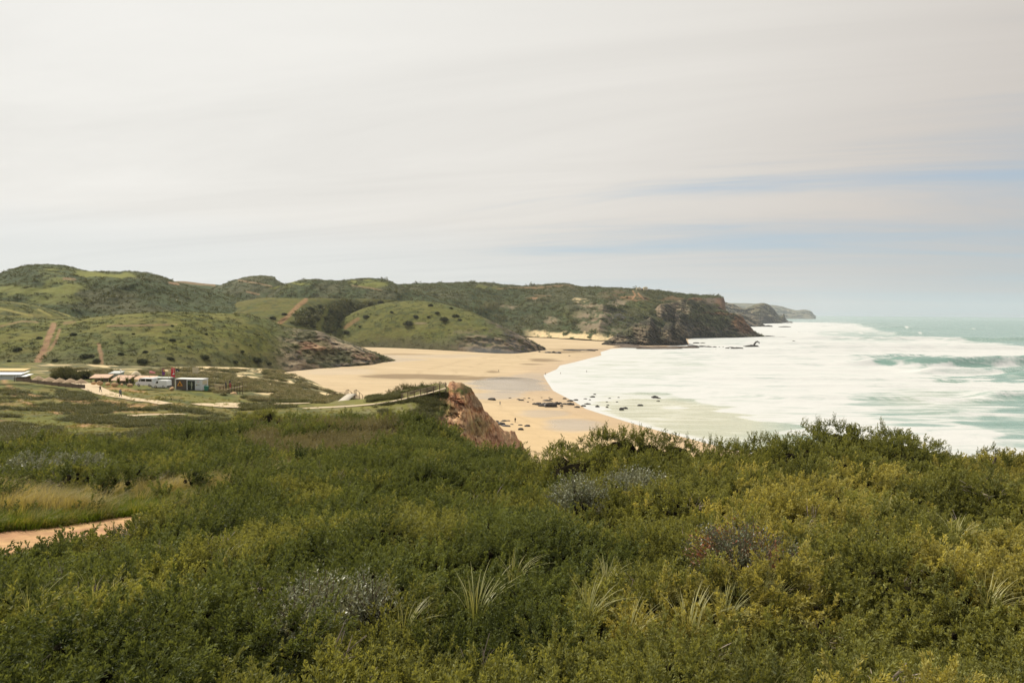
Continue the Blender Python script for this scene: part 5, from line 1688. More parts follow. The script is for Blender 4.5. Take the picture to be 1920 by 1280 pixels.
mound('juniper_bush', [(146, 696), (156, 692), (170, 695)], [(200, 0)], 9, 'dark bush left of the low pink-roofed sheds', 1.5, 18, sc=3.2, mat=M_plain)
mound('juniper_bush', [(735, 729), (748, 722), (760, 718), (772, 722)], [(151, 3), (152, 0)], 12, 'pale feathery tamarisk bush on the spur above the beach', 1.1, 22, sc=2.4, mat=M_heath)
mound('juniper_bush', [(768, 726), (785, 719), (805, 717), (822, 716)], [(145, 3), (146, 0)], 13, 'bright green bush on the spur beside the red cliff', 1.1, 22, sc=2.4, mat=M_plain)

# --- shrubs with broad pale leaves ------------------------------------------------------------------
def leafy_shrub(px, rad, hgt, n, leaf, mat, label, lift=0.0):
    G = np.array(gpix(*px))
    G[2] += .6 * float(canopy(G[0:1], G[1:2])[0])
    leaf *= 1.35
    hgt *= 1.15
    n = int(n * 1.15)
    e = empty('broadleaf_shrub', tuple(G))
    tag(e, label, 'shrub')
    stems = MB()
    B, D = [], []
    ns = max(12, n // 60)
    for s in range(ns):
        az = rng.uniform(0, 6.28)
        q = math.sqrt(rng.random())
        zt = hgt * math.sqrt(max(0.05, 1 - .8 * q * q)) * rng.uniform(.8, 1.08) + lift
        tip = np.array([math.cos(az) * q * rad, math.sin(az) * q * rad, zt])
        mid = tip * np.array([.5, .5, .55]) + rng.normal(size=3) * .05
        stems.tube([tip * np.array([.15, .15, 0]) - np.array([0, 0, .1]), mid, tip], [.014, .009, .004], 4)
        k = n // ns
        f = rng.uniform(0.35, 1, k)[:, None]
        p = np.where(f < .5, tip * np.array([.15, .15, 0]) * (1 - f * 2) + mid * f * 2, mid * (2 - 2 * f) + tip * (2 * f - 1))
        B.append(p + rng.normal(size=(k, 3)) * .05)
        D.append(unit(unit(tip - mid)[None] * .5 + rng.normal(size=(k, 3)) * .7 + np.array([.1, 0, .35])))
    B, D = np.concatenate(B), np.concatenate(D)
    V, T = diamonds(B, D, leaf * rng.uniform(.7, 1.25, len(B)), leaf * .46, tip0=rng.uniform(0, .6, len(B)), tip1=rng.uniform(.5, 1.2, len(B)))
    hV, hT = heart((0, 0, hgt * .12 + lift * .5), rad * .34, hgt * .30)
    obj('foliage', leaf_mesh('foliage', np.concatenate([V, hV]), np.concatenate([T, hT]), mat), e)
    stems.build('stem', M_twig, e)
    return e


leafy_shrub((60, 905), 1.9, 1.25, 3600, .085, M_grey, 'silvery broad-leaved shrub at the left edge behind the meadow grass')
leafy_shrub((150, 900), 1.5, 1.05, 2600, .085, M_grey, 'silvery broad-leaved shrub just right of the one at the left edge')
leafy_shrub((1195, 985), 1.25, .85, 4200, .055, M_grey, 'pale-leaved shrub with brownish tips below the broad mound', .1)
leafy_shrub((1085, 1010), 1.0, .85, 3200, .052, M_grey, 'grey-green shrub with dark hollows in the middle of the scrub', .12)
leafy_shrub((1070, 905), 1.6, .8, 3000, .06, M_grey, 'olive shrub with pale leaves where the slope drops to the beach')
leafy_shrub((1130, 905), .8, 2.1, 1500, .06, M_grey, 'grey-leaved shrub growing up through the broad mound', .3)
leafy_shrub((1255, 915), .75, 1.5, 1500, .06, M_grey, 'grey-leaved shrub at the foot of the broad mound', .2)
leafy_shrub((590, 1275), .62, .58, 3000, .034, M_grey, 'low pale-leaved shrub at the bottom edge left of centre', .12)
leafy_shrub((690, 1255), .42, .50, 1300, .034, M_grey, 'small sprig of pale leaves right of the low pale shrub at the bottom', .15)
leafy_shrub((1390, 1165), 1.0, .80, 6200, .036, M_redleaf, 'round shrub with dark glossy leaves tinged red on the lower right', .05)
leafy_shrub((1650, 935), .8, .95, 900, .05, M_grey, 'few silvery leaves at the foot of the largest mound', .1)

# --- single grass tufts -------------------------------------------------------------------------------
tuft = [grass_mesh('grass_tuft_%d' % k, M_marram, 34, .66, .12, .012, (.28, -.05), 6, curl=.9) for k in range(4)]
tl = [((893, 1235), 1.1, 'large tuft of arching pale blades at the bottom centre'), ((965, 1195), .8, 'grass tuft behind the large arching tuft at bottom centre'), ((1105, 1240), .9, 'arching grass tuft right of the bottom centre'), ((1135, 1175), .75, 'thin grass tuft above the arching one right of centre'),
      ((180, 1215), .95, 'arching pale grass tuft at the lower left'), ((215, 1190), .6, 'small grass tuft just behind the one at the lower left'), ((60, 1265), .8, 'low grass tuft in the bottom left corner'), ((345, 1235), .6, 'single arching blades left of the low pale shrub'), ((420, 1150), .6, 'thin curved grass blades left of centre'),
      ((1290, 1270), 1.0, 'bright grass tuft at the bottom edge below the reddish shrub'), ((1360, 1255), .9, 'bright spreading grass tuft right of the one at the bottom edge'), ((1240, 1230), .6, 'small grass tuft left of the reddish shrub'), ((1505, 1130), .7, 'upright pale grass beside the reddish shrub'),
      ((1665, 1065), .75, 'curved grass tuft in the golden scrub at the right'), ((1790, 1150), .8, 'arching grass tuft low in the golden scrub at the right'), ((1760, 1180), .55, 'few pale stems below the arching tuft at the right'), ((1030, 1075), .6, 'pale stalks rising beside the grey-green shrub'), ((760, 1270), .7, 'sparse grass blades at the bottom left of centre'),
      ((1180, 1275), .9, 'dry pale grass clump at the bottom edge right of centre'), ((1850, 1270), .8, 'dry straw-coloured grass in the bottom right corner')]
for k, (p, s, lb) in enumerate(tl):
    G = gpix(*p)
    o = obj('grass_tuft', tuft[k % 4], label=lb, cat='grass')
    hc = float(canopy(np.array([G[0]]), np.array([G[1]]))[0])
    o.location = (G[0], G[1], G[2] + max(.08, hc + .04))
    o.rotation_euler = (0, 0, rng.normal() * .7)
    o.scale = (s, s, s * .9)

# ------------------------------------------------------------------ paths and boardwalk
M_gravel = plain('pale_gravel', (0.50, 0.39, 0.245), .95, .22, .8, bump=.3)
M_wood = plain('weathered_wood', (0.36, 0.28, 0.185), .85, .3, 2.0, bump=.3)
M_woodl = plain('pale_boards', (0.50, 0.40, 0.265), .85, .22, 2.0, bump=.3)
M_woodd = plain('dark_wood', (0.13, 0.085, 0.055), .9, .35, 2.0, bump=.3)
M_white = plain('white_paint', (0.72, 0.71, 0.68), .6, .08, .7)
M_whitem = plain('white_vehicle_paint', (0.74, 0.74, 0.73), .35, .06, .6, spec=.5)
M_brown = plain('brown_corrugated_panel', (0.135, 0.105, 0.082), .7, .2, 1.5)
M_greyg = plain('grey_green_panel', (0.36, 0.39, 0.33), .7, .15, .8)
M_glass = plain('dark_window', (0.020, 0.022, 0.024), .12, .2, 1.0, spec=.6)
M_black = plain('black_rubber', (0.020, 0.019, 0.018), .8, .2, 4)
M_chrome = plain('wheel_metal', (0.45, 0.45, 0.45), .4, .1, 4, metal=.8)
M_orange = plain('orange_sign', (0.72, 0.32, 0.035), .6, .08, 2)
M_red = plain('red_cloth', (0.62, 0.045, 0.065), .8, .12, 2)
M_pink = plain('faded_pink_cloth', (0.70, 0.27, 0.25), .8, .12, 2)
M_purple = plain('purple_cloth', (0.19, 0.055, 0.21), .8, .15, 2)
M_amber = plain('amber_cloth', (0.68, 0.37, 0.06), .8, .12, 2)
M_darkc = plain('dark_cloth', (0.045, 0.035, 0.05), .85, .2, 2)
M_cream = plain('cream_canvas', (0.66, 0.55, 0.36), .85, .1, 1)
M_roofp = plain('faded_pink_roof', (0.56, 0.38, 0.26), .9, .18, .5)
M_roofg = plain('grey_metal_roof', (0.40, 0.41, 0.39), .6, .12, .6)
M_ochre = plain('ochre_roof', (0.62, 0.44, 0.20), .9, .15, .5)
M_thatch = plain('reed_thatch', (0.36, 0.255, 0.155), .95, .4, 5, bump=.6)
M_reed = plain('reed_fence_panel', (0.165, 0.115, 0.082), .95, .4, 4, bump=.6)
M_green = plain('green_plastic', (0.045, 0.20, 0.13), .5, .15, 2)
M_stone = plain('sandstone', (0.62, 0.50, 0.32), .95, .2, .4, bump=.5)
M_stoneo = plain('orange_boulder', (0.52, 0.335, 0.175), .95, .25, 1.2, bump=.5)
M_skin = plain('skin', (0.42, 0.26, 0.18), .6, .1, 3)
M_hair = plain('dark_hair', (0.045, 0.030, 0.022), .8, .2, 3)
M_navy = plain('navy_clothing', (0.050, 0.060, 0.085), .85, .2, 3)
M_denim = plain('blue_grey_clothing', (0.13, 0.17, 0.21), .85, .2, 3)
M_redc = plain('red_clothing', (0.36, 0.035, 0.045), .85, .2, 3)
M_tanc = plain('tan_clothing', (0.27, 0.19, 0.13), .85, .2, 3)
M_wetsuit = plain('black_wetsuit', (0.018, 0.018, 0.020), .5, .2, 3)


def strip(name, px, width, mat, lift=.06, step=2.0, kind='structure', z_fn=None, lo=60.0, pts=None, **kw):
    """a path draped over the ground along pixels of the photograph"""
    pts = pts if pts is not None else [gpix(u, v, lo)[:2] for u, v in px]
    pts = np.array(pts)
    d = np.concatenate([[0], np.cumsum(np.linalg.norm(np.diff(pts, axis=0), axis=1))])
    n = max(4, int(d[-1] / step))
    s = np.linspace(0, d[-1], n)
    c = np.column_stack([interp(d, pts[:, 0], s), interp(d, pts[:, 1], s)])
    tg = unit(np.gradient(c, axis=0))
    nr = np.column_stack([-tg[:, 1], tg[:, 0]])
    wd = np.interp(s, np.linspace(0, d[-1], len(width)), width) if isinstance(width, (list, tuple)) else np.full(n, width)
    wd = wd * (1 + (vnoise(s / 4, s * 0, seed=5) - .5) * .25)
    rows = []
    ks = np.linspace(-.5, .5, 7)
    for k in ks:
        q = c + nr * (wd * k)[:, None]
        rows.append(np.column_stack([q, ground_h(q[:, 0], q[:, 1]) + lift]))
    V = np.stack(rows, 1).reshape(-1, 3)
    return obj(name, mesh_np(name, V, grid_faces(n, len(ks)), [mat]), kind=kind, **kw)


strip('path', [(120, 716), (163, 721), (172, 728), (190, 735.5), (226, 744.5), (260, 750.5), (312, 758)], [4, 4.5, 4.2, 3.4, 3.0, 2.6, 2.2], M_gravel, .12, label='pale gravel path leading up to the huts', cat='path')
strip('gravel_path', [(372, 757), (400, 760), (430, 762), (462, 759), (520, 757), (580, 756)], [3.5, 7.5, 8, 5, 2.6, 2.0], M_gravel, .12, label='pale gravel clearing below the container', cat='path')
strip('side_path', [(150, 790), (210, 783), (250, 779), (300, 777), (345, 776)], [1.2, 1.6, 1.2], M_gravel, .05, label='thin sandy footpath through the scrub on the plain', cat='path')


def drape(px, ys, zl):
    return [at(np.array(float(u)), np.array(float(v)), np.array(float(y))) + np.array([0, 0, zl]) for (u, v), y in zip(px, ys)]


def ribbon(name, P, width, thick, mat, parent=None, **kw):
    """board deck of rectangular section along 3-D points"""
    P = np.array(P)
    d = np.concatenate([[0], np.cumsum(np.linalg.norm(np.diff(P, axis=0), axis=1))])
    s = np.linspace(0, d[-1], max(6, int(d[-1] / 1.2)))
    c = np.column_stack([interp(d, P[:, k], s) for k in range(3)])
    tg = np.gradient(c, axis=0)
    nr = unit(np.column_stack([-tg[:, 1], tg[:, 0], tg[:, 0] * 0]))
    V, Fq = [], []
    n = len(c)
    for i in range(n):
        for sx, zz in ((-.5, 0), (.5, 0), (.5, -thick), (-.5, -thick)):
            V.append(c[i] + nr[i] * width * sx + np.array([0, 0, zz]))
    for i in range(n - 1):
        for k in range(4):
            Fq.append((i * 4 + k, i * 4 + (k + 1) % 4, i * 4 + 4 + (k + 1) % 4, i * 4 + 4 + k))
    me = mesh_np(name, np.array(V), np.array(Fq)[:, ::-1], [mat], smooth=False)
    o = obj(name, me, parent, **kw)
    return o, c, nr


bw_px = [(470, 772), (538, 768), (580, 765), (640, 762), (700, 757), (745, 750), (775, 743), (805, 736), (836, 727)]
BW = [at(np.array(float(u)), np.array(float(v)), np.array(float(y))) for (u, v), y in zip(bw_px, (122, 126, 128, 130, 131.5, 132, 132.5, 133, 133.5))]
e = empty('boardwalk', tuple(BW[0]))
tag(e, 'long wooden boardwalk climbing to the top of the red cliff', 'boardwalk')
b0 = np.array(BW[0])
_, c, nr = ribbon('deck', np.array(BW) - b0, 1.7, .14, M_woodl, e)
for sgn in (-1, 1):
    MB().tube([q + n_ * sgn * .86 + np.array([0, 0, -.05]) for q, n_ in zip(c, nr)], .07, 4).build('edge_beam', M_wood, e)
cu = proj(c + b0)[0]
for i in range(0, len(c)):
    if cu[i] < 752 and i % 2:
        continue
    for sgn in (-1, 1):
        q = c[i] + nr[i] * sgn * .8
        g = float(ground_h(np.array([q[0] + b0[0]]), np.array([q[1] + b0[1]]))[0]) - b0[2]
        tall = cu[i] > 752
        MB().box((q[0], q[1], (min(g, q[2] - .6) - .3 + q[2] + (1.05 if tall else 0)) / 2), (.11, .11, q[2] + (1.05 if tall else 0) - min(g, q[2] - .6) + .3)).build('post', M_woodd if tall else M_wood, e)
k0 = int(np.argmax(cu > 752))
for sgn in (-1, 1):
    for hh in (.55, 1.0):
        MB().tube([c[i] + nr[i] * sgn * .8 + np.array([0, 0, hh]) for i in range(k0, len(c))], .06, 4).build('rail', M_wood, e)
# branch down to the sand
BR = [at(np.array(float(u)), np.array(float(v)), np.array(float(y))) for (u, v), y in zip(((632, 763.5), (640, 757), (650, 750), (660, 743.5)), (130, 142, 154, 168))]
BR = [BR[0] + (BR[-1] - BR[0]) * f_ for f_ in (0, .33, .67, 1)]
up_ = max(float(ground_h(q[0:1], q[1:2])[0]) + .25 - q[2] for q in BR[1:])
BR = [q + np.array([0, 0, max(up_, 0) * f_]) for q, f_ in zip(BR, (.15, .6, .9, 1))]
e = empty('boardwalk', tuple(BR[0]))
tag(e, 'short straight boardwalk ramp branching off towards the sand', 'boardwalk')
b0 = np.array(BR[0])
_, c, nr = ribbon('deck', np.array(BR) - b0, 2.0, .14, plain('grey_boards', (.44, .39, .31), .85, .2, 2.0), e)
for sgn in (-1, 1):
    for i in range(0, len(c), 4):
        q = c[i] + nr[i] * sgn * .95
        MB().box((q[0], q[1], q[2] - .8), (.12, .12, 1.6)).build('post', M_woodd, e)
# stairs and hand rail at the end of the ramp
tipb = np.array(BR[-1])
e = empty('stair', tuple(tipb))
tag(e, 'wooden stair with brown hand rails at the end of the ramp', 'stairs')
for k in range(8):
    MB().box((.1 * k, .45 + .4 * k, -.1 - .22 * k), (2.0, .42, .07)).build('tread', M_wood, e)
for sgn in (-1, 1):
    MB().tube([(sgn * 1.0, -2.0, 1.0), (sgn * 1.0, .2, 1.0), (sgn * 1.0 + .8, 3.6, -.8)], .05, 4).build('rail', M_woodd, e)
    for y in (-2.0, -.9, .2, 1.9, 3.6):
        z = 1.0 if y <= .2 else 1.0 - 1.8 * (y - .2) / 3.4
        MB().box((sgn * 1.0 + max(0, y - .2) * .235, y, z - .9), (.1, .1, 1.8)).build('post', M_woodd, e)
tipl = at(np.array(630.), np.array(747.), np.array(178.))
e = empty('viewing_platform', tuple(tipl))
tag(e, 'brown timber platform beside the beach stair', 'platform')
MB().box((0, 0, .5), (4.2, 3.0, .14)).build('deck', M_woodd, e)
for x in (-2, -.7, .7, 2):
    for y in (-1.4, 1.4):
        MB().box((x, y, .4), (.12, .12, 2.2)).build('post', M_woodd, e)
for y in (-1.4, 1.4):
    MB().box((0, y, 1.48), (4.2, .07, .09)).build('rail', M_woodd, e)


# ------------------------------------------------------------------ huts, containers, vans, flags
def place(name, u, v, y, rz, label, cat, group=None, dz=0.0):
    """Empty whose base stands on the ground under a pixel at depth y"""
    P = at(np.array(float(u)), np.array(float(v)), np.array(float(y)))
    e = empty(name, (P[0], P[1], P[2] + dz), rz)
    return tag(e, label, cat, group)


# surf container
e = place('container', 354, 732, 158, R(-7), 'brown and white container cabin with an orange triangle sign', 'container')
L_, W_, H_ = 6.7, 2.5, 2.55
MB().box((0, W_ / 2, H_ / 2 + .08), (L_ - .1, W_ - .1, H_ - .1)).build('body', M_white, e)
MB().box((0, W_ / 2, H_ + .11), (L_ + .12, W_ + .12, .10)).build('roof', M_white, e)
for x in (-L_ / 2 + .07, -.42, L_ / 2 - .07):
    MB().box((x, 0, H_ / 2 + .06), (.14, .12, H_)).build('corner_post', M_white, e)
bp_ = MB()
for k in range(18):
    bp_.box((-L_ / 2 + .28 + k * .151, .015, H_ / 2 + .06), (.10, .05, H_ - .22))
bp_.box((-L_ / 2 + .14 + 1.42, .035, H_ / 2 + .06), (2.72, .04, H_ - .2))
bp_.build('brown_panel', M_brown, e)
sg_ = MB().prism([(-2.85, 1.05), (-1.45, 1.05), (-2.15, 2.2)], -.06, -.10, 'y').build('triangle_sign', M_orange, e)
MB().prism([(-2.55, 1.2), (-1.75, 1.2), (-2.15, 1.88)], -.105, -.115, 'y').build('sign_inset', plain('sign_brown', (.30, .13, .03), .6, .1, 2), sg_)
MB().prism([(-2.40, 1.24), (-2.0, 1.22), (-1.88, 1.34), (-2.06, 1.40), (-2.02, 1.56), (-2.10, 1.74), (-2.2, 1.72), (-2.22, 1.52), (-2.34, 1.42)], -.12, -.13, 'y').build('sign_figure', M_black, sg_)
op = MB().box((.62, .0, 1.26), (1.75, .08, 2.15)).build('doorway', plain('dark_interior', (.028, .030, .024), .8, .4, 2), e)
MB().prism([(.55, .35), (.9, .35), (.82, .9), (.98, 1.3), (.88, 2.0), (.62, 2.05), (.52, 1.4), (.66, .9)], -.045, -.055, 'y').build('poster', plain('poster_print', (.32, .32, .23), .8, .3, 3), op)
MB().prism([(.0, 1.3), (.22, 1.35), (.3, 1.9), (.1, 2.1), (-.1, 1.8)], -.045, -.055, 'y').build('poster', plain('poster_foliage', (.10, .14, .07), .8, .4, 3), op)
wp = MB().box((2.42, -.01, 1.28), (1.62, .06, 2.3)).build('white_panel', plain('panel_white', (.60, .60, .59), .6, .06, 1), e)
MB().lathe([(.0, 0), (.16, .0), (.16, .02), (0, .02)], (0, 0, 0), 10).build('round_emblem', plain('emblem_gold', (.45, .33, .10), .6, .2, 4), wp).rotation_euler = (R(90), 0, 0)
wp.children[0].location = (2.0, -.05, 1.35)
for zz, x0, wd, mt in ((1.42, 2.42, .55, M_brown), (1.28, 2.45, .62, M_brown), (.42, 2.3, .9, M_purple), (2.15, 2.4, .6, M_pink), (2.0, 2.4, .5, M_pink)):
    MB().box((x0, -.045, zz), (wd, .012, .05)).build('lettering_line', mt, wp)
MB().box((L_ / 2 - .04, W_ * .62, .75), (.06, 1.1, 1.3)).build('side_hatch', M_greyg, e)
MB().box((L_ / 2 - .04, W_ * .45, 1.9), (.06, 1.9, .9)).build('side_board', M_cream, e)

e = place('container', 300, 727.5, 172, R(-6), 'grey-green container parked behind the two white vans', 'container')
MB().box((0, 1.2, 1.3), (5.0, 2.3, 2.5)).build('body', M_greyg, e)
MB().box((0, 1.2, 2.60), (5.1, 2.4, .08)).build('roof', plain('pale_roof', (.5, .52, .47), .7, .1, 1), e)
for k in range(16):
    MB().box((-2.35 + k * .31, .03, 1.3), (.10, .05, 2.3)).build('rib', M_greyg, e)
MB().box((2.53, 1.2, 1.3), (.05, 2.1, 2.3)).build('end_door', M_brown, e)
e = place('parasol', 298, 709.5, 176, 0, 'small green parasol top above the grey-green container', 'parasol')
MB().lathe([(1.0, .0), (.95, .06), (.5, .35), (.04, .5)], (0, 0, .1), 10).build('canopy', M_green, e)
MB().tube([(0, 0, -2.3), (0, 0, .5)], .035, 5).build('pole', M_wood, e)
e = place('bin', 387, 731.7, 157.2, 0, 'green waste bin at the right end of the container cabin', 'bin')
MB().prism([(-.32, 0), (.32, 0), (.42, .95), (-.42, .95)], -.35, .35, 'y').build('body', M_green, e)
MB().box((0, 0, 1.0), (.9, .76, .08), bev=.03).build('lid', M_green, e)


def van(u, v, y, rz, label, L, H, prof, wins, group=None):
    e = place('van', u, v, y, rz, label, 'van')
    W = 1.85
    m = MB().prism(prof, 0, W, 'y')
    m.build('body', M_whitem, e)
    for side in (-.012, W + .012):
        for w_ in wins:
            MB().prism(w_, side - .012, side + .012, 'y').build('window', M_glass, e)
    ws = [(x_, z_) for x_, z_ in prof if 0]
    # windscreen
    (xa, za), (xb, zb) = prof[3], prof[4]
    d = unit(np.array([xb - xa, zb - za]))
    nrm = np.array([-d[1], d[0]])
    if nrm[0] > 0:
        nrm = -nrm
    a_, b_ = np.array([xa, za]) + d * .06 + nrm * .012, np.array([xb, zb]) - d * .06 + nrm * .012
    MB().add([(a_[0], .12, a_[1]), (a_[0], W - .12, a_[1]), (b_[0], W - .2, b_[1]), (b_[0], .2, b_[1])], [(0, 1, 2, 3)]).build('windscreen', M_glass, e)
    for x_ in (-L / 2 + .85, L / 2 - .9):
        for yy in (.10, W - .10):
            wl = MB().lathe([(.20, -.10), (.33, -.10), (.35, -.05), (.35, .05), (.33, .10), (.20, .10)], (0, 0, 0), 14).build('wheel', M_black, e)
            wl.rotation_euler = (R(90), 0, 0)
            wl.location = (x_, yy, .34)
            MB().lathe([(.0, -.105), (.20, -.105), (.21, .105), (.0, .105)], (0, 0, 0), 12).build('rim', M_chrome, wl)
    for yy in (.25, W - .25):
        MB().box((-L / 2 - .005, yy, .82), (.08, .3, .16), bev=.02).build('headlight', M_chrome, e)
    MB().box((-L / 2 - .03, W / 2, .45), (.14, W - .05, .2), bev=.03).build('bumper', M_black, e)
    MB().box((L / 2 + .02, W / 2, .45), (.10, W - .05, .2), bev=.03).build('bumper', M_black, e)
    return e


van(270, 724.5, 166, R(-10), 'white minibus with a row of dark side windows', 4.7, 2.1,
    [(-2.35, .32), (-2.38, .75), (-2.30, 1.02), (-1.75, 1.22), (-1.2, 1.98), (-1.0, 2.06), (2.2, 2.06), (2.33, 1.9), (2.36, .32)],
    [[(-1.45, 1.28), (-.95, 1.28), (-.95, 1.86), (-1.08, 1.86)], [(-.82, 1.28), (.35, 1.28), (.35, 1.86), (-.82, 1.86)], [(.55, 1.28), (2.1, 1.28), (2.1, 1.86), (.55, 1.86)]])
van(299, 727.4, 160, R(-8), 'white panel van with a short sloping bonnet beside the minibus', 3.7, 1.85,
    [(-1.85, .3), (-1.88, .7), (-1.80, .95), (-1.15, 1.10), (-.75, 1.62), (-.5, 1.80), (1.7, 1.82), (1.83, 1.7), (1.86, .3)],
    [[(-.98, 1.14), (-.35, 1.14), (-.35, 1.62), (-.68, 1.62)]])


# low sheds with faded roofs
def shed(u, v, y, wd, dp, h, label, roofm, slope=.35, rz=0.0):
    e = place('shed', u, v, y, rz, label, 'shed', dz=-.5)
    MB().prism([(-.2, h - slope), (dp + .2, h), (dp + .2, h + .12), (-.2, h - slope + .12)], -wd / 2 - .25, wd / 2 + .25, 'x').build('roof', roofm, e)
    MB().box((0, dp - .1, h / 2 - .1), (wd, .12, h - .2)).build('wall', M_wood, e)
    for x in (-wd / 2 + .15, 0, wd / 2 - .15):
        MB().box((x, .1, h / 2 - slope / 2), (.14, .14, h - slope)).build('post', M_woodd, e)
    MB().box((0, dp * .5, .5), (wd * .8, .6, 1.0), bev=.04).build('counter', M_wood, e)
    return e


shed(186, 715.5, 190, 4.6, 3.2, 2.2, 'leftmost low shed with a faded pink roof', M_roofp, .7, R(8))
shed(223, 718.5, 184, 4.4, 3.4, 2.3, 'middle low shed with a faded pink roof behind the boulders', M_roofp, 1.1, R(-4))
shed(265, 719, 188, 5.2, 3.2, 2.3, 'right-hand low shed with a faded pink roof behind the minibus', M_roofp, .75, R(-4))
e = place('metal_cabin', 214, 712, 196, R(-3), 'grey metal cabin roof behind the low sheds', 'cabin')
MB().box((0, 1.2, 1.0), (3.0, 2.2, 2.0)).build('wall', M_greyg, e)
MB().prism([(-.25, 1.75), (2.6, 2.25), (2.6, 2.36), (-.25, 1.86)], -1.65, 1.65, 'x').build('roof', M_roofg, e)
e = place('parasol', 255, 717, 192, 0, 'cream parasol standing behind the low sheds', 'parasol')
MB().lathe([(1.25, 2.35), (1.2, 2.45), (.7, 2.95), (.05, 3.3)], (0, 0, 0), 10).build('canopy', M_cream, e)
MB().lathe([(.75, 2.0), (.72, 2.05), (.4, 2.3), (.05, 2.5)], (.9, -.2, 0), 8).build('flap', M_cream, e)
MB().tube([(0, 0, 0), (0, 0, 3.25)], .04, 5).build('pole', M_wood, e)
e = place('lamp_post', 226.7, 716, 186, 0, 'white globe lamp on a thin post above the sheds', 'lamp post')
MB().tube([(0, 0, 0), (0, 0, 3.0)], .04, 6).build('post', M_wood, e)
MB().lathe([(.02, -.25), (.16, -.2), (.25, -.05), (.25, .05), (.16, .2), (.02, .25)], (0, 0, 3.2), 12).build('globe', M_white, e)

# white cafe at the left edge
e = place('beach_cafe', 8, 711, 176, R(4), 'white walled beach cafe with overlapping flat white roofs', 'building')
MB().box((-1.5, 1.6, .55), (9.0, 3.0, 1.3)).build('wall', M_white, e)
MB().prism([(-.7, 1.2), (3.4, 1.75), (3.4, 1.87), (-.7, 1.32)], -6.2, 4.4, 'x').build('roof', M_white, e)
MB().prism([(-.9, .72), (2.2, 1.12), (2.2, 1.24), (-.9, .84)], 2.6, 5.9, 'x').build('lower_roof', M_white, e)
MB().prism([(2.2, 1.95), (5.0, 2.35), (5.0, 2.47), (2.2, 2.07)], -6.2, 3.6, 'x').build('rear_roof', M_ochre, e)
MB().box((4.1, 1.0, .1), (2.6, 1.8, 1.2)).build('under_roof_dark', M_woodd, e)  # dark box added as the shade under the lower roof
for x in (2.9, 5.6):
    MB().box((x, -.6, .1), (.12, .12, 1.3)).build('post', M_woodd, e)

# reed fence, thatched sunshades behind it
FP = [at(np.array(float(u)), np.array(float(v)), np.array(float(y))) for u, v, y in ((30, 713, 172), (58, 717, 168), (84, 720.5, 165), (110, 724, 162), (136, 726.5, 160), (160, 728, 159))]
e = empty('reed_fence', tuple(FP[0]))
tag(e, 'dark brown reed fence along the edge of the grass', 'fence')
b0 = np.array(FP[0])
for a_, b_ in zip(FP[:-1], FP[1:]):
    for k in range(2):
        p, q = np.array(a_) + (np.array(b_) - a_) * k / 2 - b0, np.array(a_) + (np.array(b_) - a_) * (k + 1) / 2 - b0
        h0 = .62 + .10 * (p[0] / 4.0) ** .5 if p[0] > 0 else .62
        mid, dlt = (p + q) / 2, q - p
        rz = math.atan2(dlt[1], dlt[0])
        MB().box((mid[0], mid[1], mid[2] + h0 / 2), (np.linalg.norm(dlt[:2]) - .14, .08, h0), rz).build('panel', M_reed, e)
        MB().box((p[0], p[1], p[2] + h0 / 2), (.12, .14, h0 + .16), rz).build('post', M_woodd, e)
for k, (u, v, y, rd) in enumerate(((72, 719, 172, 1.5), (92, 721, 170, 1.7), (112, 723, 168, 1.6), (132, 724, 166, 1.7), (152, 725, 165, 1.5))):
    e = place('thatched_sunshade', u, v, y, 0, 'brown thatched sunshade %s' % ('nearest the white cafe', 'second from the white cafe', 'in the middle of the row behind the reed fence', 'second from the gravel path', 'nearest the gravel path')[k], 'sunshade', 'thatched sunshades behind the reed fence')
    MB().lathe([(rd, .95), (rd * .97, 1.05), (rd * .55, 1.5), (.08, 1.95)], (0, 0, 0), 10).build('thatch', M_thatch, e)
    MB().tube([(0, 0, -.1), (0, 0, 1.9)], .07, 6).build('pole', M_woodd, e)


# flags
def flag(u, v, y, zb, zt, pts, mat, label, cat='flag', name='flag', extra=()):
    """pole at the pixel; cloth outline in metres relative to the pole base"""
    e = place(name, u, v, y, 0, label, cat)
    MB().tube([(0, 0, -.2), (0, 0, zt)], .035, 5).build('pole', M_wood, e)
    cl = MB()
    n = len(pts)
    front = [(x + .04, -.015 + .10 * math.sin(x * 4 + z * 2), z) for x, z in pts]
    back_ = [(x + .04, .015 + .10 * math.sin(x * 4 + z * 2), z) for x, z in pts]
    cl.add(front + back_, [tuple(range(n)), tuple(range(2 * n - 1, n - 1, -1))] + [(i, (i + 1) % n, (i + 1) % n + n, i + n) for i in range(n)])
    c_ = cl.build('cloth', mat, e)
    for q, mt in extra:
        m_ = MB()
        m_.add([(x + .04, -.03 + .10 * math.sin(x * 4 + z * 2), z) for x, z in q], [tuple(range(len(q)))])
        m_.build('emblem', mt, c_)
    return e


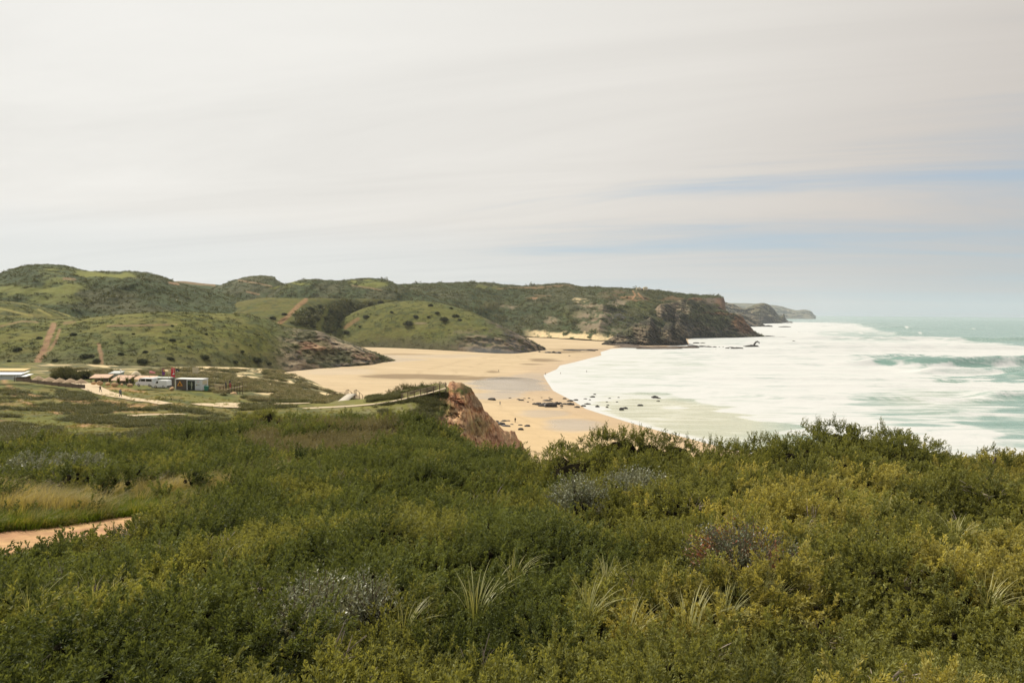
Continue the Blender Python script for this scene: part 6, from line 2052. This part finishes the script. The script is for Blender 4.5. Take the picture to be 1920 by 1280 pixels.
flag(321, 727, 166, 0, 5.0, [(.0, 2.7), (.85, 2.55), (.92, 3.6), (.9, 4.85), (.1, 4.95)], M_red, 'tall red banner with a white and black emblem', 'banner', 'banner',
     [([(.15, 3.85), (.75, 3.85), (.78, 4.75), (.2, 4.8)], M_pink), ([(.1, 3.1), (.85, 3.35), (.8, 3.75), (.35, 3.5)], M_white), ([(.12, 3.2), (.5, 3.3), (.42, 3.65), (.15, 3.5)], M_black)])
flag(316.5, 727, 168, 0, 4.8, [(.0, 3.85), (.45, 3.8), (.48, 4.7), (.0, 4.78)], M_cream, 'small white flag just left of the tall red banner')
flag(329.5, 727, 170, 0, 4.9, [(.0, 4.1), (.5, 4.0), (.95, 4.2), (1.0, 4.55), (.45, 4.8), (.0, 4.85)], M_darkc, 'dark flag waving right of the tall red banner', extra=[([(.25, 4.1), (.6, 4.1), (.7, 4.3), (.3, 4.3)], M_white)])
flag(304, 726, 168, 0, 4.7, [(.0, 3.05), (.5, 2.95), (.75, 3.4), (.8, 4.0), (.5, 4.6), (.15, 4.65), (.0, 4.3)], M_purple, 'purple feather flag with an amber top', extra=[([(.05, 3.95), (.75, 3.85), (.7, 4.3), (.42, 4.55), (.1, 4.5)], M_amber), ([(.2, 4.15), (.42, 4.15), (.42, 4.35), (.2, 4.35)], M_pink)])
e = place('windsock', 281, 724, 172, 0, 'faded pink windsock on a thin pole above the minibus', 'windsock')
MB().tube([(0, 0, -.2), (0, 0, 3.9)], .035, 5).build('pole', M_wood, e)
ws_ = MB().tube([(.05, 0, 3.55), (.5, .02, 3.52), (1.0, .05, 3.45), (1.4, .05, 3.38)], [.34, .32, .24, .15], 10, False).build('sock', M_pink, e)
for (u, v, y, h, label) in ((291, 724, 175, 3.5, 'thin bare pole right of the windsock'), (310, 726, 169, 2.2, 'short bare pole beside the purple flag')):
    e = place('pole', u, v, y, 0, label, 'pole')
    MB().tube([(0, 0, -.2), (.02, 0, h)], [.05, .035], 5).build('shaft', M_wood, e)
    MB().lathe([(.0, -.05), (.06, -.03), (.06, .03), (.0, .05)], (.02, 0, h), 6).build('cap', M_wood, e)
e = place('sign_board', 366.5, 703, 222, R(8), 'square cream board on a post among the dunes', 'sign')
MB().box((0, 0, 1.6), (1.9, .08, 1.9)).build('board', M_cream, e)
for x in (-.6, .6):
    MB().box((x, .09, .6), (.12, .1, 2.2)).build('post', M_wood, e)

# timber deck with a stair and people
e = place('timber_deck', 401, 733.6, 159, R(-4), 'pale timber deck with a slatted rail beside the container cabin', 'deck')
MB().box((0, 1.4, .15), (2.7, 3.0, .16)).build('platform', M_woodl, e)
for k in range(14):
    MB().box((-1.2 + k * .19, 2.8, .75), (.08, .05, 1.1)).build('slat', M_woodl, e)
MB().box((0, 2.8, 1.33), (2.7, .09, .08)).build('rail', M_woodl, e)
for x in (-1.25, 1.25):
    MB().box((x, .1, .6), (.1, .1, 1.2)).build('post', M_woodd, e)
MB().box((0, .1, 1.2), (2.6, .07, .07)).build('rail', M_wood, e)
e = place('timber_stair', 430, 735, 160, R(-2), 'wooden stair on stilts climbing right from the deck', 'stairs')
for k in range(9):
    MB().box((-2.3 + k * .56, 1.2, .2 + k * .13), (.5, 1.4, .06)).build('tread', M_woodl, e)
for yy in (.5, 1.9):
    MB().tube([(-2.4, yy, 1.15), (2.35, yy, 2.3)], .05, 4).build('rail', M_wood, e)
    MB().tube([(-2.4, yy, .15), (2.35, yy, 1.25)], .07, 4).build('stringer', M_wood, e)
    for k in range(8):
        x = -2.3 + k * .66
        MB().box((x, yy, (1.2 + (x + 2.4) * .24 - .9) / 2), (.09, .09, 1.2 + (x + 2.4) * .24 + .9)).build('post', M_woodd, e)


# boulders beside the path
def rock_mesh(name, seed, sub=2, flat=.6, rough=.35, mat=None, jag=1.0):
    bm = bmesh.new()
    bmesh.ops.create_icosphere(bm, subdivisions=sub, radius=1)
    P = np.array([v_.co[:] for v_ in bm.verts])
    n = fbm(P[:, 0] * 1.1 + seed * 3.1, P[:, 1] * 1.1, P[:, 2] * 1.1, oct=4, seed=seed, gain=.6) - .5
    n2 = fbm(P[:, 0] * 2.4 + seed * 3.1, P[:, 1] * 2.4, P[:, 2] * 2.4, oct=3, seed=seed + 40, ridged=True) - .5
    P = P * (1 + rough * 2.4 * n + rough * .8 * jag * n2)[:, None] * np.array([1, .8, flat])
    for v_, q in zip(bm.verts, P):
        v_.co = q
    me = bpy.data.meshes.new(name)
    bm.to_mesh(me)
    bm.free()
    if mat:
        me.materials.append(mat)
    return me


bm_ = [rock_mesh('boulder_%d' % k, 3 + k, 2, .75, .28, M_stoneo) for k in range(3)]
for k, (u, v, s, lb) in enumerate(((175.5, 717.6, .55, 'low tan boulder where the gravel path starts'), (187, 717.5, .75, 'peaked tan boulder left of the row by the grass'), (202, 719, .65, 'flat-topped tan boulder second in the row by the grass'), (215.6, 720, .75, 'pointed tan boulder in the middle of the row by the grass'),
                                   (228.5, 720.5, .42, 'smallest tan boulder in the row by the grass'), (243.5, 721.5, .65, 'pale tan boulder left of the minibus'), (322, 728, .6, 'tan rock at the foot of the tall red banner'), (438, 739, .8, 'tan rock below the stair on stilts'))):
    P = at(np.array(float(u)), np.array(float(v)), np.array(176. if u < 300 else 158.))
    o = obj('boulder', bm_[k % 3], label=lb, cat='rock')
    o.location = (P[0], P[1], P[2] - .1)
    o.scale = (s * 1.15, s, s)
    o.rotation_euler = (0, 0, k * 1.3)
agm = grass_mesh('agave_leaves', M_plain, 26, 1.1, .12, .14, (0, 0), 3, curl=.75)
for k, (u, v, y, s, lb) in enumerate(((192, 716, 181, 1.2, 'spiky agave left of the pointed boulder'), (206, 716, 181, 1.0, 'dark spiky plant below the grey metal cabin'), (222, 717, 181, 1.4, 'tall spiky plant in front of the middle shed'), (238, 718, 180, 1.6, 'dark spiky plant between the middle and right-hand sheds'), (249, 718, 181, 1.5, 'dark spiky plant left of the minibus'))):
    e = place('agave', u, v, y, k * 1.1, lb, 'plant')
    e.scale = (s, s, s * 1.2)
    obj('leaves', agm, e)
    MB().tube([(0, 0, -.3), (0, 0, .25)], [.16, .1], 6).build('stem', M_twig, e)


# ------------------------------------------------------------------ people
def skin_mesh(name, joints, edges, radii, mat, root=0):
    me = bpy.data.meshes.new(name + '_base')
    me.from_pydata(joints, edges, [])
    bm = bmesh.new()
    bm.from_mesh(me)
    lay = bm.verts.layers.skin.verify()
    bm.verts.ensure_lookup_table()
    for i, v_ in enumerate(bm.verts):
        rx = radii[i] if isinstance(radii[i], tuple) else (radii[i], radii[i])
        v_[lay].radius = rx
        v_[lay].use_root = (i == root)
    bm.to_mesh(me)
    bm.free()
    o = bpy.data.objects.new(name + '_base', me)
    COL.objects.link(o)
    o.modifiers.new('skin', 'SKIN').use_smooth_shade = True
    s = o.modifiers.new('sub', 'SUBSURF')
    s.levels = s.render_levels = 1
    dg = bpy.context.evaluated_depsgraph_get()
    out_ = bpy.data.meshes.new_from_object(o.evaluated_get(dg))
    bpy.data.objects.remove(o)
    out_.name = name
    out_.materials.clear()
    out_.materials.append(mat)
    return out_


def person(loc, rz, label, top=M_navy, legs=M_denim, hair=M_hair, stride=.22, arm=.2, skinm=M_skin, s=1.0, group=None, sit=False):
    """one standing or walking figure, 1.72 m tall; faces -y"""
    a, b = stride, -stride
    J = [(0, 0, .93), (0, 0, 1.16), (0, -.01, 1.38), (0, -.01, 1.50), (0, -.02, 1.56), (0, -.03, 1.66),
         (.17, 0, 1.40), (.23, .0 + arm * .3, 1.14), (.24, -arm * .8, .92), (.24, -arm * .95, .82),
         (-.17, 0, 1.40), (-.23, -.0 - arm * .3, 1.14), (-.24, arm * .6, .90), (-.24, arm * .7, .80),
         (.09, 0, .90), (.10, -.06 + a * .5, .50), (.10, a, .09), (.11, a - .15, .04),
         (-.09, 0, .90), (-.10, -.06 + b * .5, .50), (-.10, b, .09), (-.11, b - .15, .04)]
    E = [(0, 1), (1, 2), (2, 3), (3, 4), (4, 5), (2, 6), (6, 7), (7, 8), (8, 9), (2, 10), (10, 11), (11, 12), (12, 13), (0, 14), (14, 15), (15, 16), (16, 17), (0, 18), (18, 19), (19, 20), (20, 21)]
    Rr = [(.15, .11), (.14, .10), (.15, .11), .055, .085, .085, .06, .045, .032, .04, .06, .045, .032, .04, .085, .058, .04, .04, .085, .058, .04, .04]
    body = skin_mesh('person_body', J, E, Rr, skinm)
    o = obj('person', body, label=label, cat='person', group=group)
    o.location = loc
    o.rotation_euler = (0, 0, rz)
    o.scale = (s, s, s)
    obj('jacket', skin_mesh('jacket', [J[k] for k in (0, 1, 2, 6, 7, 8, 10, 11, 12)], [(0, 1), (1, 2), (2, 3), (3, 4), (4, 5), (2, 6), (6, 7), (7, 8)], [(.175, .135), (.165, .125), (.175, .13), .085, .065, .052, .085, .065, .052], top), o)
    obj('trousers', skin_mesh('trousers', [J[0], J[14], J[15], J[16], J[18], J[19], J[20]], [(0, 1), (1, 2), (2, 3), (0, 4), (4, 5), (5, 6)], [(.165, .125), .10, .075, .062, .10, .075, .062], legs), o)
    obj('hair', skin_mesh('hair', [(0, .01, 1.62), (0, 0, 1.70)], [(0, 1)], [.10, .082], hair), o)
    return o


def bpix(u, v):
    """beach (or shallow sea) point under a pixel"""
    z = 0.3
    for _ in range(8):
        P = atz(np.array(float(u)), np.array(float(v)), z)
        z = max(float(beach_h(shore_d(P[0:1], P[1:2]))[0]), 0.0)
    return P


def gp(u, v, y):
    P = at(np.array(float(u)), np.array(float(v)), np.array(float(y)))
    return P


def on_ground(P, dz=.1):
    return (P[0], P[1], float(ground_h(P[0:1], P[1:2])[0]) + dz)


person(on_ground(gpix(188, 735.8, 60), .14), R(150), 'walker in dark clothes farther up the gravel path', M_tanc, M_navy)
person(on_ground(gpix(225.8, 745.2, 60), .14), R(160), 'walker in blue-grey clothes nearer on the gravel path', M_denim, M_navy, stride=.15)
P = gp(423.5, 727.5, 160.5)
person(tuple(P), R(100), 'person in dark clothes leaning at the stair rail', M_navy, M_navy, stride=.12)
P = gp(431.5, 730, 161)
person(tuple(P), R(60), 'person in red on the wooden stair', M_redc, M_redc, stride=.16)
P = gp(431, 724.5, 162)
person(tuple(P), R(80), 'person in a black top behind the one in red', M_wetsuit, M_navy, stride=.1)
person(tuple(bpix(935, 697.5)), R(80), 'dark figure walking alone on the wet middle of the beach', M_wetsuit, M_wetsuit, stride=.16)
person(tuple(bpix(937.5, 759.5)), R(120), 'small figure striding over dry sand left of the black rocks', M_navy, M_denim, stride=.26, s=.95)
person(tuple(bpix(966, 792)), R(200), 'dark figure standing by the rocks below the red cliff', M_wetsuit, M_wetsuit, stride=.06)
person(tuple(bpix(1022.5, 703)), R(90), 'tiny figure standing at the tip of the foam edge', M_wetsuit, M_wetsuit, stride=.1)
person(tuple(bpix(1100, 697.5) - np.array([0, 0, .55])), R(70), 'surfer wading in the white water', M_wetsuit, M_wetsuit, stride=.1)
person(tuple(bpix(1051, 700.5) - np.array([0, 0, .75])), R(70), 'swimmer waist-deep between the wading surfer and the foam edge', M_tanc, M_tanc, stride=.1)

# ------------------------------------------------------------------ rocks on the sand and in the surf
M_brock = terrain_rock = plain('wet_black_rock', (0.050, 0.043, 0.038), .55, .45, 1.5, bump=.8)
M_shrock = plain('brown_shelf_rock', (0.12, 0.088, 0.062), .8, .45, .25, bump=.8)
rms = [rock_mesh('shore_rock_%d' % k, 20 + k, 3, .6, .42, M_brock, 1.3) for k in range(6)]


def rock(u, v, wpx, hpx, label, group=None, cat='rock', me=None, sink=.35, deep=.8):
    P = bpix(u, v + hpx * .35)
    px = P[1] / FPX
    w_, h_ = wpx * px / 2, hpx * px
    o = obj('rock', me or rms[rng.integers(0, 6)], label=label, cat=cat, group=group)
    o.location = (P[0], P[1], P[2] + h_ * .10)
    o.scale = (w_ * 1.05, w_ * deep, max(h_ * .85, .15))
    o.rotation_euler = (0, 0, rng.uniform(-.5, .5))
    return o


L1 = 'dark rock in the line scattered across the sand to the waterline'
G1 = 'rocks scattered across the sand to the waterline'
RL = ((956, 745.6, 5, 2.5), (972, 748, 6, 3), (978, 749.5, 10, 3), (983, 746.7, 5, 2), (992, 746, 5, 2.5), (990, 753, 4, 2), (999, 749, 3, 1.5), (1015.6, 745, 3, 1.5), (1030, 745, 4, 2), (1026, 750, 14, 4), (1033, 747.5, 6, 3), (1059, 746.5, 7, 3.5), (1059, 756.5, 12, 4),
           (1053, 760, 6, 4), (1053, 763.5, 5, 2), (1069, 750.6, 12, 4), (1079.6, 749, 8, 4), (1002, 756.5, 8, 4), (1010, 756.5, 13, 7), (1021, 757, 16, 9), (1044, 755.5, 12, 7), (1050, 755, 8, 4), (1069, 756.5, 15, 6), (1015, 760, 10, 4), (1027, 761, 12, 4))
for t_, (od, bd_) in ordinals(RL, lambda t_: '').items():
    rock(*t_, 'dark rock, %s from the left in the line across the sand' % od, 'rocks scattered across the sand to the waterline')
rock(1033, 758, 24, 12, 'largest dark rock mass at the waterline, above the sand spit')
rock(923, 747.5, 14, 6, 'single rounded dark rock on open sand left of the scattered line')
L2 = 'dark rock awash in the pale shallows'
G2 = 'rocks awash in the shallows'
RL = ((1082, 762, 9, 5), (1094, 760, 9, 4.5), (1097.5, 747, 6, 2.5), (1101.7, 756.5, 12, 3), (1111, 743, 8, 4.5), (1115, 738.7, 5, 2.5), (1106, 749, 4, 2), (1120, 761, 8, 5), (1138, 753, 4, 2), (1139.6, 759, 5, 2.5), (1138.5, 762.7, 5, 3), (1143, 746, 5, 2), (1157, 753, 5, 2), (1160, 744.6, 4, 2), (1172, 764.4, 10, 4.5), (1235.4, 746, 7, 2), (1234.4, 751, 6, 2.5))
for t_, (od, bd_) in ordinals(RL, lambda t_: '').items():
    rock(*t_, 'dark rock, %s from the left of those awash in the pale shallows' % od, 'rocks awash in the shallows')
rock(1165.6, 766, 9, 7, 'tallest rock awash in the shallows near the sand edge')
rock(1201, 759, 11, 4, 'flat rock awash between the tall one and the wedge-shaped one')
rock(1228, 743.5, 13, 5.5, 'wedge-shaped rock farthest out in the pale shallows')
RL = ((931, 789, 9, 5), (938.5, 793, 15, 8), (945, 788, 10, 4), (953, 788, 7, 3), (948, 797, 15, 4), (960, 794.6, 6, 2))
for t_, (od, bd_) in ordinals(RL, lambda t_: '').items():
    rock(*t_, 'dark rock, %s from the left in the heap against the red cliff foot' % od, 'rocks against the red cliff')
rock(976, 796, 8, 2.2, 'flat rock right of the figure below the red cliff')
rock(989, 797, 10, 5, 'rounded rock farthest right on the sand below the red cliff')
rock(977, 803.5, 10, 5, 'rounded rock nearest the tip of the red cliff')
RL = ((1011.5, 659, 4, 2.5), (1028, 660, 11, 4), (1038, 660, 7, 5), (1047.5, 660.5, 10, 5), (1067.7, 666.5, 4, 2))
for t_, (od, bd_) in ordinals(RL, lambda t_: '').items():
    rock(*t_, 'dark boulder, %s from the left on the sand off the grey rocky point' % od, 'boulders off the grey rocky point')
RL = ((1072, 656, 34, 3), (1092, 656, 24, 3), (1106, 656, 18, 5), (1118, 656, 8, 2.5))
for t_, (od, bd_) in ordinals(RL, lambda t_: '').items():
    rock(*t_, 'low dark reef rock, %s from the left along the far waterline' % od, 'reef rocks at the far waterline', deep=.35)
RL = ((1306, 642.5, 13, 3), (1318, 643, 10, 2.2), (1300, 648, 18, 4), (1316, 649, 24, 3.4), (1328, 649.5, 12, 3), (1340, 650, 7, 2.5), (1342.5, 654, 3, 1.6), (1348.6, 650, 3, 1.4), (1356, 650, 3, 1.4), (1364, 652, 7, 3), (1371, 650.7, 9, 2.2), (1399, 648.6, 9, 3))
for t_, (od, bd_) in ordinals(RL, lambda t_: '').items():
    rock(*t_, 'dark skerry, %s from the left in the white water off the jagged buttress' % od, 'skerries off the buttress', deep=.45)
rock(1383, 652, 20, 5, 'long low skerry in the white water left of the hooked rock', deep=.4)
rock(1410, 648, 20, 7, 'broad base of the hooked rock in the surf', deep=.4)
P = bpix(1413, 648)
k = P[1] / FPX
hk = MB().tube([(0, 0, -1), (1.5 * k, 0, 3 * k), (4 * k, 0, 7.0 * k), (8 * k, 0, 8.0 * k), (10 * k, 0, 6.5 * k), (10.6 * k, 0, 4.2 * k)], [2.4 * k, 2.0 * k, 1.7 * k, 1.5 * k, 1.3 * k, .8 * k], 7).build('rock', M_brock, smooth=True, label='hook-shaped sea rock arching over the surf', cat='rock')
hk.location = tuple(P)
for t_, lb in (((1440, 630.5, 22, 5), 'dark rock spit at the tip of the big cliff'), ((1462, 631.5, 26, 1.8), 'thin rock line trailing seaward from the big cliff'), ((1488, 639, 4, 1.8), 'tiny rock in the foam seaward of the rock line'), ((1440, 611, 15, 4), 'rounded rock in the surf off the low brown point'), ((1472, 612.3, 26, 2.4), 'flat reef in the surf right of the low brown point'), ((1483, 603.5, 7, 4), 'small rock at the tip of the hazy headland'), ((1608, 636.5, 10, 3), 'lone split rock far out in the breakers')):
    rock(*t_, lb, deep=.3)
# brown wave-cut shelf under the buttress
for t_, lb in (((1195, 650, 70, 5), 'brown rock shelf at the end of the far sand'), ((1240, 651.5, 90, 5.5), 'brown rock shelf under the jagged buttress'), ((1282, 650.5, 56, 4.5), 'brown rock shelf tapering into the surf'), ((1170, 646, 50, 4), 'brown rubble shelf beside the far sand')):
    rock(*t_, lb, me=rock_mesh('shelf_rock', int(t_[0]), 4, .6, .4, M_shrock, 1.6), deep=.45)

# ruined fort on the headland
P = hill_pt('long scrub-covered headland with dunes at its foot', 1203, 543.5)
e = empty('stone_ruin', (P[0], P[1], P[2] - .5))
tag(e, 'pale stone ruin with a dark gap on the headland skyline', 'ruin')
k = P[1] / FPX
MB().box((-5.5 * k, 0, 2.6 * k), (9 * k, 7 * k, 5.2 * k), bev=.4).build('wall', M_stone, e)
MB().box((7.0 * k, 0, 3.1 * k), (7.5 * k, 7 * k, 6.2 * k), bev=.4).build('wall', M_stone, e)
MB().box((1.1 * k, 2.5 * k, 1.9 * k), (4.4 * k, 1.5 * k, 3.8 * k)).build('gate_wall', M_stone, e)
MB().box((1.1 * k, 1.6 * k, 1.7 * k), (3.2 * k, .4 * k, 3.4 * k)).build('doorway', M_woodd, e)  # solid dark slab coloured as the shade in the gap between the walls
MB().box((7.5 * k, 0, 6.5 * k), (3 * k, 3 * k, .9 * k)).build('broken_parapet', M_stone, e)

# dry stalk above the broad mound
P = at(np.array(1128.), np.array(806.), np.array(24.))
q = at(np.array(1142.), np.array(786.), np.array(24.))
d = q - P
o = MB().tube([(0, 0, -.4), tuple(d * .4 + np.array([-.03, 0, .03])), tuple(d)], [.008, .006, .004], 4).build('dry_stalk', M_twig, label='thin bent dry stalk rising above the broad mound', cat='stalk')
o.location = tuple(P)

# ------------------------------------------------------------------ spray torn off the breaking crests
M_spray = plain('spray_droplets', (0.80, 0.81, 0.80), .9, .05, 1)


def spray(y, x0, x1, h, n, size, label, drift=6.0, zb=1.0):
    x = rng.uniform(x0, x1, n)
    env = np.sin(np.pi * (x - x0) / (x1 - x0)) ** .6 * (.35 + .9 * fbm(x / (abs(x1 - x0) * .12), x * 0, oct=3, seed=int(y)))
    z = zb + np.abs(rng.normal(size=n)) * h * .5 * env
    yy = y + rng.normal(size=n) * 3.0 + (z - zb) * rng.uniform(0, 1.2, n)
    P = np.column_stack([x + (z - zb) * drift * rng.uniform(-.2, .4, n), yy, z])
    d = rng.normal(size=(n, 3))
    V, T = diamonds(P, unit(d), size * rng.uniform(.5, 1.4, n), size * .8)
    me = mesh_np('spray', V, np.arange(len(V)).reshape(-1, 4), [M_spray], smooth=False)
    return obj('spray_mist', me, kind='stuff', label=label, cat='spray')


spray(424, 285, 345, 5.0, 5200, .16, 'white spray curling off the nearest breaker', zb=2.0)
spray(505, 300, 420, 2.5, 3200, .16, 'thin spray along the crest of the green wave', zb=4.0)
spray(1340, 560, 760, 9.0, 3600, .5, 'spray over the breakers in front of the open sea', zb=3.0)
spray(1900, 850, 1120, 22.0, 4200, .75, 'tall spray drifting off the far breakers', zb=4.0)
spray(2650, 1050, 1330, 30.0, 4200, 1.0, 'spray cloud beyond the hazy headland', zb=4.0)

# ------------------------------------------------------------------ sea air
m, t = new_mat('sea_haze')
vol = t.n('ShaderNodeVolumePrincipled', {'Color': (0.86, 0.92, 0.96, 1), 'Density': 5.0e-5, 'Anisotropy': 0.25})
t.n('ShaderNodeOutputMaterial', {1: vol.outputs[0]})
hzb = MB().box((1500, 4300, 90), (15000, 9400, 220)).build('haze', m, kind='stuff', label='thin sea haze over the bay', cat='haze')
